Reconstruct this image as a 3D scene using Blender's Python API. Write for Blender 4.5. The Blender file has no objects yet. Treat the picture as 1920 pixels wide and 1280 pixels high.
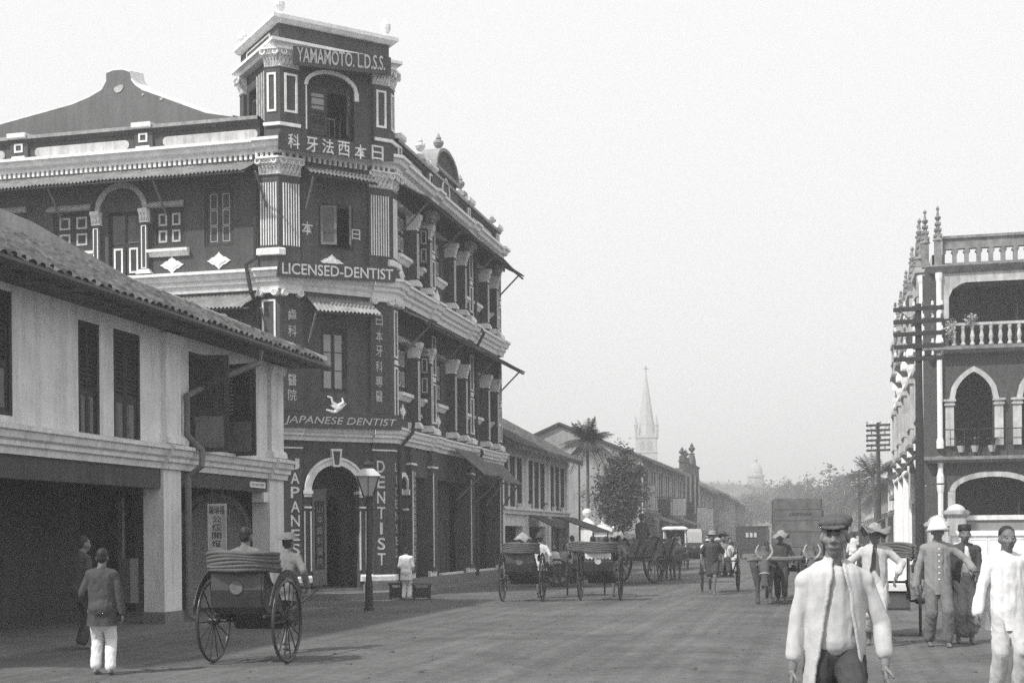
import bpy, bmesh, math, random
from math import sin, cos, pi, radians, tan, sqrt, atan2
from mathutils import Vector, Matrix, noise, Quaternion

random.seed(7)
S = bpy.context.scene
COL = S.collection

# ------------------------------------------------------------------ camera, world, sun, exposure
# World frame: +Y runs along the street (away), +X across it to the right, Z up; camera stands at the origin, eye 1.6 m.
EYE, FPX, CX, HV = 1.6, 2500.0, 960.0, 1005.0
YAW, ROLL = math.atan(0.24), radians(0.47)
FWD, RGT = Vector((-sin(YAW), cos(YAW), 0)), Vector((cos(YAW), sin(YAW), 0))
UPV = Vector((0, 0, 1))
camd = bpy.data.cameras.new('camera'); cam = bpy.data.objects.new('camera', camd); COL.objects.link(cam)
camd.sensor_width = 36; camd.lens = 36 * FPX / 1920; camd.shift_y = (HV - 640) / 1920
camd.clip_start = 0.3; camd.clip_end = 3000
_r = RGT * cos(ROLL) - UPV * sin(ROLL); _u = UPV * cos(ROLL) + RGT * sin(ROLL)
cam.matrix_world = Matrix(((_r.x, _u.x, -FWD.x, 0), (_r.y, _u.y, -FWD.y, 0), (_r.z, _u.z, -FWD.z, EYE), (0, 0, 0, 1)))
S.camera = cam

SUN_EL, SUN_STR, SKY_STR, SKY_FLAT, SKY_MIX = radians(48), 3.9, 0.10, 0.94, 0.85
SUN_DIR = Vector((-0.60, -0.80, 0)).normalized() * cos(SUN_EL) + UPV * sin(SUN_EL)   # towards the sun: behind the camera, to its left
W = bpy.data.worlds.new('World'); S.world = W; W.use_nodes = True
nt = W.node_tree; nt.nodes.clear()
sky = nt.nodes.new('ShaderNodeTexSky'); sky.sky_type = 'NISHITA'; sky.sun_disc = False
sky.sun_elevation = SUN_EL; sky.sun_rotation = atan2(SUN_DIR.x, SUN_DIR.y)
sky.air_density = 1.0; sky.dust_density = 6.0; sky.ozone_density = 1.0
bw = nt.nodes.new('ShaderNodeRGBToBW'); mixs = nt.nodes.new('ShaderNodeMix'); mixs.data_type = 'RGBA'
bg = nt.nodes.new('ShaderNodeBackground'); out = nt.nodes.new('ShaderNodeOutputWorld')
nt.links.new(sky.outputs[0], bw.inputs[0]); nt.links.new(bw.outputs[0], mixs.inputs[6])
mixs.inputs[0].default_value = SKY_MIX
mixs.inputs[7].default_value = (SKY_FLAT / SKY_STR,) * 3 + (1,)      # even tropical haze veil over the clear sky, black and white film
nt.links.new(mixs.outputs[2], bg.inputs[0]); bg.inputs[1].default_value = SKY_STR
nt.links.new(bg.outputs[0], out.inputs[0])

sund = bpy.data.lights.new('sun', 'SUN'); sund.energy = SUN_STR; sund.angle = radians(2.0); sund.color = (1, 0.985, 0.97)
sun = bpy.data.objects.new('sun', sund); COL.objects.link(sun)
sun.rotation_euler = SUN_DIR.to_track_quat('Z', 'Y').to_euler()

S.view_settings.view_transform = 'Standard'; S.view_settings.look = 'None'
S.view_settings.exposure = 0.30; S.view_settings.gamma = 1.0; S.view_settings.use_curve_mapping = False
S.cycles.max_bounces = 5; S.cycles.diffuse_bounces = 3; S.cycles.glossy_bounces = 2; S.cycles.transmission_bounces = 3
S.cycles.transparent_max_bounces = 6; S.cycles.volume_bounces = 0
S.cycles.use_denoising = False                       # the fine grain left by the sampler stands for film grain

# ------------------------------------------------------------------ pixel -> place helpers
def ray(u, v):
    du, dv = u - CX, HV - v
    x = du * cos(ROLL) + dv * sin(ROLL); y = -du * sin(ROLL) + dv * cos(ROLL)
    return FWD + RGT * (x / FPX) + UPV * (y / FPX)
EYEP = Vector((0, 0, EYE))
def at(u, v, d): return EYEP + ray(u, v) * d                   # the point d metres ahead
def on_ground(u, v, z=0.0):
    r = ray(u, v); return EYEP + r * ((z - EYE) / r.z)
def stand(u, d, z=0.0):                                        # ground point under picture column u at depth d
    r = FWD + RGT * ((u - CX) / FPX); p = EYEP + r * d; p.z = z; return p

# ------------------------------------------------------------------ materials (black and white film: greys only)
_mats = {}
def mat(name, val, rough=0.8, var=0.15, scale=6.0, bump=0.0, bscale=None, streak=0.0, metal=0.0, spec=0.3, world=False):
    if name in _mats: return _mats[name]
    m = bpy.data.materials.new(name); m.use_nodes = True; t = m.node_tree
    b = t.nodes['Principled BSDF']; b.inputs['Roughness'].default_value = rough; b.inputs['Metallic'].default_value = metal
    b.inputs['Specular IOR Level'].default_value = spec
    tc = t.nodes.new('ShaderNodeTexCoord'); src = tc.outputs['Object']
    if world: src = t.nodes.new('ShaderNodeNewGeometry').outputs['Position']
    n = t.nodes.new('ShaderNodeTexNoise'); n.inputs['Scale'].default_value = scale; n.inputs['Detail'].default_value = 6
    n.inputs['Roughness'].default_value = 0.65
    t.links.new(src, n.inputs['Vector'])
    r = t.nodes.new('ShaderNodeMapRange'); r.inputs['From Min'].default_value = 0.3; r.inputs['From Max'].default_value = 0.7
    r.inputs['To Min'].default_value = val * (1 - var); r.inputs['To Max'].default_value = val * (1 + var)
    t.links.new(n.outputs[0], r.inputs[0]); last = r.outputs[0]
    if streak:
        mp = t.nodes.new('ShaderNodeMapping'); mp.inputs['Scale'].default_value = (2.2, 2.2, 0.16)
        t.links.new(tc.outputs['Object'], mp.inputs[0])
        n2 = t.nodes.new('ShaderNodeTexNoise'); n2.inputs['Scale'].default_value = 2.4; n2.inputs['Detail'].default_value = 7; n2.inputs['Roughness'].default_value = 0.7
        t.links.new(mp.outputs[0], n2.inputs['Vector'])
        r2 = t.nodes.new('ShaderNodeMapRange'); r2.inputs['From Min'].default_value = 0.42; r2.inputs['From Max'].default_value = 0.72
        r2.inputs['To Min'].default_value = 1.0; r2.inputs['To Max'].default_value = 1 - streak
        t.links.new(n2.outputs[0], r2.inputs[0])
        mu = t.nodes.new('ShaderNodeMath'); mu.operation = 'MULTIPLY'
        t.links.new(last, mu.inputs[0]); t.links.new(r2.outputs[0], mu.inputs[1]); last = mu.outputs[0]
    t.links.new(last, b.inputs['Base Color'])
    if bump:
        n3 = t.nodes.new('ShaderNodeTexNoise'); n3.inputs['Scale'].default_value = bscale or scale * 6; n3.inputs['Detail'].default_value = 5
        t.links.new(tc.outputs['Object'], n3.inputs['Vector'])
        bp = t.nodes.new('ShaderNodeBump'); bp.inputs['Strength'].default_value = bump; bp.inputs['Distance'].default_value = 0.02
        t.links.new(n3.outputs[0], bp.inputs['Height']); t.links.new(bp.outputs[0], b.inputs['Normal'])
    _mats[name] = m; return m

M_WALL  = mat('dark_painted_plaster', 0.078, 0.85, 0.20, 1.1, 0.25, 18, streak=0.38)
M_TRIM  = mat('white_limewash_trim', 0.82, 0.85, 0.12, 5.0, 0.35, 25, streak=0.26)
M_WHITE = mat('white_plaster', 0.74, 0.85, 0.12, 2.0, 0.3, 14, streak=0.3)
M_WHITE2 = mat('old_white_plaster', 0.52, 0.85, 0.25, 1.6, 0.3, 12, streak=0.45)
M_GREYW = mat('bare_grey_plaster', 0.30, 0.9, 0.18, 0.8, 0.3, 9, streak=0.3)
M_BRICKD = mat('dark_brickwork', 0.075, 0.9, 0.2, 3.0, 0.4, 30, streak=0.15)
M_WOOD  = mat('dark_painted_timber', 0.04, 0.7, 0.25, 8.0, 0.2, 40, streak=0.2)
M_WOOD2 = mat('mid_grey_timber', 0.16, 0.75, 0.25, 6.0, 0.25, 40, streak=0.25)
M_PLANK = mat('raw_plank', 0.15, 0.85, 0.25, 5.0, 0.3, 60, streak=0.35)
M_BLACK = mat('black_lacquer', 0.035, 0.32, 0.3, 6.0, 0.1, 30, spec=0.5)
M_BOARD = mat('black_sign_board', 0.055, 0.6, 0.25, 3.0, 0.1, 20, streak=0.2)
M_PAINT = mat('white_sign_paint', 0.62, 0.7, 0.3, 9.0)
M_PAINT2 = mat('faded_sign_paint', 0.46, 0.8, 0.35, 9.0)
M_INK   = mat('black_brush_ink', 0.04, 0.7, 0.2, 8.0)
M_GLASS = mat('dusty_window_glass', 0.30, 0.25, 0.2, 1.5, spec=0.5)
M_DARKG = mat('dark_window_glass', 0.05, 0.15, 0.3, 2.0, spec=0.5)
M_TILE  = mat('weathered_clay_tile', 0.095, 0.9, 0.85, 4.5, 0.6, 30, world=True)
M_TIN   = mat('rusty_corrugated_iron', 0.30, 0.6, 0.35, 2.2, 0.2, 20, streak=0.4)
M_TIND  = mat('dark_corrugated_iron', 0.13, 0.7, 0.35, 2.2, 0.2, 20, streak=0.3)
M_IRON  = mat('black_iron', 0.03, 0.5, 0.3, 6.0, 0.15, 30)
M_ROAD  = None
M_STONE = mat('granite_kerb', 0.17, 0.9, 0.25, 4.0, 0.4, 20)
M_SKIN  = mat('dark_brown_skin', 0.15, 0.55, 0.15, 12.0, 0.1, 90)
M_SKIN2 = mat('light_brown_skin', 0.16, 0.55, 0.15, 12.0, 0.1, 90)
M_SKIN3 = mat('weathered_brown_skin', 0.19, 0.5, 0.15, 12.0, 0.1, 90)
M_HAIR  = mat('black_hair', 0.02, 0.5, 0.3, 30, 0.3, 120)
M_CWHITE = mat('white_cotton', 0.70, 0.9, 0.07, 5.0, 0.10, 28)
M_CPALE = mat('pale_cotton', 0.48, 0.9, 0.07, 5.0, 0.10, 28)
M_CGREY = mat('grey_drill_cloth', 0.24, 0.9, 0.07, 5.0, 0.10, 28)
M_CDARK = mat('dark_cloth', 0.06, 0.9, 0.07, 5.0, 0.10, 28)
M_STRAW = mat('plaited_straw', 0.28, 0.9, 0.25, 14, 0.6, 60)
M_FELT  = mat('dark_tweed', 0.085, 0.95, 0.3, 40, 0.4, 90)
M_HIDE  = mat('brown_ox_hide', 0.085, 0.8, 0.25, 4.0, 0.3, 60)
M_HORN  = mat('pale_horn', 0.42, 0.6, 0.2, 10)
M_LEAF  = mat('dark_foliage', 0.065, 0.7, 0.45, 3.0)
M_LEAF2 = mat('mid_foliage', 0.10, 0.7, 0.4, 3.0)
M_BARK  = mat('grey_bark', 0.10, 0.9, 0.3, 8.0, 0.5, 30)
M_HILL  = mat('wooded_hill', 0.08, 0.95, 0.4, 0.15)
M_CANVAS = mat('grey_hood_canvas', 0.10, 0.85, 0.2, 5.0, 0.3, 30)
M_PORC  = mat('white_porcelain', 0.8, 0.3, 0.05, 5.0, spec=0.5)
M_GRIME = mat('soot_grimed_stucco', 0.24, 0.9, 0.4, 3.0, 0.4, 20, streak=0.4)
M_STONEP = mat('pale_church_stone', 0.42, 0.9, 0.15, 0.6)

# ------------------------------------------------------------------ object bookkeeping
def tag(o, label=None, cat=None, group=None, kind=None):
    if label: o['label'] = label
    if cat: o['category'] = cat
    if group: o['group'] = group
    if kind: o['kind'] = kind
    return o
def empty(name, label, cat, loc=(0, 0, 0), rz=0.0, group=None):
    o = bpy.data.objects.new(name, None); COL.objects.link(o); o.location = loc; o.rotation_euler = (0, 0, rz)
    o.empty_display_size = 0.2
    return tag(o, label, cat, group)
def link(name, mesh, parent=None, kind=None):
    o = bpy.data.objects.new(name, mesh); COL.objects.link(o)
    if parent is not None: o.parent = parent
    if kind: o['kind'] = kind
    return o
KIDS = {}
def copy_tree(o, parent=None):
    c = o.copy(); COL.objects.link(c)
    if parent is not None: c.parent = parent
    for ch in list(o.children): copy_tree(ch, c)
    return c

class Face:
    """A vertical building face: a metres along, z up, n metres out of the wall."""
    def __init__(s, O, A):
        s.O = Vector((O[0], O[1], 0)); s.A = Vector((A[0], A[1], 0)).normalized(); s.N = Vector((s.A.y, -s.A.x, 0))
    def P(s, a, z, n=0.0): return s.O + s.A * a + s.N * n + UPV * z
    def px(s, u, v, n=0.0):
        r = ray(u, v); o = s.O + s.N * n
        t = (o - EYEP).dot(s.N) / r.dot(s.N); p = EYEP + r * t
        return (p - s.O).dot(s.A), p.z
    def rect(s, u0, v0, u1, v1, n=0.0):       # picture box -> a0, a1, z0, z1 on the face
        vm, um = (v0 + v1) / 2, (u0 + u1) / 2
        return s.px(u0, vm, n)[0], s.px(u1, vm, n)[0], s.px(um, v1, n)[1], s.px(um, v0, n)[1]
WORLD = Face((0, 0), (1, 0))                  # a = X, n = -Y

class MB:
    def __init__(s): s.v = []; s.f = []; s.marks = []
    def mark(s, i): s.marks.append((len(s.f), i)); return s   # faces added since the last mark use material slot i
    def quad(s, *p):
        i = len(s.v); s.v += [tuple(q) for q in p]; s.f.append(tuple(range(i, i + len(p))))
    def hexa(s, p):                            # 8 points: bottom ring 0-3, top ring 4-7
        i = len(s.v); s.v += [tuple(q) for q in p]
        for q in ((0, 3, 2, 1), (4, 5, 6, 7), (0, 1, 5, 4), (1, 2, 6, 5), (2, 3, 7, 6), (3, 0, 4, 7)): s.f.append(tuple(i + k for k in q))
        return s
    def fb(s, F, a0, a1, z0, z1, n0, n1):      # box on a face
        return s.hexa([F.P(a0, z0, n1), F.P(a1, z0, n1), F.P(a1, z0, n0), F.P(a0, z0, n0), F.P(a0, z1, n1), F.P(a1, z1, n1), F.P(a1, z1, n0), F.P(a0, z1, n0)])
    def box(s, x0, x1, y0, y1, z0, z1):
        return s.hexa([(x0, y0, z0), (x1, y0, z0), (x1, y1, z0), (x0, y1, z0), (x0, y0, z1), (x1, y0, z1), (x1, y1, z1), (x0, y1, z1)])
    def beam(s, p, q, w, h=None, up=UPV):
        p, q = Vector(p), Vector(q); h = h or w; d = (q - p).normalized()
        x = d.cross(up); x = x.normalized() if x.length > 1e-4 else Vector((1, 0, 0)); y = x.cross(d)
        x *= w / 2; y *= h / 2
        return s.hexa([p - x - y, p + x - y, p + x + y, p - x + y, q - x - y, q + x - y, q + x + y, q - x + y])
    def tube(s, pts, rad, n=8, cap=True):
        pts = [Vector(p) for p in pts]; rad = rad if isinstance(rad, (list, tuple)) else [rad] * len(pts)
        i0 = len(s.v); prev = None
        for k, p in enumerate(pts):
            d = (pts[min(k + 1, len(pts) - 1)] - pts[max(k - 1, 0)]).normalized()
            if prev is None:
                x = d.orthogonal().normalized()
            else:
                x = (prev - d * prev.dot(d)).normalized()
            prev = x; y = d.cross(x)
            for j in range(n):
                t = 2 * pi * j / n; s.v.append(tuple(p + (x * cos(t) + y * sin(t)) * rad[k]))
        for k in range(len(pts) - 1):
            for j in range(n):
                a = i0 + k * n + j; b = i0 + k * n + (j + 1) % n
                s.f.append((a, b, b + n, a + n))
        if cap:
            s.f.append(tuple(i0 + j for j in range(n))[::-1]); e = i0 + (len(pts) - 1) * n; s.f.append(tuple(e + j for j in range(n)))
        return s
    def lathe(s, prof, c=(0, 0, 0), n=12, axis=None):   # prof: (r, z) pairs
        c = Vector(c); q = UPV.rotation_difference(Vector(axis)) if axis is not None else None
        i0 = len(s.v)
        for r, z in prof:
            for j in range(n):
                t = 2 * pi * j / n; p = Vector((max(r, 1e-4) * cos(t), max(r, 1e-4) * sin(t), z))
                s.v.append(tuple(c + (q @ p if q else p)))
        for k in range(len(prof) - 1):
            for j in range(n):
                a = i0 + k * n + j; b = i0 + k * n + (j + 1) % n; s.f.append((a, b, b + n, a + n))
        s.f.append(tuple(i0 + j for j in range(n))[::-1]); e = i0 + (len(prof) - 1) * n; s.f.append(tuple(e + j for j in range(n)))
        return s
    def torus(s, c, axis, R, r, n=24, m=6):
        c = Vector(c); ax = Vector(axis).normalized(); x = ax.orthogonal().normalized(); y = ax.cross(x); i0 = len(s.v)
        for k in range(n):
            t = 2 * pi * k / n; d = x * cos(t) + y * sin(t)
            for j in range(m):
                w = 2 * pi * j / m; s.v.append(tuple(c + d * (R + r * cos(w)) + ax * r * sin(w)))
        for k in range(n):
            for j in range(m):
                a = i0 + k * m + j; b = i0 + k * m + (j + 1) % m; c2 = i0 + ((k + 1) % n) * m + (j + 1) % m; d2 = i0 + ((k + 1) % n) * m + j
                s.f.append((a, b, c2, d2))
        return s
    def prism(s, F, poly, n0, n1):             # polygon (a, z) on a face, given thickness
        i = len(s.v); k = len(poly)
        s.v += [tuple(F.P(a, z, n1)) for a, z in poly] + [tuple(F.P(a, z, n0)) for a, z in poly]
        s.f.append(tuple(range(i, i + k))); s.f.append(tuple(range(i + 2 * k - 1, i + k - 1, -1)))
        for j in range(k): s.f.append((i + j, i + k + j, i + k + (j + 1) % k, i + (j + 1) % k))
        return s
    def frame(s, F, a0, a1, z0, z1, w, n0, n1): # four-sided border, mitred as butt ends
        s.fb(F, a0, a0 + w, z0, z1, n0, n1); s.fb(F, a1 - w, a1, z0, z1, n0, n1)
        s.fb(F, a0 + w, a1 - w, z0, z0 + w, n0, n1); s.fb(F, a0 + w, a1 - w, z1 - w, z1, n0, n1); return s
    def sweep(s, path, prof):                  # closed (n, z) profile along a plan polyline, mitred; n grows to the right-hand side of travel
        pts = [Vector((p[0], p[1], 0)) for p in path]; offs = []
        for k in range(len(pts)):
            ds = []
            if k > 0: ds.append((pts[k] - pts[k - 1]).normalized())
            if k < len(pts) - 1: ds.append((pts[k + 1] - pts[k]).normalized())
            ns = [Vector((d.y, -d.x, 0)) for d in ds]
            m = sum(ns, Vector()) / len(ns); offs.append(m / m.dot(ns[0]) if len(ns) > 1 else m)
        i0 = len(s.v); m = len(prof)
        for p, o in zip(pts, offs):
            for n, z in prof: s.v.append(tuple(p + o * n + UPV * z))
        for k in range(len(pts) - 1):
            for j in range(m):
                a = i0 + k * m + j; b = i0 + k * m + (j + 1) % m; s.f.append((a, b, b + m, a + m))
        s.f.append(tuple(i0 + j for j in range(m))); e = i0 + (len(pts) - 1) * m; s.f.append(tuple(e + j for j in range(m))[::-1])
        return s
    def mesh(s, name, m=None, smooth=False):
        me = bpy.data.meshes.new(name); me.from_pydata(s.v, [], s.f)
        bm = bmesh.new(); bm.from_mesh(me); bmesh.ops.recalc_face_normals(bm, faces=bm.faces); bm.to_mesh(me); bm.free()
        for q in (m if isinstance(m, (list, tuple)) else [m]):
            if q: me.materials.append(q)
        k0 = 0
        for k1, i in s.marks:
            for p in me.polygons[k0:k1]: p.material_index = i
            k0 = k1
        if smooth:
            for p in me.polygons: p.use_smooth = True
        return me
    def build(s, name, m=None, parent=None, kind=None, smooth=False):
        return link(name, s.mesh(name, m, smooth), parent, kind)
    def bend(s, k):                            # apply a function to every vertex
        s.v = [tuple(k(Vector(p))) for p in s.v]; return s

def wall(mb, F, a0, a1, z0, z1, holes=(), t=0.3, back=False):
    """A wall skin at n = 0 with rectangular openings and their reveals."""
    As = sorted({a0, a1, *[h[0] for h in holes], *[h[1] for h in holes]}); Zs = sorted({z0, z1, *[h[2] for h in holes], *[h[3] for h in holes]})
    As = [a for a in As if a0 <= a <= a1]; Zs = [z for z in Zs if z0 <= z <= z1]
    for i in range(len(As) - 1):
        for j in range(len(Zs) - 1):
            ca, cz = (As[i] + As[i + 1]) / 2, (Zs[j] + Zs[j + 1]) / 2
            if any(h[0] < ca < h[1] and h[2] < cz < h[3] for h in holes): continue
            mb.quad(F.P(As[i], Zs[j]), F.P(As[i + 1], Zs[j]), F.P(As[i + 1], Zs[j + 1]), F.P(As[i], Zs[j + 1]))
    for b0, b1, y0, y1 in holes:
        mb.quad(F.P(b0, y0), F.P(b0, y1), F.P(b0, y1, -t), F.P(b0, y0, -t)); mb.quad(F.P(b1, y0), F.P(b1, y0, -t), F.P(b1, y1, -t), F.P(b1, y1))
        mb.quad(F.P(b0, y1), F.P(b1, y1), F.P(b1, y1, -t), F.P(b0, y1, -t)); mb.quad(F.P(b0, y0), F.P(b0, y0, -t), F.P(b1, y0, -t), F.P(b1, y0))
def arch_pts(a0, a1, zs, rise, n=14, kind='round'):
    c, h = (a0 + a1) / 2, (a1 - a0) / 2; pts = []
    for k in range(n + 1):
        t = pi * (1 - k / n)
        if kind == 'round': pts.append((c + h * cos(t), zs + rise * sin(t)))
        else:                                  # pointed: two arcs
            x = -h + 2 * h * k / n; q = abs(x) / h
            pts.append((c + x, zs + rise * sqrt(max(0, 1 - ((q + 1) / 2) ** 2)) / sqrt(.75)))
    return pts
def spandrel(mb, F, a0, a1, zs, zt, rise, n0, n1, kind='round', n=14):
    """Fill between an arch (springing zs) and a flat top zt, as a solid of the given thickness."""
    p = arch_pts(a0, a1, zs, rise, n, kind)
    for k in range(n):
        (x0, y0), (x1, y1) = p[k], p[k + 1]
        mb.hexa([F.P(x0, y0, n1), F.P(x1, y1, n1), F.P(x1, y1, n0), F.P(x0, y0, n0), F.P(x0, zt, n1), F.P(x1, zt, n1), F.P(x1, zt, n0), F.P(x0, zt, n0)])
def arch_band(mb, F, a0, a1, zs, rise, w, n0, n1, kind='round', n=18, part=(0, 1)):
    p = arch_pts(a0, a1, zs, rise, n, kind); q = arch_pts(a0 - w, a1 + w, zs, rise + w, n, kind)
    for k in range(int(n * part[0]), int(n * part[1])):
        mb.hexa([F.P(*p[k], n1), F.P(*p[k + 1], n1), F.P(*p[k + 1], n0), F.P(*p[k], n0), F.P(*q[k], n1), F.P(*q[k + 1], n1), F.P(*q[k + 1], n0), F.P(*q[k], n0)])

WORK = bpy.data.scenes.new('work')                # scratch scene where text and remeshed forms are evaluated; removed at the end
def evaluate(o):
    WORK.collection.objects.link(o); vl = WORK.view_layers[0]; vl.update()
    me = bpy.data.meshes.new_from_object(o.evaluated_get(vl.depsgraph)); WORK.collection.objects.unlink(o); bpy.data.objects.remove(o); return me
def text_data(body, bold=0.0, shear=0.0, extrude=0.0):
    c = bpy.data.curves.new('text', 'FONT'); c.body = body; c.offset = bold; c.shear = shear; c.resolution_u = 3
    me = evaluate(bpy.data.objects.new('text', c))
    V = [v.co.copy() for v in me.vertices]; Fs = [tuple(p.vertices) for p in me.polygons]
    bpy.data.curves.remove(c); bpy.data.meshes.remove(me)
    return V, Fs
def add_text(mb, F, body, a0, a1, z0, z1, n, bold=0.0, shear=0.0, slant=0.0):
    """Text stretched to fill a box on a face."""
    V, Fs = text_data(body, bold, shear)
    if not V: return
    x0, x1 = min(v.x for v in V), max(v.x for v in V); y0, y1 = min(v.y for v in V), max(v.y for v in V)
    i = len(mb.v)
    for v in V:
        k = (v.x - x0) / max(1e-6, x1 - x0)
        mb.v.append(tuple(F.P(a0 + (a1 - a0) * k, z0 + (z1 - z0) * (v.y - y0) / max(1e-6, y1 - y0) + slant * k, n)))
    for f in Fs: mb.f.append(tuple(i + q for q in f))
def add_column_text(mb, F, chars, ac, w, z_top, z_bot, n, fill=0.74, bold=0.0):
    step = (z_top - z_bot) / len(chars)
    for k, ch in enumerate(chars):
        if ch == ' ': continue
        ww = w * (0.35 if ch == 'I' else 1.0)
        zt = z_top - k * step
        add_text(mb, F, ch, ac - ww / 2, ac + ww / 2, zt - step * (0.5 + fill / 2), zt - step * (0.5 - fill / 2), n, bold)
# ------------------------------------------------------------------ ground, road, pavements
def grid_ground(x0, x1, y0, y1, nx, ny, z, amp=0.0):
    mb = MB()
    for j in range(ny):
        for i in range(nx):
            P = []
            for di, dj in ((0, 0), (1, 0), (1, 1), (0, 1)):
                x = x0 + (x1 - x0) * (i + di) / nx; y = y0 + (y1 - y0) * (j + dj) / ny
                P.append((x, y, z + amp * noise.noise(Vector((x * 0.25, y * 0.25, 3)))))
            mb.quad(*P)
    return mb
def road_material():
    m = mat('dusty_macadam', 0.112, 0.95, 0.16, 0.35, 0.5, 22)
    t = m.node_tree; b = t.nodes['Principled BSDF']; src = b.inputs['Base Color'].links[0].from_socket
    tc = t.nodes.new('ShaderNodeTexCoord'); mp = t.nodes.new('ShaderNodeMapping'); mp.inputs['Scale'].default_value = (2.4, 0.05, 1)
    t.links.new(tc.outputs['Object'], mp.inputs[0])
    n = t.nodes.new('ShaderNodeTexNoise'); n.inputs['Scale'].default_value = 1.6; n.inputs['Detail'].default_value = 5
    t.links.new(mp.outputs[0], n.inputs['Vector'])
    r = t.nodes.new('ShaderNodeMapRange'); r.inputs['From Min'].default_value = 0.35; r.inputs['From Max'].default_value = 0.68
    r.inputs['To Min'].default_value = 0.80; r.inputs['To Max'].default_value = 1.10
    t.links.new(n.outputs[0], r.inputs[0])
    f = t.nodes.new('ShaderNodeTexNoise'); f.inputs['Scale'].default_value = 7; f.inputs['Detail'].default_value = 6; f.inputs['Roughness'].default_value = 0.8
    t.links.new(tc.outputs['Object'], f.inputs['Vector'])
    fr = t.nodes.new('ShaderNodeMapRange'); fr.inputs['From Min'].default_value = 0.3; fr.inputs['From Max'].default_value = 0.7
    fr.inputs['To Min'].default_value = 0.66; fr.inputs['To Max'].default_value = 1.36
    t.links.new(f.outputs[0], fr.inputs[0])
    a = t.nodes.new('ShaderNodeMath'); a.operation = 'MULTIPLY'; c = t.nodes.new('ShaderNodeMath'); c.operation = 'MULTIPLY'; c2 = t.nodes.new('ShaderNodeMath'); c2.operation = 'MULTIPLY'
    t.links.new(src, a.inputs[0]); t.links.new(r.outputs[0], a.inputs[1]); t.links.new(a.outputs[0], c.inputs[0]); t.links.new(fr.outputs[0], c.inputs[1])
    w = t.nodes.new('ShaderNodeTexNoise'); w.inputs['Scale'].default_value = 0.42; w.inputs['Detail'].default_value = 7; w.inputs['Roughness'].default_value = 0.72; w.inputs['Distortion'].default_value = 0.8
    t.links.new(tc.outputs['Object'], w.inputs['Vector']); wr = t.nodes.new('ShaderNodeMapRange'); wr.inputs['From Min'].default_value = 0.36; wr.inputs['From Max'].default_value = 0.62; wr.inputs['To Min'].default_value = 0.70; wr.inputs['To Max'].default_value = 1.12
    t.links.new(w.outputs[0], wr.inputs[0]); t.links.new(c.outputs[0], c2.inputs[0]); t.links.new(wr.outputs[0], c2.inputs[1])
    t.links.new(c2.outputs[0], b.inputs['Base Color']); return m
M_ROAD = road_material()
M_EARTH = mat('trodden_earth', 0.10, 0.95, 0.25, 0.8, 0.5, 14)
M_PAVE = mat('worn_cement_paving', 0.15, 0.9, 0.22, 1.2, 0.4, 12)
tag(grid_ground(-900, 700, -60, 1500, 1, 1, -0.06).build('ground', M_EARTH), kind='structure')
tag(grid_ground(-10.9, 2.2, -20, 420, 13, 110, 0.0, 0.0).build('road', M_ROAD), kind='structure')
tag(grid_ground(2.2, 40, -20, 38.8, 4, 6, -0.004).build('cross_road', M_ROAD), kind='structure')
tag(grid_ground(-60, -10.9, 28.6, 32.0, 12, 2, -0.004).build('lane_road', M_ROAD), kind='structure')
mb = MB(); mb.box(-20.5, -11.05, 2, 28.55, -0.2, 0.02); tag(mb.build('pavement_before_white_shophouse', M_PAVE), kind='structure')
mb = MB(); mb.box(-11.35, -10.9, 47.6, 420, -0.2, 0.12); tag(mb.build('pavement_far_left', M_PAVE), kind='structure')
mb = MB(); mb.box(2.45, 13, 39, 420, -0.2, 0.12); tag(mb.build('pavement_far_right', M_PAVE), kind='structure')
mb = MB()                                        # granite kerb stones, one by one
kerb = tag(link('kerb', MB().box(2.21, 2.44, 72.7, 420, -0.2, 0.11).mesh('kerb', M_STONE)), kind='structure')
kst = MB().box(-0.11, 0.11, 0.01, 1.19, -0.2, 0.13).mesh('kerb_stone', M_STONE)
for y in [39 + 1.2 * k for k in range(28)]:
    o = link('kerb_stone', kst, kerb); o.location = (2.32, y, random.uniform(-0.012, 0.006)); o.rotation_euler = (0, 0, random.uniform(-.012, .012))
# tram rails let into the road
mb = MB()
for x in (-4.55, -3.11):
    mb.box(x - 0.035, x + 0.035, -10, 300, -0.02, 0.006)
# the rails are very faint in the photograph: worn flush, dark
# mb.build('tram_rail', M_IRON)

rs_ = random.Random(12); mb = MB()                 # small stones, dung and litter trodden into the road
for _ in range(900):
    x, y = rs_.uniform(-10.5, 4), 9 + 60 * rs_.random() ** 1.6; r = rs_.uniform(.012, .04) * (1.6 if rs_.random() < .06 else 1); t0 = rs_.random() * 6.3
    mb.lathe([(r, 0), (r * .8, r * .4), (r * .2, r * .55)], (x, y, .001), 5)
tag(mb.build('road_litter', M_EARTH), kind='stuff')
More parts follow.
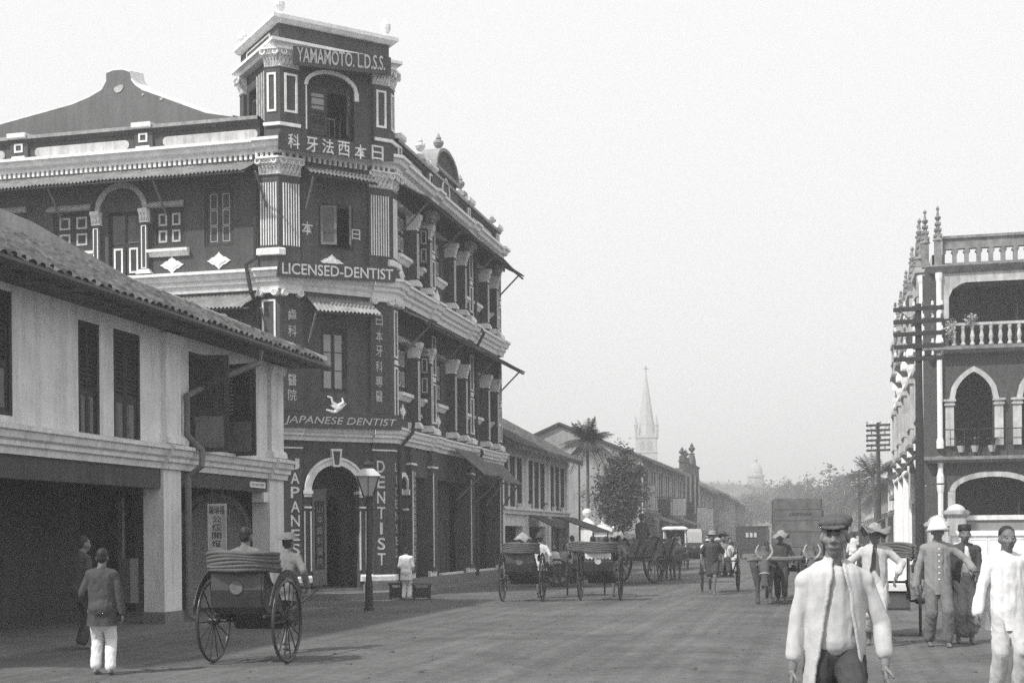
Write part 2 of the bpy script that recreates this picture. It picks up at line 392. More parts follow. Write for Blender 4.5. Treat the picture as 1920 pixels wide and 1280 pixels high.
# ------------------------------------------------------------------ window and ornament builders
def q_leaf(F, a0, a1, z0, z1, n, style, open_deg=0.0, hinge='l', t=0.04):
    """One shutter leaf or casement in its own frame; returns a mesh builder with two material slots (timber, paint or glass)."""
    w, h = a1 - a0, z1 - z0; G = Face((0, 0), (1, 0)); mb = MB()
    st = min(0.09, w * 0.16)
    if style == 'panes':
        mb.frame(G, 0, w, 0, h, st, 0, t)
        for k in (1, 2): mb.fb(G, st, w - st, h * k / 3 - 0.012, h * k / 3 + 0.012, 0.006, t - 0.004)
        mb.mark(0); mb.fb(G, st, w - st, st, h - st, 0.008, 0.018); mb.mark(1)
    elif style == 'lightpanes':
        mb.frame(G, 0, w, 0, h, st, 0, t); mb.mark(0)
        mb.fb(G, st, w - st, st, h - st, 0.004, 0.012); mb.mark(0)
        for k in range(3):
            y0 = st + (h - 2 * st) * k / 3 + 0.012; y1 = st + (h - 2 * st) * (k + 1) / 3 - 0.012
            mb.frame(G, st + 0.012, w - st - 0.012, y0, y1, 0.018, 0.012, 0.03)
        mb.mark(1)
    elif style in ('panel2', 'panel1'):
        mb.fb(G, 0, w, 0, h, 0, t); mb.mark(0)
        k = 2 if style == 'panel2' else 1
        for j in range(k):
            y0 = h * j / k + h * 0.045 + 0.02; y1 = h * (j + 1) / k - h * 0.045 - 0.02
            mb.frame(G, w * 0.18, w * 0.82, y0, y1, min(0.05, w * 0.13), t, t + 0.02)
        mb.mark(1)
    elif style == 'louvre':                      # slats above, raised panel below
        mb.frame(G, 0, w, 0, h, st, 0, t); zm = h * 0.40
        mb.fb(G, st, w - st, zm - 0.05, zm + 0.05, 0.001, t - 0.002)
        k = max(6, int((h - zm) / 0.085)); dz = (h - st - zm - 0.05) / k
        for j in range(k):
            z = zm + 0.05 + dz * j
            mb.hexa([G.P(st, z, t - 0.006), G.P(w - st, z, t - 0.006), G.P(w - st, z + dz * 0.7, 0.002), G.P(st, z + dz * 0.7, 0.002),
                     G.P(st, z + 0.014, t - 0.003), G.P(w - st, z + 0.014, t - 0.003), G.P(w - st, z + dz * 0.7 + 0.014, 0.005), G.P(st, z + dz * 0.7 + 0.014, 0.005)])
        mb.mark(0); mb.fb(G, st, w - st, st, zm - 0.05, 0.004, t * 0.6); mb.mark(1)
        mb.fb(G, st * 2, w - st * 2, st * 2, zm - 0.05 - st, t * 0.6, t * 0.9); mb.mark(1)
    elif style == 'board':
        k = max(2, int(w / 0.14))
        for j in range(k): mb.fb(G, w * j / k + 0.004, w * (j + 1) / k - 0.004, 0, h, 0, t)
        mb.fb(G, 0.02, w - 0.02, h * 0.2, h * 0.2 + 0.09, t, t + 0.02); mb.fb(G, 0.02, w - 0.02, h * 0.78, h * 0.78 + 0.09, t, t + 0.02); mb.mark(0)
    # swing about the hinge, then place on the face
    ang = radians(open_deg)
    def k2(p):
        x, y, z = p.x, -p.y, p.z                # y = outwards
        if hinge == 'l': xx, yy = x * cos(ang) - y * sin(ang), x * sin(ang) + y * cos(ang); xx = xx
        else:
            dx = x - w; xx, yy = w + dx * cos(ang) + y * sin(ang), -dx * sin(ang) + y * cos(ang)
        return F.P(a0 + xx, z0 + z, n + yy)
    return mb.bend(k2)
def window(parent, F, a0, a1, z0, z1, style='louvre', mats=None, frame=None, recess=0.10, opens=(0, 0), fw=0.07, name='window', leaves=2, dark=True):
    mats = mats or [M_WOOD, M_WOOD2]; frame = frame or mats[0]
    f = MB(); f.frame(F, a0 + 0.002, a1 - 0.002, z0 + 0.002, z1 - 0.002, fw, -recess - 0.05, -recess + 0.05)
    w = f.build(name, frame, parent)
    b0, b1 = a0 + fw + 0.004, a1 - fw - 0.004; y0, y1 = z0 + fw + 0.004, z1 - fw - 0.004; c = (b0 + b1) / 2
    nm = 'casement' if 'panes' in style else 'shutter'
    spans = [(b0, c - 0.004, 'l'), (c + 0.004, b1, 'r')] if leaves == 2 else [(b0, b1, 'l')]
    for (p, q, h), o in zip(spans, opens):
        q_leaf(F, p, q, y0, y1, -recess - 0.02 + (0.08 if o else 0), style, o, h).build(nm, mats, w)
    if any(opens): pass
    return w
def quatrefoil(mb, F, ac, zc, rx, rz, n0, n1):
    qd = [(1, 0), (.8, .13), (.66, .30), (.52, .42), (.36, .44), (.26, .60), (.12, .76), (0, 1)]
    pts = qd + [(-x, y) for x, y in qd[-2::-1]] + [(-x, -y) for x, y in qd[1:]] + [(x, -y) for x, y in qd[-2:0:-1]]
    mb.prism(F, [(ac + x * rx, zc + y * rz) for x, y in pts], n0, n1)
    mb.prism(F, [(ac + x * rx * .6, zc + y * rz * .6) for x, y in pts], n1, n1 + 0.02)
def corrugated(F, a0, a1, zt, zb, n0, n1, pitch=0.11, amp=0.024, sag=0.06, seed=1, skew=0.0, t=0.012):
    mb = MB(); k = int((a1 - a0) / pitch * 6); rows = 5; L = []
    for side in (0, 1):
        for i in range(k + 1):
            a = a0 + (a1 - a0) * i / k; wv = amp * sin(2 * pi * a / pitch)
            for j in range(rows):
                s = j / (rows - 1); sg = sag * noise.noise(Vector((a * 0.6, s * 2, seed))) * s - 0.5 * sag * s * (1 - s)
                mb.v.append(tuple(F.P(a + skew * s, zt + (zb - zt) * s + wv + sg + (t if side else 0), n0 + (n1 - n0) * s)))
    m = (k + 1) * rows
    for side in (0, 1):
        for i in range(k):
            for j in range(rows - 1):
                q = side * m + i * rows + j; mb.f.append((q, q + rows, q + rows + 1, q + 1))
    for i in range(k):
        for j in (0, rows - 1):
            q = i * rows + j; mb.f.append((q, q + rows, q + rows + m, q + m))
    for i in (0, k):
        for j in range(rows - 1):
            q = i * rows + j; mb.f.append((q, q + 1, q + 1 + m, q + m))
    return mb
def awning(parent, F, a0, a1, zt, zb, n0, n1, m, struts=(), seed=1, drop=0.8, skew=0.0, pitch=0.11):
    aw = corrugated(F, a0, a1, zt, zb, n0, n1, seed=seed, skew=skew, pitch=pitch).build('awning', m, parent)
    mb = MB()
    mb.beam(F.P(a0, zb - 0.045, n1 - 0.06), F.P(a1, zb - 0.045, n1 - 0.06), 0.05)
    mb.build('batten', M_WOOD, aw)
    for a in struts:
        mb = MB(); mb.beam(F.P(a, zb - 0.05, n1 - 0.1), F.P(a, zb - drop, n0 + 0.02), 0.045); mb.build('strut', M_WOOD2, aw)
    return aw
def leaf_row(mb, F, a0, a1, z0, z1, n0, n1, k, rnd):
    w = (a1 - a0) / k
    for i in range(k):
        c = a0 + w * (i + 0.5); h = (z1 - z0) * rnd.uniform(0.85, 1.1); o = rnd.uniform(0.7, 1.1)
        p = [F.P(c - w * .42, z0, n0), F.P(c + w * .42, z0, n0), F.P(c + w * .46, z0 + h * .55, n0 + (n1 - n0) * .5 * o), F.P(c - w * .46, z0 + h * .55, n0 + (n1 - n0) * .5 * o),
             F.P(c + w * .16, z0 + h, n0 + (n1 - n0) * o), F.P(c - w * .16, z0 + h, n0 + (n1 - n0) * o), F.P(c, z0 + h * .80, n0 + (n1 - n0) * 1.25 * o)]
        i0 = len(mb.v); mb.v += [tuple(x) for x in p]
        for f in ((0, 1, 2, 3), (3, 2, 4, 5), (5, 4, 6), (2, 1, 0)): mb.f.append(tuple(i0 + x for x in f))
def rosette(mb, F, ac, zc, r, n):
    mb.torus(F.P(ac, zc, n), F.N, r * .72, r * .28, 18, 6); mb.torus(F.P(ac, zc, n), F.N, r * .28, r * .16, 12, 5)
    mb.tube([F.P(ac, zc, n - 0.1), F.P(ac, zc, n + 0.004)], r * .9, 18)
def urn(mb, c, h, r, n=12):
    mb.lathe([(r * .9, 0), (r * .9, h * .06), (r * .35, h * .12), (r * .3, h * .2), (r * .75, h * .32), (r, h * .46), (r * .92, h * .56), (r * .4, h * .64), (r * .55, h * .70), (r * .42, h * .78), (r * .16, h * .92), (0.005, h)], c, n)
# ------------------------------------------------------------------ the corner building (three storeys, chamfered corner with a turret)
PA, PB = Vector((-14.051, 32.622, 0)), Vector((-11.774, 34.899, 0))
FL, FC, FR = Face(PA, (1, 0)), Face(PA, (1, 1)), Face(PB, (0, 1))
CL, RL, LL = 3.22, 12.25, 12.0                    # chamfer, right flank, left flank lengths
CD = FC.A
def cpath(wl, wr):                                # plan path round corner A
    return [PA - Vector((wl, 0, 0)), PA, PA + CD * wr]
def dpath(wl, wr):                                # round corner B
    return [PB - CD * wl, PB, PB + Vector((0, wr, 0))]
FULL = [PA - Vector((LL, 0, 0)), PA, PB, PB + Vector((0, RL, 0))]
D = empty('corner_shophouse', 'dark three-storey corner building with white trim, dentist signs and rounded street corner', 'building', PA)
D.location = (0, 0, 0)
rnd = random.Random(3)
wl_ = MB()
# openings -------------------------------------------------
door_c = FC.rect(584, 915, 674, 1092)             # chamfer doorway
dz0, dzs = 0.25, 2.86
c1w = FC.rect(601, 615, 651, 736); c2w = FC.rect(597, 384, 662, 467)
holesC = [(door_c[0], door_c[1], dz0, dzs + (door_c[1] - door_c[0]) / 2), c1w, c2w]
w2p = FL.rect(383, 352, 438, 462); w2s = FL.rect(287, 390, 346, 463); dr2 = FL.rect(203, 397, 264, 519); w2l = FL.rect(100, 398, 172, 470); w2q = FL.rect(-8, 402, 52, 474)
holesL = [w2p, w2s, (dr2[0], dr2[1], dr2[2], dr2[3]), w2l, w2q]
wlA = [(-4.2, -3.4), (-1.9, -1.1), (-7.0, -6.0)]
holesL += [(a, b, 5.5, 7.3) for a, b in wlA] + [(-3.6, -2.5, 0.3, 3.1), (-6.4, -5.0, 0.3, 3.3)]
BAY = [(0.47, 3.42), (3.95, 7.75), (8.30, 11.75)]
holesR = []; bays2, bays1 = [], []
for b0, b1 in BAY:
    L = b1 - b0
    bays2.append([(b0 + .12, b0 + .95, 9.55, 10.75), (b0 + L * .45, b0 + L * .45 + .95, 8.85, 10.95), (b1 - .80, b1 - .10, 9.55, 10.75)])
    bays1.append([(b0 + .12, b0 + .95, 5.7, 7.0), (b0 + L * .45, b0 + L * .45 + .95, 4.75, 7.1), (b1 - .80, b1 - .10, 5.7, 7.0)])
    holesR += bays2[-1] + bays1[-1]
gR = [(0.62, 1.35), (1.85, 3.35), (4.0, 7.6), (8.4, 11.6)]
holesR += [(a, b, 0.30, 3.35) for a, b in gR]
wall(wl_, FC, 0, CL, 0, 12.05, holesC, 0.35); wall(wl_, FL, -LL, 0, 0, 12.05, holesL, 0.3); wall(wl_, FR, 0, RL, 0, 12.05, holesR, 0.35)
# back of the block: closed sides so rooms are dark
bx, by = PA.x - LL, PB.y + RL
wl_.quad((PB.x, by, 0), (bx, by, 0), (bx, by, 12.05), (PB.x, by, 12.05)); wl_.quad((bx, by, 0), (bx, PA.y, 0), (bx, PA.y, 12.05), (bx, by, 12.05))
cr = FC.rect(584, 915, 674, 1092)
spandrel(wl_, FC, cr[0], cr[1], dzs, dzs + (cr[1] - cr[0]) / 2, (cr[1] - cr[0]) / 2 - .01, -0.30, -0.003)
wl_.build('wall', M_WALL, D)
mb = MB(); 
for z in (4.3, 8.2, 11.9):
    i = len(mb.v); pts = [(bx + .1, by - .1), (bx + .1, PA.y + .4), (PA.x, PA.y + .4), (PB.x - .4, PB.y), (PB.x - .4, by - .1)]
    mb.v += [(x, y, z) for x, y in pts]; mb.f.append(tuple(range(i, i + 5)))
mb.build('floor_slab', M_WOOD, D)
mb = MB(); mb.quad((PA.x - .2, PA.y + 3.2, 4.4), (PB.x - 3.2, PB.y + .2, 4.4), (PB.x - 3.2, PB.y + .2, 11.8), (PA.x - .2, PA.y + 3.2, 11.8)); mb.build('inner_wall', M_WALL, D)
# doorway recess with an inner pier, hung board and a dark inner arch
mb = MB(); x0, x1 = door_c[0], door_c[1]; R1 = -1.15
ia0, ia1 = x0 + (x1 - x0) * .60, x1 - .02
mb.fb(FC, x0 - .5, ia0, 0.25, 4.1, R1 - .2, R1); mb.fb(FC, ia1, x1 + .6, 0.25, 4.1, R1 - .2, R1)
spandrel(mb, FC, ia0, ia1, 2.45, 4.1, .32, R1 - .2, R1)
mb.fb(FC, x0 - .5, x1 + .6, 4.1, 4.2, R1, -.3); mb.build('porch_wall', M_WALL, D)
mb = MB(); mb.fb(FC, x0 + .50, x0 + .50 + .42, 0.3, 2.95, R1 + .002, R1 + .05); mb.build('porch_panel', M_GREYW, D)
mb = MB(); mb.fb(FC, x0 - .3, x1 + .3, 0.0, 0.25, R1 - .2, 0.02); mb.fb(FC, x0 - .1, x1 + .1, 0.0, 0.16, .02, .35); mb.build('doorstep', M_STONE, D)
# ground storey ------------------------------------------------
mb = MB()
mb.sweep([FC.P(x1 + .02, 0), PB, PB + Vector((0, 0.62, 0))], [(0.0, .42), (.10, .42), (.10, .54), (.05, .60), (0.0, .60)])
mb.sweep([PA - Vector((2.4, 0, 0)), PA, FC.P(x0 - .02, 0)], [(0.0, .42), (.10, .42), (.10, .54), (.05, .60), (0.0, .60)])
for (a, b) in [(1.35, 1.85), (3.35, 4.0), (7.6, 8.4), (11.6, 12.25)]: mb.fb(FR, a, b, .42, .58, 0, .09)
mb.fb(FR, 4.8, 7.3, .34, .48, -.1, .02); mb.fb(FR, 8.6, 11.5, .34, .48, -.1, .02)
mb.build('skirting', M_TRIM, D, kind='stuff')
mb = MB(); mb.sweep([PA - Vector((LL, 0, 0)), PA, FC.P(x0 - .1, 0)], [(0, 0), (.16, 0), (.14, .42), (0, .42)]); mb.sweep([FC.P(x1 + .1, 0), PB, PB + Vector((0, RL, 0))], [(0, 0), (.16, 0), (.14, .40), (0, .42)])
mb.build('plinth', M_STONE, D)
mb = MB(); mb.sweep(dpath(1.2, 12.2), [(.17, -.1), (.95, -.1), (.95, .14), (.17, .16)]); mb.sweep([PA - Vector((2.5, 0, 0)), PA, PB - CD * 1.2], [(.17, -.1), (.75, -.1), (.75, .13), (.17, .15)])
mb.build('step', M_PAVE, D)
# corner piers of the ground storey (flat, with white line), arch trim
for q in (cpath(.50, .56), dpath(.60, .42)): mb = MB(); mb.sweep(q, [(0, .6), (.07, .6), (.07, 4.2), (0, 4.2)]); mb.build('pier', M_WALL, D)
for q in (cpath(.52, .58), dpath(.62, .44)): mb = MB(); mb.sweep(q, [(.07, 3.96), (.10, 3.96), (.10, 4.0), (.07, 4.0)]); mb.build('pier_band', M_TRIM, D)
mb = MB()
rr = (x1 - x0) / 2
arch_band(mb, FC, x0, x1, dzs, rr - .01, .15, .0, .05); arch_band(mb, FC, x0 - .15, x1 + .15, dzs, rr + .145, .06, .0, .09)
for s_, e_ in ((x0 - .24, x0 + .02), (x1 - .02, x1 + .24)):
    mb.fb(FC, s_, e_, dzs - .09, dzs, -.3, .10); mb.fb(FC, s_ + .02, e_ - .02, dzs - .17, dzs - .09, -.3, .06); mb.fb(FC, s_ + .02, e_ - .02, dzs - .47, dzs - .42, -.3, .04)
for c in (x0 - .20, x0 - .02, x1 + .02, x1 + .20): mb.fb(FC, c - .018, c + .018, .72, dzs - .55, 0.0, .035)
mb.prism(FC, [((x0 + x1) / 2 - .10, dzs + rr - .06), ((x0 + x1) / 2 + .10, dzs + rr - .06), ((x0 + x1) / 2 + .16, dzs + rr + .42), ((x0 + x1) / 2 - .16, dzs + rr + .42)], 0, .12)
mb.build('arch_moulding', M_TRIM, D)
mb = MB(); mb.prism(FC, [((x0 + x1) / 2 - .06, dzs + rr), ((x0 + x1) / 2 + .06, dzs + rr), ((x0 + x1) / 2 + .10, dzs + rr + .36), ((x0 + x1) / 2 - .10, dzs + rr + .36)], .12, .135); mb.build('keystone', M_WALL, D)
# first arch on the right flank beside the corner
mb = MB(); arch_band(mb, FR, .62, 1.35, 2.95, .36, .12, 0, .06); 
for c in (.60, 1.37): mb.fb(FR, c - .12, c + .12, 2.80, 2.95, -.1, .10); mb.fb(FR, c - .1, c + .1, 2.36, 2.42, -.1, .05)
mb.fb(FR, .97, 1.03, .8, 2.3, -.2, -.14); mb.build('side_arch_moulding', M_TRIM, D)
mb = MB(); spandrel(mb, FR, .62, 1.35, 2.95, 3.35, .355, -.3, -.003); mb.build('side_arch_infill', M_WALL, D)
for a0, a1 in ((1.38, 1.82), (3.42, 3.95), (7.72, 8.3), (11.72, 12.2)):
    mb = MB(); mb.fb(FR, a0, a1, .58, 4.15, 0, .14); mb.mark(0); mb.fb(FR, a0 - .02, a1 + .02, 3.66, 3.72, .0, .165); mb.fb(FR, a0 + .05, a0 + .10, .7, 3.5, .14, .16); mb.mark(1)
    mb.build('ground_pilaster', [M_WALL, M_TRIM], D)
# shopfront boarding set back in the openings of the right flank
for a0, a1 in gR:
    mb = MB(); k = max(3, int((a1 - a0) / .34))
    for j in range(k):
        p, q = a0 + (a1 - a0) * j / k, a0 + (a1 - a0) * (j + 1) / k
        o = rnd.uniform(-.02, .02); mb.fb(FR, p + .006, q - .006, .3, 2.75, -.62 + o, -.56 + o)
    mb.fb(FR, a0 + .003, a1 - .003, 2.75, 3.34, -.6, -.55); mb.build('shop_boarding', M_WALL, D)
for a0, a1 in ((-4.97, -3.63), (-2.47, -.62), (-8.5, -6.43)): mb = MB(); mb.fb(FL, a0, a1, .62, 3.6, .003, .03); mb.build('sunlit_tone_panel', M_TRIM, D)  # pale panels added; their colour stands for sunlight seen through the arch
# cornices ------------------------------------------------------
G_PROF = [(0, 4.18), (.08, 4.18), (.10, 4.28), (.18, 4.31), (.18, 4.37), (.24, 4.42), (.26, 4.52), (.30, 4.54), (.30, 4.60), (0, 4.66)]
C1_PROF = [(0, 8.12), (.10, 8.12), (.13, 8.24), (.20, 8.30), (.20, 8.38), (.28, 8.42), (.32, 8.54), (.38, 8.56), (.38, 8.63), (0, 8.72)]
C2_PROF = [(0, 11.68), (.14, 11.68), (.14, 11.76), (.28, 11.80), (.32, 11.90), (.40, 11.93), (.40, 12.01), (0, 12.08)]
for nm, pf, fr in (('lower_cornice', G_PROF, .17), ('middle_cornice', C1_PROF, .20), ('top_cornice', C2_PROF, .0)):
    mb = MB(); mb.sweep(FULL, pf)
    brk = [(n + .09 if n else 0, z) for n, z in pf]                    # the cornice breaks forward over piers
    brk = [(n, z + (.004 if k == len(pf) - 1 else 0) - (.004 if k == 0 else 0)) for k, (n, z) in enumerate(brk)]
    mb.sweep(cpath(.56, .56), brk); mb.sweep(dpath(.62, .50), brk)
    for a0, a1 in ((3.35, 4.02), (7.68, 8.36), (11.62, 12.27)):
        mb.sweep([FR.P(a0, 0), FR.P(a1, 0)], brk)
    mb.build(nm, M_TRIM, D)
mb = MB(); mb.sweep(FULL, [(0, 11.36), (.06, 11.36), (.06, 11.68), (0, 11.68)]); mb.sweep(FULL, [(0, 7.98), (.05, 7.98), (.05, 8.12), (0, 8.12)]); mb.build('architrave', M_WALL, D)
mb = MB()
for F, a0, a1 in ((FL, -LL, -.6), (FC, .62, CL - .66), (FR, .6, RL)):
    k = int((a1 - a0) / .145)
    for j in range(k): a = a0 + (a1 - a0) * j / k; mb.fb(F, a, a + .072, 11.54, 11.677, .06, .17)
for F, a0, a1 in ((FL, -.55, .03), (FC, .03, .58), (FC, CL - .62, CL), (FR, .0, .52)):
    k = int((a1 - a0) / .145)
    for j in range(k): a = a0 + (a1 - a0) * j / k; mb.fb(F, a, a + .072, 11.54, 11.672, .17, .25)
mb.build('dentils', M_TRIM, D, kind='stuff')
# first-storey corner piers with white panel borders and scroll capitals
def panel(mb, F, a0, a1, z0, z1, w=.05, n=.07, t=.025): mb.frame(F, a0, a1, z0, z1, w, n, n + t)
for q in (cpath(.50, .55), dpath(.58, .46)): mb = MB(); mb.sweep(q, [(0, 4.66), (.07, 4.66), (.07, 8.0), (0, 8.0)]); mb.build('first_floor_pier', M_WALL, D)
mb = MB(); panel(mb, FL, -.46, -.08, 6.62, 7.86, .05); panel(mb, FL, -.46, -.08, 4.95, 6.45, .05); panel(mb, FR, .10, .40, 6.55, 7.86); panel(mb, FR, .10, .40, 4.85, 6.30); mb.fb(FR, .12, .38, 6.36, 6.49, .07, .10)
mb.build('pier_panel_border', M_TRIM, D, kind='stuff')
for F, a0, a1 in ((FL, -.56, .04), (FC, -.02, .60), (FC, CL - .64, CL + .03), (FR, -.03, .52)):
    mb = MB(); mb.fb(F, a0, a1, 8.02, 8.115, 0, .20)
    for a in (a0 + .09, a1 - .09):
        mb.tube([F.P(a, 8.02, .05), F.P(a, 8.02, .235)], .095, 14); mb.torus(F.P(a, 8.02, .24), F.N, .072, .02, 16, 5); mb.torus(F.P(a, 8.02, .24), F.N, .03, .018, 10, 4)
    mb.build('scroll_capital', M_TRIM, D, smooth=False)
# second-storey fluted corner pilasters with leafy capitals
for q in (cpath(.50, .56), dpath(.66, .40)): mb = MB(); mb.sweep(q, [(0, 8.72), (.09, 8.72), (.09, 11.12), (0, 11.12)]); mb.build('fluted_pilaster', M_WALL, D)
fl = MB()
for F, a0, a1, k in ((FL, -.50, -.0, 7), (FC, .06, .56, 7), (FC, CL - .62, CL - .04, 8), (FR, .04, .40, 6)):
    for j in range(k):
        a = a0 + (a1 - a0) * (j + .5) / k; w = (a1 - a0) / k * .28
        fl.tube([F.P(a, 9.28, .095), F.P(a, 10.92, .095)], w, 8)
fl.build('fluting', M_TRIM, D, kind='stuff')
for q in (cpath(.56, .10), dpath(.1, .46)): mb = MB(); mb.sweep(q, [(0, 9.02), (.20, 9.02), (.20, 9.16), (.14, 9.2), (0, 9.2)]); mb.build('pilaster_base', M_TRIM, D)
def capital(path, z0, z1, faces, sub=True):
    mb = MB(); h = z1 - z0
    mb.sweep(path, [(0, z0), (.11, z0), (.14, z0 + .04 * h), (.10, z0 + .08 * h), (.11, z0 + h * .3), (.15, z0 + h * .6), (.24, z0 + h * .84), (.30, z0 + h * .88), (.30, z1), (0, z1)])
    for F, a0, a1 in faces:
        leaf_row(mb, F, a0, a1, z0 + h * .08, z0 + h * .46, .10, .20, 5, rnd); leaf_row(mb, F, a0 - .02, a1 + .02, z0 + h * .36, z0 + h * .78, .12, .27, 6, rnd)
        for i in range(5):
            a = a0 + (a1 - a0) * (i + .5) / 5; mb.torus(F.P(a, z0 + h * .76, .22), F.N, .05, .022, 10, 5)
        for a in (a0 + .02, a1 - .02): mb.torus(F.P(a, z0 + h * .76, .25), F.N, .07, .03, 12, 5)
    return mb
capital(cpath(.52, .58), 11.12, 11.56, [(FL, -.5, 0), (FC, .02, .56)]).build('leafy_capital', M_TRIM, D)
capital(dpath(.66, .42), 11.12, 11.56, [(FC, CL - .64, CL), (FR, 0, .4)]).build('leafy_capital', M_TRIM, D)
# windows of the chamfer
window(D, FC, *c1w, style='lightpanes', mats=[M_WOOD, M_TRIM], frame=M_WOOD, recess=.10)
w = D.children[-1]
for ch in w.children:
    ch.data.materials.clear(); ch.data.materials.append(M_WOOD); ch.data.materials.append(M_GLASS)
mb = MB(); c = (c1w[0] + c1w[1]) / 2
for a0, a1 in ((c1w[0] + .10, c - .05), (c + .05, c1w[1] - .10)):
    for k in range(3):
        h = (c1w[3] - c1w[2] - .26) / 3; mb.fb(FC, a0, a1, c1w[2] + .12 + h * k, c1w[2] + .12 + h * (k + 1) - .03, -.095, -.085)
mb.build('pane', M_GLASS, w)
window(D, FC, *c2w, style='panes', mats=[M_WOOD2, M_DARKG], frame=M_WOOD, recess=.08, opens=(28, 62))
# windows, door and trims of the left flank
window(D, FL, *w2p, style='lightpanes', mats=[M_WALL, M_PAINT2], frame=M_WOOD, recess=.08)
for r in (w2s, w2l, w2q): window(D, FL, *r, style='panel2', mats=[M_WOOD, M_PAINT2], frame=M_WOOD, recess=.08)
mb = MB(); mb.fb(FL, dr2[0] + .002, dr2[1] - .002, dr2[2], dr2[3] - .002, -.2, -.14); dd = mb.build('balcony_door', M_WOOD, D)
zc_ = dr2[2] + (dr2[3] - dr2[2]) * .48; m_ = (dr2[0] + dr2[1]) / 2
q_leaf(FL, dr2[0] + .05, m_ - .02, dr2[2] + .05, zc_, -.13, 'panel1').build('door_panel', [M_WOOD, M_TRIM], dd); q_leaf(FL, m_ + .02, dr2[1] - .05, dr2[2] + .05, zc_, -.13, 'panel1').build('door_panel', [M_WOOD, M_TRIM], dd)
mb = MB(); mb.fb(FL, dr2[0] + .07, m_ - .04, zc_ + .06, dr2[3] - .08, -.135, -.125); mb.build('door_glass', M_DARKG, dd)
mb = MB()
for k in range(13):
    z = zc_ + .08 + (dr2[3] - zc_ - .18) * k / 13; mb.hexa([FL.P(m_ + .04, z, -.12), FL.P(dr2[1] - .07, z, -.12), FL.P(dr2[1] - .07, z + .05, -.135), FL.P(m_ + .04, z + .05, -.135), FL.P(m_ + .04, z + .015, -.12), FL.P(dr2[1] - .07, z + .015, -.12), FL.P(dr2[1] - .07, z + .065, -.135), FL.P(m_ + .04, z + .065, -.135)])
mb.build('door_louvres', M_WOOD2, dd, kind='stuff')
acol = FL.px(184, 450)[0], FL.px(274, 450)[0]
for a in acol:
    mb = MB(); mb.fb(FL, a - .12, a + .12, 8.74, 10.08, 0, .12); mb.mark(0); panel(mb, FL, a - .075, a + .075, 8.86, 10.02, .028, .12, .02)
    mb.hexa([FL.P(a - .22, 8.72, .2), FL.P(a + .22, 8.72, .2), FL.P(a + .22, 8.72, 0), FL.P(a - .22, 8.72, 0), FL.P(a - .14, 8.84, .14), FL.P(a + .14, 8.84, .14), FL.P(a + .14, 8.84, .0), FL.P(a - .14, 8.84, .0)]); mb.mark(1)
    mb.build('slim_pilaster', [M_WALL, M_TRIM], D)
    mb = MB(); mb.sweep([FL.P(a - .13, 0), FL.P(a + .13, 0)], [(0, 10.10), (.13, 10.10), (.14, 10.3), (.22, 10.38), (.22, 10.46), (0, 10.46)])
    leaf_row(mb, FL, a - .13, a + .13, 10.14, 10.34, .13, .2, 3, rnd); mb.build('small_capital', M_TRIM, D)
mb = MB(); arch_band(mb, FL, acol[0] + .07, acol[1] - .07, 10.46, (acol[1] - acol[0]) / 2 - .08, .14, 0, .06); mb.build('arch_hood', M_PAINT2, D)
for r in (w2s, w2l, w2q):
    mb = MB(); b = r[3] + .02
    mb.hexa([FL.P(r[0] - .12, b, .22), FL.P(r[1] + .06, b, .22), FL.P(r[1] - .02, b, 0), FL.P(r[0] - .05, b, 0), FL.P(r[0] - .08, b + .16, .03), FL.P(r[1] + .0, b + .16, .03), FL.P(r[1] - .02, b + .16, 0), FL.P(r[0] - .05, b + .16, 0)])
    mb.build('window_hood', M_PAINT2, D)
    mb = MB(); mb.sweep([FL.P(r[0] - .12, 0), FL.P(r[1] + .14, 0)], [(0, r[2] - .26), (.06, r[2] - .26), (.10, r[2] - .16), (.16, r[2] - .14), (.16, r[2] - .07), (0, r[2] - .05)]); mb.build('window_sill', M_TRIM, D)
for u, v in ((411, 489), (323, 497), (30, 515)):
    a, z = FL.px(u, v); mb = MB(); quatrefoil(mb, FL, a, z, .345, .235, 0, .03); mb.build('plaster_quatrefoil', M_TRIM, D)
a, z = FC.px(622, 492); mb = MB(); quatrefoil(mb, FC, a, z, .34, .22, 0, .03); mb.build('plaster_quatrefoil', M_TRIM, D)
# carved bird-like plaster spray under the first-floor window
mb = MB(); a, z = FC.px(629, 762)
for pts, rs in (([(-.28, -.10), (-.05, -.16), (.12, -.04), (.30, .09)], [.02, .05, .05, .015]), ([(-.24, .26), (-.13, .22), (-.10, .12), (-.02, .04), (.05, -.06)], [.025, .035, .035, .06, .09]), ([(.18, .24), (.22, .12), (.10, .04), (.02, -.04)], [.02, .04, .05, .08]), ([(-.14, .02), (-.04, -.02), (.05, -.05)], [.015, .05, .06])):
    mb.tube([FC.P(a + x, z + y, .03) for x, y in pts], rs, 8)
mb.build('plaster_spray', M_TRIM, D)
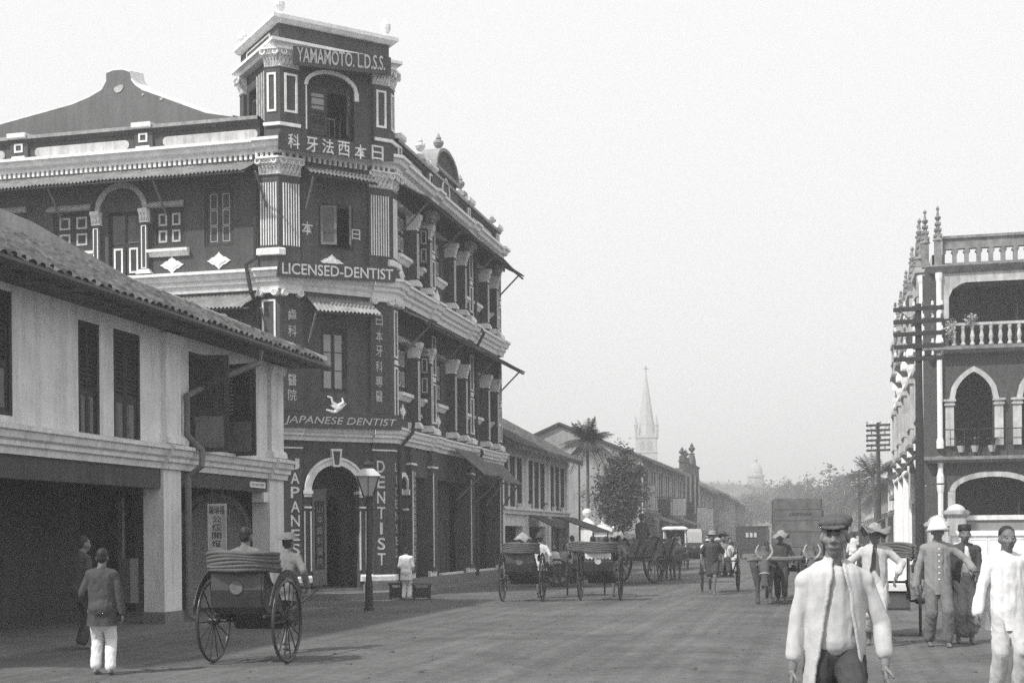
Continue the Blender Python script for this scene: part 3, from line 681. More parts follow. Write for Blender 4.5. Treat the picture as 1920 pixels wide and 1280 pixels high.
# small details of the first storey, left flank, mostly behind the shophouse roof
for a, b in wlA: window(D, FL, a, b, 5.5, 7.3, style='louvre')
awning(D, FL, FL.px(300, 565)[0], FL.px(487, 565)[0], 8.02, 7.60, .04, .75, M_TIN, struts=(-.25, -2.2), seed=2, skew=-.18)
awning(D, FL, -LL, FL.px(484, 310)[0], 11.52, 11.08, .06, .9, M_TIN, struts=(-.3, -3.2, -6.3), seed=3, skew=-.12)
c = FC.rect(570, 560, 735, 600); awning(D, FC, c[0] + .02, CL - .62, 8.00, 7.56, .05, .70, M_TIN, struts=(.78,), seed=4, skew=.05)
awning(D, FC, .60, CL - .66, 11.52, 11.12, .06, .70, M_TIND, struts=(.74,), seed=5)
awning(D, FR, .40, RL + .22, 8.00, 7.55, .06, .95, M_TIND, struts=(.9, 4.4, 8.4, 11.9), seed=6)
awning(D, FR, .40, RL + .22, 11.50, 11.02, .06, .95, M_TIND, struts=(.9, 4.4, 8.4, 11.9), seed=7)
a0, a1 = 5.2, 8.3; awning(D, FR, 5.3, 7.9, 4.35, 3.55, .3, 1.25, M_TIND, struts=(5.4, 7.8), seed=8, pitch=.2); awning(D, FR, 9.0, 11.5, 4.15, 3.45, .3, 1.0, M_TIND, struts=(9.1, 11.4), seed=9, pitch=.2)
# right flank: shuttered windows, balcony doors, slim columns, hoods, sills
for (b0, b1), up, lo in zip(BAY, bays2, bays1):
    for row, zt, zc in ((up, 10.85, 8.72), (lo, 7.2, 4.66)):
        for k in (0, 2):
            r = row[k]; window(D, FR, *r, style='panel2', mats=[M_WOOD, M_PAINT2], frame=M_WOOD, recess=.06, opens=((0, 0) if k == 0 else (70, 0)))
            mb = MB(); b = r[3] + .04; mb.hexa([FR.P(r[0] - .1, b, .26), FR.P(r[1] + .1, b, .26), FR.P(r[1] + .04, b, 0), FR.P(r[0] - .04, b, 0), FR.P(r[0] - .06, b + .2, .04), FR.P(r[1] + .06, b + .2, .04), FR.P(r[1] + .04, b + .2, 0), FR.P(r[0] - .04, b + .2, 0)]); mb.build('window_hood', M_PAINT2, D)
            mb = MB(); mb.sweep([FR.P(r[0] - .12, 0), FR.P(r[1] + .12, 0)], [(0, r[2] - .26), (.06, r[2] - .26), (.14, r[2] - .16), (.2, r[2] - .14), (.2, r[2] - .05), (0, r[2] - .03)]); mb.build('window_sill', M_TRIM, D)
            mb = MB(); c = (r[0] + r[1]) / 2
            quatrefoil(mb, FR, c, r[2] - .55, .26, .22, 0, .03); mb.build('plaster_quatrefoil', M_TRIM, D)
        r = row[1]; mb = MB(); mb.fb(FR, r[0] + .002, r[1] - .002, r[2] + .002, r[3] - .002, -.24, -.18); d_ = mb.build('balcony_door', M_WOOD, D)
        m_ = (r[0] + r[1]) / 2; h = r[3] - r[2]
        q_leaf(FR, r[0] + .06, m_ - .01, r[2] + .05, r[2] + h * .46, -.17, 'panel1').build('door_panel', [M_WOOD, M_PAINT2], d_); q_leaf(FR, m_ + .01, r[1] - .06, r[2] + .05, r[2] + h * .46, -.17, 'panel1').build('door_panel', [M_WOOD, M_PAINT2], d_)
        for k in (0, 1): q_leaf(FR, (r[0] + .04, m_)[k], (m_, r[1] - .04)[k], r[2] + h * .48, r[3] - .06, -.17, 'louvre').build('door_louvres', [M_WOOD, M_WALL], d_)
        for a in (r[0] - .17, r[1] + .17):
            mb = MB(); mb.fb(FR, a - .11, a + .11, zc + .02, zt - .5, 0, .30); mb.mark(0); panel(mb, FR, a - .07, a + .07, zc + .28, zt - .58, .025, .30, .02); mb.sweep([FR.P(a - .12, 0), FR.P(a + .12, 0)], [(0, zc + .04), (.40, zc + .04), (.40, zc + .12), (.32, zc + .22), (0, zc + .22)]); mb.mark(1)
            mb.build('slim_pilaster', [M_WALL, M_TRIM], D)
            mb = MB(); mb.sweep([FR.P(a - .12, 0), FR.P(a + .12, 0)], [(0, zt - .48), (.31, zt - .48), (.32, zt - .25), (.42, zt - .14), (.42, zt - .04), (0, zt - .04)]); leaf_row(mb, FR, a - .12, a + .12, zt - .44, zt - .18, .31, .40, 3, rnd); mb.build('small_capital', M_TRIM, D)
for a0, a1 in ((3.42, 3.95), (7.75, 8.30), (11.75, 12.22)):
    for z0, z1 in ((4.66, 8.0), (8.72, 11.36)):
        mb = MB(); mb.fb(FR, a0, a1, z0, z1, 0, .13); mb.mark(0); zm = (z0 + z1) / 2
        panel(mb, FR, a0 + .08, a1 - .08, zm + .12, z1 - .35, .05, .13, .025); panel(mb, FR, a0 + .08, a1 - .08, z0 + .35, zm - .12, .05, .13, .025); mb.fb(FR, a0 + .12, a1 - .12, zm - .07, zm + .07, .13, .16)
        mb.sweep([FR.P(a0 - .04, 0), FR.P(a1 + .04, 0)], [(0, z0 + .02), (.25, z0 + .02), (.25, z0 + .14), (.18, z0 + .22), (0, z0 + .22)]); mb.mark(1)
        mb.build('bay_pilaster', [M_WALL, M_TRIM], D)
    capital([FR.P(a0 - .02, 0), FR.P(a1 + .02, 0)], 10.95, 11.40, [(FR, a0, a1)]).build('leafy_capital', M_TRIM, D)
# parapet with long white panels, piers and pots
PAR = [(0, 12.05), (0, 12.52), (.05, 12.52), (.07, 12.58), (.14, 12.60), (.14, 12.68), (-.06, 12.70), (-.30, 12.66), (-.30, 12.05)]
mb = MB(); mb.sweep([PA - Vector((LL, 0, 0)), PA - Vector((.52, 0, 0))], PAR); mb.sweep([PB + Vector((0, .45, 0)), PB + Vector((0, RL, 0))], PAR); mb.build('parapet', M_WALL, D)
mb = MB(); cap = [(.052, 12.545), (.08, 12.60), (.155, 12.60), (.155, 12.69), (-.06, 12.715), (-.06, 12.70), (.05, 12.6)]
mb.sweep([PA - Vector((LL, 0, 0)), PA - Vector((.52, 0, 0))], cap); mb.sweep([PB + Vector((0, .45, 0)), PB + Vector((0, RL, 0))], cap); mb.build('parapet_moulding', mat('grimy_moulding', .34, .85, .25, 4, .3, 20, streak=.4), D)
def long_panel(mb, F, a0, a1, z0, z1):
    h = (z1 - z0) / 2; k = 6
    pts = [(a1 - h + h * sin(pi * j / k), (z0 + z1) / 2 - h * cos(pi * j / k)) for j in range(k + 1)] + [(a0 + h - h * sin(pi * j / k), (z0 + z1) / 2 + h * cos(pi * j / k)) for j in range(k + 1)]
    mb.prism(F, pts, 0, .03)
for u0, u1 in ((306, 484), (66, 243), (-160, 10)):
    mb = MB(); long_panel(mb, FL, FL.px(u0, 270)[0], FL.px(u1, 270)[0], 12.12, 12.37); mb.build('long_plaster_panel', M_WHITE2, D)
for u in (271, 38):
    a = FL.px(u, 265)[0]; mb = MB(); mb.fb(FL, a - .27, a + .27, 12.06, 12.60, .0, .07); mb.mark(0); panel(mb, FL, a - .13, a + .13, 12.26, 12.50, .045, .07, .03); mb.fb(FL, a - .2, a + .2, 12.10, 12.15, .07, .12); mb.sweep([FL.P(a - .28, 0), FL.P(a + .28, 0)], [(-.2, 12.60), (.10, 12.60), (.22, 12.64), (.22, 12.76), (-.2, 12.80)]); mb.mark(1)
    mb.build('parapet_pier', [M_WALL, M_TRIM], D)
for a0, a1 in ((.5, .9), (3.3, 4.05), (7.66, 8.38), (11.6, 12.27)):
    mb = MB(); mb.fb(FR, a0, a1, 12.06, 12.66, -.32, .08); mb.mark(0); c = (a0 + a1) / 2; panel(mb, FR, c - .15, c + .15, 12.2, 12.54, .05, .08, .03); mb.sweep([FR.P(a0 - .03, 0), FR.P(a1 + .03, 0)], [(-.36, 12.66), (.12, 12.66), (.22, 12.72), (.22, 12.84), (-.36, 12.86)]); mb.mark(1)
    mb.build('parapet_pier', [M_WALL, M_TRIM], D)
for a0, a1 in ((1.2, 3.0), (8.7, 11.3)):
    mb = MB(); long_panel(mb, FR, a0, a1, 12.16, 12.42); mb.build('long_plaster_panel', M_WHITE2, D)
for a, n, h in ((3.3, -.12, .62), (7.7, -.12, .60), (11.93, -.12, .36)):
    mb = MB(); p = FR.P(a, 12.86, n); b = .34 if h > 1 else .05
    if h > .5: mb.box(p.x - .2, p.x + .2, p.y - .2, p.y + .2, p.z - .01, p.z + .14); b = .14
    urn(mb, (p.x, p.y, p.z + (.14 if h > .5 else 0)), h, .16); mb.build('parapet_urn', M_GREYW if a > 4 else M_TRIM, D)
# curved pediment in the middle bay
mb = MB(); pz = 11.95; pc = 5.15
sh = [(pc - 1.5, pz + .1), (pc - 1.42, pz + .5), (pc - 1.22, pz + .7), (pc - 1.15, pz + .95)]
top = [(pc + 1.15 * cos(pi * (1 - k / 12)), pz + .98 + .62 * sin(pi * k / 12)) for k in range(13)]
mb.prism(FR, sh + top + [(2 * pc - a, z) for a, z in sh[::-1]], -.28, .12); mb.mark(0)
arch_band(mb, FR, pc - 1.15, pc + 1.15, pz + .98, .62, .10, -.32, .22); mb.fb(FR, pc - 1.3, pc + 1.3, pz + .86, pz + .97, -.32, .22); mb.mark(1)
mb.build('pediment', [M_WALL, M_GREYW], D)
mb = MB(); arch_band(mb, FR, pc - .36, pc + .36, pz + .45, .34, .06, .12, .15, kind='pointed'); mb.fb(FR, pc - .42, pc - .36, pz + .1, pz + .45, .12, .15); mb.fb(FR, pc + .36, pc + .42, pz + .1, pz + .45, .12, .15); mb.build('pediment_niche', M_TRIM, D)
mb = MB(); urn(mb, FR.P(pc, pz + 1.66, -.1), .62, .17); mb.build('pediment_urn', M_GREYW, D)
for a in (pc - 1.45, pc + 1.45):
    mb = MB(); mb.torus(FR.P(a, pz + .85, -.08), (1, 0, 0), .17, .09, 14, 6); mb.build('pediment_scroll', M_GREYW, D)
# turret over the chamfer: a square room set on the diagonal
TB = 2.75                                          # depth of its flanks
FTL = Face(PA - CD.cross(UPV) * -0 + Vector((-.7071, .7071, 0)) * TB + CD * .06, (.7071, -.7071)); FTR = Face(PB - CD * .06, (-.7071, .7071))
tw = [PA + CD * .06 + Vector((-.7071, .7071, 0)) * TB, PA + CD * .06, PB - CD * .06, PB - CD * .06 + Vector((-.7071, .7071, 0)) * TB]
tdoor = FC.rect(576, 160, 664, 275); ta0, ta1 = tdoor[0], tdoor[1]
mb = MB(); zt = 14.62
wall(mb, FC, .06, CL - .06, 12.05, zt, [(ta0, ta1, 12.3, 14.12)], .3); wall(mb, FTL, 0, TB, 12.05, zt, [(.45, 1.25, 12.75, 14.0)], .25); wall(mb, FTR, 0, TB, 12.05, zt, [], .25)
mb.quad(tw[0] + UPV * 12.05, tw[3] + UPV * 12.05, tw[3] + UPV * zt, tw[0] + UPV * zt); mb.quad(*[p + UPV * zt for p in tw])
spandrel(mb, FC, ta0, ta1, 13.62, 14.12, .40, -.28, -.003); mb.build('turret_wall', M_WALL, D)
mb = MB(); arch_band(mb, FC, ta0, ta1, 13.62, .39, .10, 0, .06, n=10); mb.fb(FC, ta0 - .05, ta0 - .012, 12.45, 13.62, .0, .03); mb.fb(FC, ta1 - .01, ta1 + .12, 13.4, 13.62, 0, .06); mb.build('turret_arch_moulding', M_TRIM, D)
mb = MB(); mb.frame(FC, ta0 + .01, ta1 - .01, 12.3, 13.66, .08, -.25, -.12); mb.fb(FC, ta0, ta1, 13.66, 14.11, -.28, -.2); tw_ = mb.build('turret_window', M_WOOD, D)
cc = (ta0 + ta1) / 2
def glazed(F, a0, a1, z0, z1, n, ang, hinge, parent):
    q_leaf(F, a0, a1, z0, z1 - .62, n, 'louvre', ang, hinge).build('shutter', [M_WOOD, M_WALL], parent); q_leaf(F, a0, a1, z1 - .60, z1, n, 'panes', ang, hinge).build('casement', [M_WOOD, M_GLASS], parent)
glazed(FC, ta0 + .09, ta0 + .62, 12.38, 13.58, -.16, 4, 'l', tw_); glazed(FC, ta1 - .55, ta1 - .09, 12.38, 13.58, -.10, 55, 'r', tw_)
mb = MB()
for z in (12.85,): mb.fb(FC, ta0 + .64, ta1 - .5, z, z + .04, -.16, -.13)
for k in range(3): mb.fb(FC, ta0 + .68 + .16 * k, ta0 + .70 + .16 * k, 12.38, 12.85, -.155, -.135)
mb.build('window_rail', M_WOOD2, tw_)
mb = MB(); mb.frame(FTL, .455, 1.245, 12.755, 13.995, .07, -.2, .02); s_ = mb.build('side_window', M_WOOD, D); q_leaf(FTL, .53, 1.17, 12.83, 13.7, -.1, 'louvre').build('shutter', [M_WOOD, M_WALL], s_)
for k in range(6):
    mb = MB(); a = 1.38 + .17 * k; mb.tube([FTL.P(a, 12.5, .10), FTL.P(a, 14.1, .10)], .035, 8); mb.build('turret_bar', M_PAINT2, D)
for pth, fcs, nm in (([tw[1] - Vector((.40, 0, 0)), tw[1], tw[1] + CD * .50], [(Face(tw[1] - Vector((.4, 0, 0)), (1, 0)), 0, .4), (FC, .06, .56)], 'l'), ([tw[2] - CD * .44, tw[2], tw[2] + Vector((0, .40, 0))], [(FC, CL - .50, CL - .06), (Face(tw[2], (0, 1)), 0, .4)], 'r'), ([tw[0], tw[0] + Vector((.7071, -.7071, 0)) * .3], [(FTL, 0, .3)], 'b')):
    mb = MB(); mb.sweep(pth, [(0, 12.05), (.14, 12.05), (.14, 12.3), (.10, 12.34), (.10, 13.95), (0, 13.95)]); mb.build('turret_pilaster', M_WALL, D)
    capital(pth, 13.95, 14.42, fcs).build('leafy_capital', M_TRIM, D)
    mb = MB(); mb.sweep(pth, [(.14, 12.40), (.20, 12.40), (.20, 12.48), (.14, 12.50)])
    for F, a0, a1 in fcs:
        if a1 - a0 > .35: panel(mb, F, a0 + .08, a1 - .06, 12.78, 13.80, .055, .10, .03)
    mb.build('turret_panel_border', M_TRIM, D)
mb = MB(); tp = [(0, 14.42), (.20, 14.42), (.24, 14.50), (.34, 14.54), (.34, 14.62), (0, 14.66)]; mb.sweep(tw, tp); mb.sweep(tw, [(0, 15.1), (.16, 15.1), (.26, 15.18), (.26, 15.28), (-.2, 15.32)])
mb.build('turret_cornice', M_TRIM, D)
mb = MB(); mb.sweep(tw, [(0.02, 14.62), (.06, 14.62), (.06, 15.12), (-.22, 15.12), (-.22, 14.62)]); mb.build('turret_parapet', M_WALL, D)
mb = MB(); panel(mb, FTL, .5, TB - .5, 14.72, 15.02, .045, .06, .025); mb.build('parapet_panel_border', M_TRIM, D)
for p in (tw[0], tw[1], tw[2]):
    mb = MB(); q = p * 1.0; mb.lathe([(.17, 0), (.17, .08), (.07, .14), (.15, .3), (.15, .4), (.04, .55), (.005, .62)], (q.x - .05, q.y + .12, 15.31), 10); mb.build('turret_finial', M_TRIM, D)
# high gable wall behind the left parapet
gy = PA.y + 2.0; FG = Face((PA.x, gy), (1, 0))
prof = [FG.px(u, v) for u, v in ((-130, 270), (135, 196), (170, 181), (191, 168), (199, 152), (199, 137), (213, 132), (229, 131), (243, 135), (245, 150), (253, 160), (266, 169), (300, 181), (341, 196), (385, 212), (436, 219))]
base = [(prof[-1][0], 12.0), (prof[0][0], 12.0)]
mb = MB(); mb.prism(FG, prof + base, -.35, 0); mb.build('gable_wall', mat('smoky_gable_plaster', .15, .9, .14, .7, .3, 9, streak=.25), D); gw = D.children[-1]
mb = MB(); q = [(a + .0, z) for a, z in prof]
for k in range(len(q) - 1):
    (a0, z0), (a1, z1) = q[k], q[k + 1]
    mb.hexa([FG.P(a0, z0 + .003, -.01), FG.P(a1, z1 + .003, -.01), FG.P(a1, z1 + .003, -.62), FG.P(a0, z0 + .003, -.62), FG.P(a0, z0 + .05, -.01), FG.P(a1, z1 + .05, -.01), FG.P(a1 + .10, z1 + .15, -.62), FG.P(a0 + .10, z0 + .15, -.62)])
mb.build('gable_coping', M_TRIM, gw)
for u, v, r in ((223, 167, .13), (303, 186, .05), (268, 178, .035)):
    a, z = FG.px(u, v); mb = MB(); mb.prism(FG, [(a + r * 1.15 * cos(t) * (1 + .15 * sin(3 * t)), z + r * .85 * sin(t + .3)) for t in [2 * pi * k / 12 for k in range(12)]], .0, .02); mb.build('plaster_patch', M_PAINT2, gw)
mb = MB(); mb.quad((bx, gy - .3, 11.96), (PB.x - .2, gy - .3, 11.96), (PB.x - .2, by, 11.96), (bx, by, 11.96)); mb.build('flat_roof', M_GREYW, D)
# downpipes
for nm, pts in (('downpipe', [FL.P(-.62, 11.5, .12), FL.P(-.62, 8.95, .12), FL.P(-.74, 8.72, .45), FL.P(-.60, 8.0, .45), FL.P(-.58, 7.7, .1), FL.P(-.58, .3, .1)]), ('downpipe', [FR.P(.50, 4.9, .5), FR.P(.50, 4.5, .46), FR.P(.30, 4.05, .15), FR.P(.30, .2, .15)]), ('downpipe', [FR.P(8.36, 11.0, .2), FR.P(8.36, 8.8, .2), FR.P(8.30, 8.4, .5), FR.P(8.36, 7.9, .2), FR.P(8.36, 4.8, .2), FR.P(8.36, 4.4, .4), FR.P(8.36, 4.0, .2), FR.P(8.36, .3, .2)])):
    mb = MB(); mb.tube(pts, .055, 8); mb.build('downpipe', M_IRON, D)
# brushed lettering painted on the walls themselves
def painted(label, m, fill):
    mb = MB(); fill(mb); o = mb.build('painted_lettering', m, D, kind='stuff'); o['label'] = label; return o
def zpx(F, u, v, n=0): return F.px(u, v, n)
def L1(mb):
    a, zt = FC.px(553, 856, .075); zb = FC.px(553, 1069, .075)[1]; add_column_text(mb, FC, 'JAPANESE', a, .25, zt, zb, .076, .80, .012)
painted('white block letters JAPANESE running down the left pier', M_PAINT, L1)
def L2(mb):
    a, zt = FC.px(714, 860, .075); zb = FC.px(714, 1062, .075)[1]; add_column_text(mb, FC, 'DENTIST', a, .24, zt, zb, .076, .78, .012)
painted('white block letters DENTIST running down the right pier', M_PAINT, L2)
def L3(mb): add_column_text(mb, FR, 'LICENSED', .21, .22, 3.7, 1.0, .076, .7, .01)
painted('narrow letters LICENSED on the side of the corner pier', M_PAINT2, L3)
def L4(mb): add_column_text(mb, FR, 'JAPANESEDENTIST', 1.64, .22, 3.5, .85, .145, .72, .01)
painted('small letters down the first side pilaster', M_PAINT2, L4)
def L5(mb):
    a, z = FC.px(576, 428); add_text(mb, FC, '本', a - .16, a + .16, z - .18, z + .18, .012, .012); a, z = FC.px(667, 440); add_text(mb, FC, '日', a - .13, a + .13, z - .14, z + .14, .012, .012)
painted('two white characters either side of the upper window', M_PAINT, L5)
def L6(mb): add_column_text(mb, FR, 'そつきね', 10.9, .7, 3.3, .5, -.535, .8, .01)
painted('large dark brushed characters on the far shop boarding', M_INK, L6)
# ------------------------------------------------------------------ sign boards (things of their own, fixed to the building)
def board(label, F, corners, n0, n1, fill, m=M_BOARD, pm=M_PAINT2, edge=True):
    P = [F.px(u, v, n1) for u, v in corners]; mb = MB(); mb.prism(F, P, n0, n1)
    o = mb.build('sign_board', m); tag(o, label, 'sign', 'sign boards on the corner building')
    t = MB(); fill(t, P); t.build('lettering', pm, o, kind='stuff')
    return o
def fit(F, txt, P, n, mx, mz, bold=.01, shear=0):
    def g(mb, Q):
        a0, a1 = P[0][0], P[1][0]
    return g
def line_text(F, txt, n, u0, v0, u1, v1, h_px, bold=.012, shear=0.0, pad=0):
    def g(mb, P):
        a0, z0 = F.px(u0, v0, n); a1, z1 = F.px(u1, v1, n); h = F.px(u0, v0 - h_px, n)[1] - z0
        add_text(mb, F, txt, a0, a1, z0, z0 + h, n + .003, bold, shear, slant=z1 - z0)
    return g
board('long black board lettered LICENSED-DENTIST above the first-floor awning', FC, ((519, 518), (741, 529), (744, 502), (522, 487)), .46, .50, line_text(FC, 'LICENSED-DENTIST', .50, 529, 513, 737, 525, 21, .012), pm=M_PAINT)
board('long black board lettered JAPANESE DENTIST in slanted capitals over the arched doorway', FC, ((520, 800), (753, 806), (755, 778), (525, 771)), .38, .42, line_text(FC, 'JAPANESE DENTIST', .42, 533, 796, 744, 803, 18, .0, .25))
def chars_line(F, chars, cs, n, wpx, hpx, bold=.012):
    def g(mb, P):
        for ch, (u, v) in zip(chars, cs):
            a0, z0 = F.px(u - wpx / 2, v + hpx / 2, n); a1, z1 = F.px(u + wpx / 2, v - hpx / 2, n); add_text(mb, F, ch, a0, a1, z0, z1, n + .003, bold)
    return g
board('dark board with six large white characters at the foot of the turret', FC, ((522, 279), (738, 303), (738, 277), (523, 247)), .53, .57, chars_line(FC, '科牙法西本日', [(551, 265), (585, 271), (615, 275), (645, 279), (676, 285), (708, 287)], .57, 22, 24), pm=M_PAINT)
def yam(mb, P):
    P = [FC.px(u, v, .44) for u, v in ((557, 118), (722, 136))]; zt = 14.62 + .40
    add_text(mb, FC, 'YAMAMOTO. L.D.S.S.', P[0][0], P[1][0], P[0][1] + .03, P[0][1] + .42, .444, .012, 0, slant=P[1][1] - P[0][1] + .02)
board('black board with pale capitals ending L.D.S.S. round the turret top', FC, ((550, 121), (733, 142), (733, 108), (550, 86)), .40, .44, yam)
def col_board(label, u0, u1, v0, v1, chars, cy, uc, w=.24):
    F = FC; a0, a1 = F.px(u0, (v0 + v1) / 2, .1)[0], F.px(u1, (v0 + v1) / 2, .1)[0]; z1 = F.px(u0, v0, .1)[1]; z0 = F.px(u0, v1, .1)[1]
    mb = MB(); mb.fb(F, a0, a1, z0, z1, .075, .11); o = mb.build('sign_board', M_BOARD); tag(o, label, 'sign', 'sign boards on the corner building')
    t = MB()
    for ch, y in zip(chars, cy):
        a, z = F.px(uc, y, .11); add_text(t, F, ch, a - w / 2, a + w / 2, z - .15, z + .15, .114, .006)
    t.build('lettering', M_PAINT2, o, kind='stuff')
col_board('tall narrow black board of white characters on the left of the first-floor window', 533, 568, 564, 768, '齒科治療醫院', (590, 620, 651, 682, 712, 740), 548)
col_board('tall narrow black board of white characters on the right of the first-floor window', 695, 728, 586, 774, '日本牙科專醫', (600, 630, 658, 687, 715, 743), 711, .21)
mb = MB(); a0, a1 = x0 + .57, x0 + .84; mb.fb(FC, a0, a1, .75, 2.62, R1 + .052, R1 + .085); o = mb.build('sign_board', M_BOARD); tag(o, 'narrow black board of faint characters inside the arched doorway', 'sign', 'sign boards on the corner building')
t = MB(); add_column_text(t, FC, '山本齒科醫院', (a0 + a1) / 2, .17, 2.55, .8, R1 + .088, .72); t.build('lettering', M_PAINT2, o, kind='stuff')
mb = MB(); mb.fb(FL, -.40, -.02, .7, 3.15, .08, .12); o = mb.build('sign_board', M_WALL); tag(o, 'grey upright board with dark characters in the gap beside the white shophouse', 'sign', 'sign boards on the corner building')
t = MB(); add_column_text(t, FL, '福公煙燈', -.21, .28, 3.1, .9, .124, .7, .01); t.build('lettering', M_BLACK, o, kind='stuff')
# ------------------------------------------------------------------ white two-storey shophouse on the near left, arcade below, hipped tile roof
XW = -12.2; FW = Face((XW, 0), (0, 1)); WE = 28.31; WS = 12.0
H = empty('white_shophouse', 'white two-storey shophouse with dark shutters, arcade and hipped tile roof on the near left', 'building')
def wz(u, v0, v1, a):                              # heights at picture rows
    return FW.px(u, v1)[1], FW.px(u, v0)[1]
win = []
for u0, u1, v0, v1, op in ((147, 187, 604, 826, (0, 0)), (213, 263, 622, 838, (0, 0)), (354, 424, 668, 858, (75, 80)), (437, 470, 690, 866, (0, 0))):
    a0, a1 = FW.px(u0, 720)[0], FW.px(u1, 720)[0]; um = (u0 + u1) / 2; win.append((a0, a1, FW.px(um, v1)[1], min(5.42, FW.px(um, v0)[1]), op))
win += [(17.3, 18.1, 3.5, 5.4, (0, 0)), (14.9, 15.8, 3.5, 5.4, (0, 0))]
mb = MB(); wall(mb, FW, WS, WE, 3.32, 5.95, [w[:4] for w in win], .25)
FE = Face((XW, WE), (-1, 0))                       # far gable end, closes the box
mb.quad((XW, WE, 0), (XW - 9, WE, 0), (XW - 9, WE, 5.95), (XW, WE, 5.95)); mb.quad((XW, WS, 0), (XW - 9, WS, 0), (XW - 9, WS, 5.95), (XW, WS, 5.95)); mb.quad((XW - 9, WS, 0), (XW - 9, WE, 0), (XW - 9, WE, 5.95), (XW - 9, WS, 5.95))
mb.build('wall', M_WHITE, H)
for a0, a1, z0, z1, op in win:
    w = window(H, FW, a0, a1, z0, z1, style='louvre', mats=[M_WOOD, M_WOOD2], frame=M_WOOD, recess=.06, opens=op)
    mb = MB(); mb.fb(FW, a0, a1, z0, z1, -.5, -.45); mb.build('window_back', M_BLACK, w)  # black sheet stands in for the dark room behind
mb = MB(); mb.fb(FW, WS, WE - .02, 3.05, 3.18, -9, -.3); mb.fb(FW, WS, WE - .02, 5.55, 5.6, -8.9, -.3); mb.build('upper_floor', M_WOOD, H)
# string course with mouldings, breaking forward over the piers
CP = [(-.25, 2.92), (.05, 2.92), (.07, 3.02), (.13, 3.05), (.13, 3.12), (.19, 3.16), (.21, 3.26), (.26, 3.28), (.26, 3.34), (.0, 3.40), (-.25, 3.40)]
mb = MB(); mb.sweep([FW.P(WS, 0), FW.P(WE + .05, 0)], CP)
p1 = (FW.px(302, 1000)[0], FW.px(335, 1000)[0]); p2 = (27.55, WE + .02); p0 = (16.4, 17.1)
for a0, a1 in (p1, p2, p0):
    mb.sweep([FW.P(a0 - .06, 0), FW.P(a1 + .06, 0)], [(n + .08, z + (.004 if k > 4 else -.004)) for k, (n, z) in enumerate(CP)])
mb.build('string_course', M_WHITE, H)
mb = MB(); mb.fb(FW, WS, p1[0], 2.55, 2.92, -.28, .0); mb.fb(FW, p1[1], p2[0], 2.62, 2.92, -.28, .0); mb.build('arcade_beam', M_WALL, H)  # dark paint puts the arcade's shade into the beam's colour
for a0, a1 in (p1, p2, p0):
    mb = MB(); mb.fb(FW, a0, a1, .24, 2.91, -.36, .06); mb.mark(0); mb.fb(FW, a0 - .02, a1 + .02, 0.02, .24, -.38, .08); mb.mark(1)
    mb.build('arcade_pier', [M_WHITE, M_STONE], H)
    mb = MB(); mb.fb(FW, a0 + .06, a1 - .04, 3.40, 5.45, 0, .09)
    mb.sweep([FW.P(a0 + .02, 0), FW.P(a1, 0)], [(0, 3.40), (.16, 3.40), (.16, 3.50), (.11, 3.56), (0, 3.56)]); mb.sweep([FW.P(a0 + .02, 0), FW.P(a1, 0)], [(0, 5.28), (.12, 5.28), (.17, 5.40), (.17, 5.46), (0, 5.46)])
    mb.build('upper_pilaster', M_WHITE, H)
mb = MB(); mb.fb(FW, p2[0] - .25, p2[0], 2.40, 2.62, -.25, .03); mb.build('beam_bracket', M_WHITE, H)
# covered walk: back wall with shopfronts, floor, arch between the two shops
BK = -2.6
mb = MB(); wall(mb, Face((XW + BK, 0), (0, 1)), WS, WE, 0, 3.05, [(13.2, 16, .05, 2.6), (18.2, 21.3, .05, 2.7), (24.2, 26.4, .05, 2.65)], .25); mb.build('shopfront_wall', M_WALL, H)  # dark paint stands in for the deep shade of the walk
for a0, a1 in ((13.2, 16), (18.2, 21.3), (24.2, 26.4)):
    mb = MB(); k = 7
    FB = Face((XW + BK, 0), (0, 1))
    for j in range(k): mb.fb(FB, a0 + (a1 - a0) * j / k + .01, a0 + (a1 - a0) * (j + 1) / k - .01, .05, 2.6, -.24, -.19 + .02 * (j % 2))
    mb.build('shop_shutter', M_WOOD, H)
for y in (27.9,):                             # cross walls over the walk, pierced by round arches facing along the street
    FX = Face((XW + BK, y), (1, 0)); mb = MB(); w = -BK - .38
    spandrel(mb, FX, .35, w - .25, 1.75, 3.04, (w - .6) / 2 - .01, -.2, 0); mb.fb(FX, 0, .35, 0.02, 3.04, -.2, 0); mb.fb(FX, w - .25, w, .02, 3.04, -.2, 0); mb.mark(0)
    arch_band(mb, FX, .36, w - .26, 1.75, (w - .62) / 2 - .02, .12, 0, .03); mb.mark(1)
    mb.build('cross_arch', [M_WALL, M_WHITE2], H)  # wall colour darkened to carry the shade around the arch
FBk = Face((XW + BK, 0), (0, 1)); a0, a1 = FBk.px(220, 1080)[0], FBk.px(236, 1080)[0]; mb = MB(); mb.fb(FBk, a0, a1, .25, FBk.px(228, 1046)[1], .02, .3); mb.fb(FBk, a0, a0 + .1, FBk.px(228, 1046)[1], 2.5, .02, .12); mb.build('back_pier', M_GREYW, H)
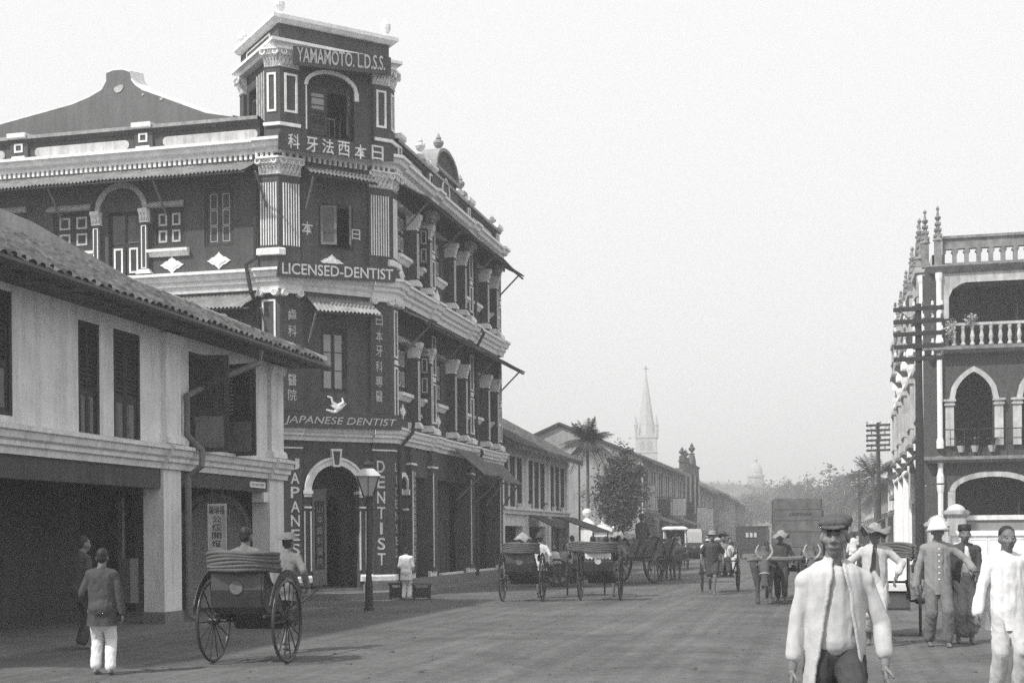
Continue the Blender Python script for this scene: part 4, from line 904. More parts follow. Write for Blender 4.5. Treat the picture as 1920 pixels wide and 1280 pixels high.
# roof: tiles one by one on the street slope and the far hip
TZ, SL, OV = 5.62, tan(radians(24)), .85
XE, YE = XW + OV, WE + .62                          # eave lines
mb = MB(); rz = TZ + SL * 5.4
Rv = [(XE, WS - 1, TZ), (XE, YE, TZ), (XE - 5.4, YE - 5.4, rz), (XE - 5.4, WS - 1, rz), (XE - 10.8, YE, TZ), (XE - 10.8, WS - 1, TZ)]
mb.quad(*[Rv[k] for k in (0, 1, 2, 3)]); mb.quad(*[Rv[k] for k in (1, 4, 2)]); mb.quad(*[Rv[k] for k in (4, 5, 3, 2)]); mb.quad(*[Rv[k] for k in (0, 3, 5)])
mb.quad(*[Vector(Rv[k]) - UPV * .10 for k in (0, 1, 4, 5)]); roof = mb.build('roof', M_TILE, H)
tm = MB(); r_ = .105; L_ = .30                     # one half-round tile lying down the slope (local x down-slope)
for x0_, x1_, ra, rb in ((0, L_, r_, r_ * .86),):
    k = 6
    for t in range(k):
        a, b = pi * t / k, pi * (t + 1) / k
        tm.quad((x0_, ra * cos(a), ra * .75 * sin(a) + .045), (x0_, ra * cos(b), ra * .75 * sin(b) + .045), (x1_, rb * cos(b), rb * .75 * sin(b) + .0), (x1_, rb * cos(a), rb * .75 * sin(a) + .0))
    tm.quad(*[(x0_, ra * cos(pi * t / k), ra * .75 * sin(pi * t / k) + .045) for t in range(k + 1)])
tmesh = tm.mesh('tile', M_TILE, False)
spots = []
for j in range(int((YE - 12.5) / .235)):
    y = YE - .14 - .235 * j
    for i in range(20):
        d = .26 * (i + 1)
        if y > YE - d + .05 or d > 5.2: break
        spots.append((Vector((XE + .05 - d + .26, y, TZ + SL * (d - .26 - .02))), 0, i, y))
for j in range(int(10.6 / .235)):
    x = XE - .14 - .235 * j
    for i in range(20):
        d = .26 * (i + 1)
        if x > XE - d + .05 or x < XE - 10.8 + d: break
        spots.append((Vector((x, YE + .05 - d + .26, TZ + SL * (d - .26 - .02))), 1, i, x))
vis = [s for s in spots if s[1] == 0 and s[3] > 17]; vis.sort(key=lambda s: (s[2] // 3, s[3])); keep = set(id(s) for s in vis[:300])
rest = MB(); q_ = [(Vector(v), ) for v in tm.v]
for s in spots:
    R = Matrix.Rotation(0 if s[1] == 0 else pi / 2, 4, 'Z') @ Matrix.Rotation(math.atan(SL), 4, 'Y') @ Matrix.Rotation(rnd.gauss(0, .09), 4, 'Z') @ Matrix.Rotation(rnd.gauss(0, .05), 4, 'Y')
    M4 = Matrix.Translation(s[0] + UPV * rnd.uniform(-.01, .045)) @ R @ Matrix.Rotation(pi, 4, 'Z') @ Matrix.Translation(Vector((0, 0, 0)))
    M4 = Matrix.Translation(s[0] + UPV * rnd.uniform(-.01, .045)) @ R @ Matrix.Translation(Vector((-L_, 0, 0)))
    if id(s) in keep:
        o = link('tile', tmesh, roof); o.matrix_local = M4
    else:
        i0 = len(rest.v); rest.v += [tuple(M4 @ Vector(v)) for v in tm.v]; rest.f += [tuple(i0 + k for k in f) for f in tm.f]
rest.build('roof_tiles', M_TILE, roof, kind='stuff')
mb = MB(); hp = [Vector((XE - t, YE - t, TZ + SL * t)) for t in (0, .8, 1.6, 2.4, 3.4, 4.4, 5.4)]
mb.tube([p + UPV * .05 for p in hp], .11, 8); mb.tube([Vector((XE - 5.4, YE - 5.4, rz + .05)), Vector((XE - 5.4, WS - 1, rz + .05))], .12, 8); mb.build('ridge_capping', M_GREYW, roof)
mb = MB(); w_ = [(2.9, .0), (3.3, .12), (4.6, .42), (5.6, .42)]     # plastered ridge wall along the hip
for k in range(len(w_) - 1):
    (t0, h0), (t1, h1) = w_[k], w_[k + 1]; o = Vector((.10, -.10, 0))
    a, b = Vector((XE - t0, YE - t0, TZ + SL * t0 - .1)), Vector((XE - t1, YE - t1, TZ + SL * t1 - .1))
    mb.hexa([a + o, b + o, b - o, a - o, a + o + UPV * (h0 + .12), b + o + UPV * (h1 + .12), b - o + UPV * (h1 + .12), a - o + UPV * (h0 + .12)])
mb.build('hip_parapet', M_GREYW, roof)
mb = MB(); mb.fb(FW, WS, YE - .05, TZ - .06, TZ - .02, 0, OV - .04); mb.build('soffit', M_WOOD2, H)
for k in range(28):
    y = WS + .4 + k * .6
    if y > YE: break
    mb = MB(); mb.hexa([FW.P(y, TZ - .16, OV - .06), FW.P(y + .08, TZ - .16, OV - .06), FW.P(y + .08, TZ + .1, -.3), FW.P(y, TZ + .1, -.3), FW.P(y, TZ - .065, OV - .06), FW.P(y + .08, TZ - .065, OV - .06), FW.P(y + .08, TZ + .2, -.3), FW.P(y, TZ + .2, -.3)]); mb.build('rafter', M_WOOD, roof)
mb = MB(); g0, g1 = FW.P(WS, TZ - .05, OV + .06), FW.P(YE + .05, TZ - .10, OV + .06); mb.tube([g0, g1], .075, 8); mb.build('gutter', M_IRON, roof)
ap = FW.px(327, 1000)[0] + .35
mb = MB(); mb.tube([FW.P(25.4, TZ - .1, OV), FW.P(25.4, 5.2, OV - .05), FW.P(24.5, 4.75, .25), FW.P(ap - .05, 4.35, .13), FW.P(ap - .05, 3.6, .13), FW.P(ap + .08, 3.3, .38), FW.P(ap - .03, 3.0, .42), FW.P(ap - .05, 2.8, .14), FW.P(ap - .03, .12, .14), FW.P(ap + .02, .04, .3)], .065, 8); mb.build('downpipe', M_WOOD2, H)
# small street-name plate on the beam and the hanging shop board
F2 = FW
a0, a1 = FW.px(467, 908)[0], FW.px(495, 908)[0]; z0, z1 = FW.px(481, 914)[1], FW.px(481, 903)[1]
mb = MB(); mb.fb(FW, a0, a1, z0, z1, .01, .035); o = mb.build('street_name_plate', M_TRIM); tag(o, 'small white street-name plate VICTORIA STREET on the arcade beam', 'sign')
t = MB(); add_text(t, FW, 'VICTORIA STREET', a0 + .05, a1 - .05, z0 + .035, z1 - .035, .038, .006); t.build('lettering', M_INK, o, kind='stuff')
FH = Face((0, 23.6), (1, 0)); c = [FH.px(u, v) for u, v in ((389, 944), (423, 944), (424, 1031), (391, 1031))]
hx0, hx1, hz0, hz1 = c[0][0], c[1][0], c[2][1], c[0][1]
mb = MB(); mb.fb(FH, hx0, hx1, hz0, hz1, -.04, 0); o = mb.build('hanging_shop_board', M_WHITE2); tag(o, 'pale upright shop board with black characters hanging under the arcade', 'sign')
t = MB(); cw = hx1 - hx0
add_text(t, FH, '薩瑞福', hx0 + cw * .08, hx1 - cw * .06, hz1 - .20, hz1 - .04, .004, .012); add_column_text(t, FH, '公煙開燈', (hx0 + hx1) / 2, cw * .52, hz1 - .22, hz0 + .05, .004, .86, .014); t.build('lettering', M_INK, o, kind='stuff')
mb = MB()
for x in (hx0 + .08, hx1 - .08): mb.fb(FH, x - .012, x + .012, hz1, 2.6, -.03, -.01)
mb.build('hanger', M_IRON, o)
mb = MB()
for x in (hx0 + cw * .3, hx1 - cw * .16): mb.fb(FH, x - .03, x + .03, hz0 - .26, hz0 - .002, -.03, -.005)
mb.build('paper_streamer', M_TRIM, o)
# ------------------------------------------------------------------ right side: gothic fronted building, garden wall, poles, far row
GX, GY, GL = 3.80, 52.3, 25.0
GF, GLF = Face((GX, GY), (1, 0)), Face((GX, GY + GL), (0, -1))
Gb = empty('gothic_building', 'tall brick building with white shafts, pointed arches and pinnacles on the right', 'building')
M_GWHITE = mat('bright_white_stucco', 0.86, 0.85, 0.10, 3.0, 0.2, 20, streak=0.12)
def gz(v, u=1800): return GF.px(u, v)[1]
def ga(u, v=700): return GF.px(u, v)[0]
z_rail, z_cor0, z_cor1 = gz(447), gz(511), gz(497)
o2 = (ga(1780), ga(1780) + 4.4, gz(647), gz(530)); o1 = (ga(1789), ga(1789) + 1.38, gz(838), gz(697)); o0 = (ga(1789), ga(1789) + 2.7, .3, gz(893))
o1b = (o1[1] + 1.0, o1[1] + 2.4, o1[2], o1[3]); o0b = (o0[1] + 1.2, o0[1] + 3.4, .3, o0[3])
mb = MB(); GW = 9.0
wall(mb, GF, 0, GW, 0, z_cor0, [o2, (o2[1] + .5, GW - .5, o2[2], o2[3]), o1, o1b, o0, o0b], .4)
spandrel(mb, GF, o1[0], o1[1], o1[2] + 1.75, o1[3], o1[3] - o1[2] - 1.76, -.35, -.003, 'pointed'); spandrel(mb, GF, o1b[0], o1b[1], o1[2] + 1.75, o1[3], o1[3] - o1[2] - 1.76, -.35, -.003, 'pointed')
for o in (o0, o0b): spandrel(mb, GF, o[0], o[1], o[3] - .55, o[3], .53, -.35, -.003)
mb.build('brick_front', M_BRICKD, Gb)
mb = MB(); holesG = []
nb = 5; bw = GL / nb
for k in range(nb):
    a = k * bw
    holesG += [(a + 1.5, a + 3.7, 5.1, 8.0), (a + 1.2, a + 4.0, 9.8, 12.2), (a + 1.0, a + 4.2, .3, 3.6)]
wall(mb, GLF, 0, GL, 0, z_cor0, holesG, .4)
for h in holesG: spandrel(mb, GLF, h[0], h[1], h[3] - 1.0, h[3], .98, -.35, -.003, 'pointed')
mb.build('street_wall', M_WHITE2, Gb)
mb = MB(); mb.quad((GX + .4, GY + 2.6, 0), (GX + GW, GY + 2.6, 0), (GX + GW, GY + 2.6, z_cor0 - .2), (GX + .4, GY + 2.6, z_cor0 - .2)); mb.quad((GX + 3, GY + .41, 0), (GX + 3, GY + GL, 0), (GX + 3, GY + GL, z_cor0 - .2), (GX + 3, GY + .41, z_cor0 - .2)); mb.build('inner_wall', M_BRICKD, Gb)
mb = MB()
for z in (gz(860), gz(655), z_cor0 - .05): mb.box(GX + .01, GX + GW, GY + .41, GY + GL, z - .1, z)
mb.box(GX + GW, GX + GW + .1, GY + .0, GY + GL, 0, z_cor0); mb.box(GX + .4, GX + GW, GY + GL - .1, GY + GL - .01, 0, z_cor0); mb.build('floor_slab', M_GREYW, Gb)
# corner shafts and the strips of white up the front
def shaft(x, y, r, z0, z1, m=M_GWHITE, nm='corner_shaft'):
    mb = MB(); mb.lathe([(r * 1.35, z0), (r * 1.35, z0 + .25), (r, z0 + .4), (r, z1 - .35), (r * 1.25, z1 - .2), (r * 1.4, z1)], (x, y, 0), 8); return mb.build(nm, m, Gb)
def pinnacle(x, y, z, h, s):
    mb = MB(); mb.box(x - s, x + s, y - s, y + s, z, z + h * .42); mb.lathe([(s * 1.5, 0), (s * 1.2, h * .04), (s * .9, h * .08), (s * .35, h * .33), (s * .75, h * .36), (s * .95, h * .39), (s * .4, h * .42), (s * .25, h * .5), (s * .55, h * .54), (s * .15, h * .58)], (x, y, z + h * .42), 8)
    for k in range(4):
        for j in range(3):
            t = k * pi / 2 + pi / 4; rr_ = s * (1.15 - .25 * j); mb.box(x + rr_ * cos(t) - .05, x + rr_ * cos(t) + .05, y + rr_ * sin(t) - .05, y + rr_ * sin(t) + .05, z + h * (.48 + .1 * j), z + h * (.52 + .1 * j))
    mb.build('pinnacle', M_GRIME, Gb)
zb = gz(855)
for z0, z1 in ((0.2, gz(908)), (gz(905), zb), (zb + .3, gz(655)), (gz(650), z_cor0)):
    shaft(GX - .36, GY + .25, .17, z0, z1); shaft(GX + .16, GY - .12, .10, z0, z1)
mb = MB(); mb.fb(GF, -.42, .30, 0, z_cor0, -.3, -.02); mb.build('corner_pier', M_BRICKD, Gb)
pinnacle(GX - .30, GY + .25, z_cor1, gz(395, 1745) - z_cor1 + .1, .13); pinnacle(GX + .14, GY - .05, z_cor1, gz(392, 1760) - z_cor1 + .1, .13)
# pierced parapet: rail, cusped openings, cornice
mb = MB(); pa0 = .32
step_ = ga(1801.6, 480) - ga(1779, 480); c0 = ga(1779, 480); hz0, hz1 = gz(492), gz(466)
hs = [(c0 + step_ * k - step_ * .33, c0 + step_ * k + step_ * .33, hz0, hz1) for k in range(17)]; hs = [h for h in hs if h[1] < GW]
wall(mb, GF, pa0, GW, z_cor1, z_rail, hs, .25); FB_ = Face((GX + GW, GY + .25), (-1, 0)); wall(mb, FB_, 0, GW - pa0, z_cor1, z_rail, [(GW - h[1], GW - h[0], h[2], h[3]) for h in hs], .01)
for h in hs:
    r = (h[1] - h[0]) / 2
    for c in (h[0], h[1]): mb.tube([GF.P(c, h[3] - .10, -.24), GF.P(c, h[3] - .10, -.01)], r * .42, 8)
mb.fb(GF, pa0, GW, z_rail, z_rail + .10, -.3, .08); mb.build('pierced_parapet', M_GRIME, Gb)
mb = MB(); mb.sweep([GLF.P(0, 0), (GX, GY, 0), GF.P(GW, 0)], [(0, z_cor0), (.12, z_cor0), (.2, z_cor0 + .1), (.3, z_cor1 - .06), (.3, z_cor1), (0, z_cor1 + .02)]); 
for z in (gz(862), gz(657)): mb.sweep([GLF.P(0, 0), (GX, GY, 0), GF.P(GW, 0)], [(0, z - .12), (.25, z - .10), (.42, z), (.42, z + .12), (0, z + .14)])
mb.build('string_course', M_GRIME, Gb)
# openings: stone surrounds, arch bands, columns, balustrade
mb = MB(); mb.fb(GF, o2[0] - .26, o2[0], o2[2] + 1.0, o2[3], 0, .05); mb.fb(GF, o2[0] - .26, GW, o2[3], z_cor0 - .002, 0, .05); mb.prism(GF, [(o2[0], o2[3]), (o2[0], o2[3] - .55), (o2[0] + .15, o2[3] - .22), (o2[0] + .45, o2[3] - .04), (o2[0] + .6, o2[3])], -.35, .05); mb.build('stone_surround', M_WHITE2, Gb)
for o in (o1, o1b):
    mb = MB(); arch_band(mb, GF, o[0], o[1], o[2] + 1.75, o[3] - o[2] - 1.76, .20, 0, .10, 'pointed'); mb.build('pointed_arch', M_WHITE2, Gb)
    for a in (o[0] - .18, o[1] + .18):
        mb = MB(); mb.fb(GF, a - .15, a + .15, o[2] + .05, o[2] + 1.55, 0, .14); mb.fb(GF, a - .19, a + .19, o[2] + 1.55, o[2] + 1.62, 0, .2); mb.fb(GF, a - .16, a + .16, o[2] + 1.62, o[2] + 1.70, 0, .15); mb.fb(GF, a - .22, a + .22, o[2] + 1.70, o[2] + 1.78, 0, .22); mb.build('arch_column', M_WHITE2, Gb)
for o in (o0, o0b):
    mb = MB(); arch_band(mb, GF, o[0], o[1], o[3] - .55, .53, .20, 0, .08); mb.fb(GF, o[0] - .26, o[0], .3, o[3] - .56, 0, .07); mb.fb(GF, o[1], o[1] + .26, .3, o[3] - .56, 0, .07); mb.build('segmental_arch', M_WHITE2, Gb)
zb0, zb1 = gz(648), gz(610)
k = 0; a = o2[0] + .18
while a < o2[1] - .1:
    mb = MB(); h = zb1 - zb0; p = GF.P(a, zb0, -.12); mb.lathe([(.09, 0), (.09, h * .1), (.05, h * .2), (.085, h * .45), (.05, h * .75), (.08, h * .9), (.08, h)], p, 10); mb.build('baluster', M_WHITE2, Gb); a += .33
mb = MB(); mb.fb(GF, o2[0] - .05, o2[1], zb1, zb1 + .10, -.2, -.03); mb.build('balustrade_rail', M_WHITE2, Gb)
mb = MB(); mb.tube([GF.P(.3, gz(806), .38), GF.P(GW, gz(806), .38)], .02, 6)
for k in range(16): mb.tube([GF.P(.5 + .5 * k, gz(860), .38), GF.P(.5 + .5 * k, gz(806), .38)], .012, 6)
mb.build('balcony_railing', M_IRON, Gb, kind='stuff')
# street flank: projecting shafts, bracketed oriels, pinnacles
for k in range(nb):
    a = GL - (k + 1) * bw
    for q in (.25, 4.75):
        if k == 0 and q > 4: continue
        p = GLF.P(a + q, 0, .22)
        for z0, z1 in ((0.2, 4.6), (5.0, 9.1), (9.5, z_cor0)): shaft(p.x, p.y, .2, z0, z1, nm='flank_shaft')
        pinnacle(p.x, p.y, z_cor1, 2.9 - .1 * k, .16)
    c = a + bw / 2
    for z0, h in ((5.2, 3.0), (9.9, 2.0)):
        mb = MB(); mb.hexa([GLF.P(c - .3, z0 - .6, .1), GLF.P(c + .3, z0 - .6, .1), GLF.P(c + .3, z0 - .6, 0), GLF.P(c - .3, z0 - .6, 0), GLF.P(c - 1.1, z0, .55), GLF.P(c + 1.1, z0, .55), GLF.P(c + 1.1, z0, 0), GLF.P(c - 1.1, z0, 0)]); mb.fb(GLF, c - 1.2, c + 1.2, z0, z0 + .15, 0, .65); mb.build('oriel_base', M_GRIME, Gb)
        mb = MB()
        for q in (-1.05, 1.05): mb.fb(GLF, c + q - .12, c + q + .12, z0 + .15, z0 + h - .3, .3, .55)
        mb.fb(GLF, c - 1.2, c + 1.2, z0 + .8, z0 + .9, .4, .6)
        for q in range(7): mb.fb(GLF, c - .9 + .27 * q, c - .86 + .27 * q, z0 + .15, z0 + .8, .48, .52)
        mb.fb(GLF, c - 1.25, c + 1.25, z0 + h - .3, z0 + h - .1, 0, .62); mb.build('oriel', M_WHITE2, Gb)
for a in (GL - 4.5, GL - 9.5):                      # dark cloth awning and split-cane blinds
    mb = corrugated(GLF, a, a + 3.6, 5.0, 3.95, .3, 1.15, pitch=.3, amp=.03, sag=.2, seed=int(a)); mb.build('cloth_awning', M_CDARK, Gb)
mb = MB(); 
for k in range(30): mb.fb(GLF, GL - 9.6, GL - 6.2, .95 + .065 * k, 1.0 + .065 * k, .32, .335)
mb.build('cane_blind', M_WOOD2, Gb, kind='stuff')
# plants on the balconies
def leaf_mass(name, label, cat, c, rad, n, size, m, seed, trunk=None, group=None, squash=1.0):
    rr_ = random.Random(seed); mb = MB()
    for i in range(n):
        d = Vector((rr_.gauss(0, 1), rr_.gauss(0, 1), rr_.gauss(0, 1) * squash)).normalized() * (rr_.random() ** .45)
        p = Vector(c) + Vector((d.x * rad[0], d.y * rad[1], d.z * rad[2])); s = size * rr_.uniform(.6, 1.4)
        x = Vector((rr_.gauss(0, 1), rr_.gauss(0, 1), rr_.gauss(0, .6))).normalized(); y = x.orthogonal().normalized(); y = (y + Vector((rr_.gauss(0, .5), rr_.gauss(0, .5), rr_.gauss(0, .5)))).normalized()
        mb.quad(p - x * s, p - y * s * .45, p + x * s, p + y * s * .45)
    return mb
for k, (a, z, n, rx, rz_, lab) in enumerate(((o2[0] + .05, zb1 - .1, 90, .22, .42, 'pale trailing creeper on the near end of the upper balustrade'), (o2[0] + .75, zb1 + .22, 80, .26, .22, 'pale bushy creeper lying over the upper balustrade rail'))):
    t = empty('balcony_creeper', lab, 'plant', GF.P(a, z, .06), group='creepers on the upper balustrade'); leaf_mass('', '', '', (0, 0, 0), (rx, .10, rz_), n * 2, .05, None, k + 5).build('foliage', M_CPALE, t)
    mb = MB(); mb.tube([(0, 0, 0), (-.06, 0, -rz_ * .9), (-.1, .02, -rz_ * 1.5)], .012, 5); mb.build('stem', M_BARK, t)
for k, (u, lab, hh) in enumerate(((1800, 'fern in a pale pot on the middle balcony, nearer the corner', .38), (1826, 'taller leafy plant on the middle balcony under the pointed arch', .6), (1858, 'leafy plant on the middle balcony right of the pointed arch', .5))):
    p = GF.P(ga(u), gz(848), .15); t = empty('potted_plant', lab, 'plant', p, group='potted plants on the middle balcony')
    mb = MB(); mb.lathe([(.09, 0), (.14, .2), (.15, .24), (.12, .24)], (0, 0, 0), 10); mb.build('pot', M_WHITE2, t)
    mb = MB(); rr_ = random.Random(k)
    for j in range(22):
        t0 = rr_.random() * 2 * pi; l = hh * rr_.uniform(.6, 1.1); q = [Vector((cos(t0) * l * .5 * s, sin(t0) * l * .5 * s, .24 + l * (s - .55 * s * s) * 1.2)) for s in (0, .35, .7, 1)]
        w_ = Vector((-sin(t0), cos(t0), 0))
        for i in range(3):
            wa, wb = (.015, .05, .045, .005)[i], (.015, .05, .045, .005)[i + 1]; mb.quad(q[i] - w_ * wa, q[i] + w_ * wa, q[i + 1] + w_ * wb, q[i + 1] - w_ * wb)
    mb.build('foliage', M_LEAF2, t)
# garden wall with domed piers, white panelled gate
Wl = empty('garden_wall', 'pale garden wall with moulded coping and domed piers before the gothic building', 'wall')
def pier(x, y, w, h, par, m=M_WHITE):
    mb = MB(); mb.box(x - w / 2, x + w / 2, y - w / 2, y + w / 2, 0, h - .42)
    for k, (e, z0, z1) in enumerate(((.05, h - .42, h - .36), (.10, h - .36, h - .26), (.05, h - .26, h - .22))): mb.box(x - w / 2 - e, x + w / 2 + e, y - w / 2 - e, y + w / 2 + e, z0 + .001 * k, z1)
    mb.box(x - w / 2 - .04, x + w / 2 + .04, y - w / 2 - .04, y + w / 2 + .04, 0, .3)
    mb.lathe([(w * .50, 0), (w * .46, .06), (w * .36, .13), (w * .18, .19), (.005, .21)], (x, y, h - .22), 16); return mb.build('wall_pier', m, par)
pier(4.08, 47.3, .62, 2.58, Wl, M_WHITE2); pier(3.23, 44.0, .58, 2.17, Wl, M_WHITE2)
mb = MB(); mb.box(4.40, 14, 47.15, 47.42, 0, 2.02); mb.mark(0); mb.box(4.40, 14, 47.08, 47.50, 2.02, 2.18); mb.mark(1); mb.box(3.2, 3.42, 44.3, 47.0, 0, 1.6); mb.mark(0); mb.build('wall_panel', [M_GREYW, M_TRIM], Wl)
gt = empty('panelled_gate', 'white panelled timber gate in front of the garden wall', 'gate', (3.62, 44.0, 0))
FGt = Face((0, 0), (1, 0))
for k in range(2):
    mb = MB(); a = .0 + k * 1.75
    mb.fb(FGt, a, a + 1.7, .08, 1.5, -.06, 0); mb.mark(0); mb.build('gate_leaf', M_TRIM, gt)
    for j in range(3):
        for z0, z1 in ((.2, .75), (.82, 1.38)): mb = MB(); mb.fb(FGt, a + .08 + j * .54, a + .53 + j * .54, z0, z1, 0, .015); mb.frame(FGt, a + .05 + j * .54, a + .56 + j * .54, z0 - .03, z1 + .03, .03, .0, .03); mb.build('gate_panel', M_GWHITE, gt)
mb = MB(); mb.fb(FGt, -.05, 3.55, 1.50, 1.66, -.12, .06); mb.build('gate_coping', M_GWHITE, gt)
# ------------------------------------------------------------------ telegraph poles with cross-arms and porcelain insulators
def tele_pole(x, y, h, arms, span, r, label, nins=6, z0=.1):
    t = empty('telegraph_pole', label, 'telegraph pole', (x, y, z0), group='telegraph poles along the right pavement')
    mb = MB(); mb.tube([(0, 0, 0), (0.01, 0, h * .5), (0, 0, h)], [r * 1.25, r, r * .75], 10); mb.build('pole', M_IRON, t)
    for k in range(arms):
        z = h - .18 - (.40 if arms == 5 else .3) * k; mb = MB(); mb.beam((-span / 2, -.1, z), (span / 2, -.1, z + .02), .11, .13); a_ = mb.build('cross_arm', M_IRON, t)
        for j in range(nins):
            q = -span / 2 + .06 + (span - .12) * j / (nins - 1)
            if abs(q) < .12: continue
            mb = MB(); mb.lathe([(.012, 0), (.012, .06), (.045, .06), (.05, .10), (.03, .12), (.042, .15), (.02, .19)], (q, -.1, z + .05), 8); mb.build('insulator', M_PORC if (j + k) % 3 else M_WOOD2, a_)
    mb = MB(); mb.beam((-span * .4, -.12, h - .2), (0, -.12, h - .75), .03); mb.beam((span * .4, -.12, h - .2), (0, -.12, h - .75), .03); mb.build('brace', M_IRON, t)
    return t
tele_pole(2.75, 44.7, 8.85, 5, 1.55, .13, 'tall dark telegraph pole with five cross-arms before the gothic building')
t2 = tele_pole(2.74, 83.0, 8.15, 6, 1.4, .13, 'second telegraph pole with six cross-arms before the steep gable')
tele_pole(2.75, 141, 8.0, 6, 1.6, .14, 'third telegraph pole with six cross-arms, far down the street', 4)
tele_pole(2.75, 205, 8.0, 4, 1.9, .15, 'fourth and faintest telegraph pole near the far trees', 3)
# ------------------------------------------------------------------ shophouse rows further down the street
def shophouse(name, label, side, X, y0, y1, zf, ze, ridge, bays, wm, rm, win=(3, .62), depth=9.0, group='shophouses along the street', eave=.75, ground=True, shut=M_WOOD, sub=True, gable=False, pil=True):
    """side = +1: left row (faces +X); -1: right row (faces -X). zf: first-floor ledge, ze: eave."""
    t = empty(name, label, 'building', (X, (y0 + y1) / 2, 0), group=group); off = Vector((X, (y0 + y1) / 2, 0))
    L = y1 - y0
    F = Face((0, -L / 2), (0, 1)) if side > 0 else Face((0, L / 2), (0, -1))
    s = -side; rr_ = random.Random(int(y0 * 7))
    bw = L / bays; holes = []; nw, ww = win
    for b in range(bays):
        for k in range(nw):
            c = bw * (b + (k + 1) / (nw + 1) + (.0 if nw == 1 else (k - (nw - 1) / 2) * .02)); w_ = min(ww, bw / (nw + .6) * .8); holes.append((c - w_ / 2, c + w_ / 2, zf + .28, ze - .55))
    gh = [(bw * b + .45, bw * (b + 1) - .45, .15, zf - .45) for b in range(bays)] if ground else []
    mb = MB(); wall(mb, F, 0, L, 0, ze, holes + gh, .3)
    for (p, q) in (((0, 0), (0, -depth)), ((L, 0), (L, -depth)), ((0, -depth), (L, -depth))): mb.quad(F.P(p[0], 0, p[1]), F.P(q[0], 0, q[1]), F.P(q[0], ze, q[1]), F.P(p[0], ze, p[1]))
    for a in (0, L):
        i = len(mb.v); mb.v += [tuple(F.P(a, ze, 0)), tuple(F.P(a, ze, -depth)), tuple(F.P(a, ridge, -depth / 2))]; mb.f.append((i, i + 1, i + 2))
    mb.build('wall', wm, t)
    for h in holes:
        mb = MB(); mb.frame(F, h[0] + .002, h[1] - .002, h[2] + .002, h[3] - .002, .05, -.12, -.04); mb.mark(0)
        c = (h[0] + h[1]) / 2
        for p, q in ((h[0] + .055, c - .01), (c + .01, h[1] - .055)): mb.fb(F, p, q, h[2] + .055, h[3] - .055, -.10, -.06); mb.fb(F, p + .05, q - .05, h[2] + .13, h[2] + (h[3] - h[2]) * .4, -.06, -.045)
        mb.mark(0); w_ = mb.build('window', shut, t)
    mb = MB(); mb.fb(F, 0, L, zf, zf + .15, 0, .14); mb.fb(F, 0, L, zf + .15, zf + .22, 0, .22); mb.build('ledge', wm, t)
    if pil:
        for b in range(bays + 1):
            a = min(max(bw * b, .2), L - .2); mb = MB(); mb.fb(F, a - .2, a + .2, zf + .22, ze - .05, 0, .09); mb.fb(F, a - .24, a + .24, ze - .45, ze - .32, 0, .14); mb.fb(F, a - .22, a + .22, .12, zf, 0, .1); mb.build('pilaster', wm, t)
    if ground:
        for h in gh:
            mb = MB(); k = 5
            for j in range(k): mb.fb(F, h[0] + (h[1] - h[0]) * j / k + .01, h[0] + (h[1] - h[0]) * (j + 1) / k - .01, .12, h[3] - .02, -1.25, -1.2 + .03 * (j % 2))
            mb.build('shopfront', M_WOOD, t)
    sl = (ridge - ze) / (depth / 2); mb = MB()
    e0 = F.P(-.05, ze - sl * eave, eave); e1 = F.P(L + .05, ze - sl * eave, eave); r0 = F.P(-.05, ridge, -depth / 2); r1 = F.P(L + .05, ridge, -depth / 2); b0 = F.P(-.05, ze, -depth - .1); b1 = F.P(L + .05, ze, -depth - .1)
    up = UPV * .14
    mb.hexa([e0, e1, r1, r0, e0 + up, e1 + up, r1 + up, r0 + up]); mb.hexa([r0, r1, b1, b0, r0 + up, r1 + up, b1 + up, b0 + up]); ro = mb.build('roof', rm, t)
    mb = MB(); k = int(L / .30); n_ = 9
    for j in range(k):                              # courses of roll tiles
        a = -.05 + (L + .1) * (j + .5) / k
        pts = [F.P(a, ze - sl * eave + .15 + sl * (eave + depth / 2) * i / n_ + rr_.uniform(-.01, .02), eave - (eave + depth / 2) * i / n_) for i in range(n_ + 1)]
        mb.tube(pts, .085, 5)
    mb.build('roof_tiles', rm, ro, kind='stuff')
    mb = MB(); mb.tube([r0 + up, r1 + up], .16, 8); mb.build('ridge_capping', M_GREYW, ro)
    for a in (0, L) if sub else ():
        mb = MB(); mb.hexa([F.P(a - .15, ze - .2, .2), F.P(a + .15, ze - .2, .2), F.P(a + .15, ridge - .2, -depth / 2), F.P(a - .15, ridge - .2, -depth / 2), F.P(a - .15, ze + .32, .2), F.P(a + .15, ze + .32, .2), F.P(a + .15, ridge + .42, -depth / 2), F.P(a - .15, ridge + .42, -depth / 2)]); mb.build('fire_wall', wm, ro)
    return t, F
s2, F2 = shophouse('shophouse', 'low white two-storey shophouse with tall dark shutters beyond the corner building', 1, -11.8, 47.25, 60.0, 2.45, 5.2, 7.65, 3, M_WHITE, M_TILE, (3, 1.0), sub=False, group='shophouses on the left row')
fp = empty('flag_pole', 'thin bare flag pole rising from the ridge of the low white shophouse', 'pole', (-16.3, 57.6, 7.2)); mb = MB(); mb.tube([(0, 0, -.3), (0, 0, 3.3)], [.05, .03], 8); mb.build('pole', M_IRON, fp); mb = MB(); mb.lathe([(.22, 0), (.3, .1), (.24, .34), (.1, .5), (.01, .55)], (.25, .1, -.05), 10); mb.build('ridge_knob', M_IRON, fp)
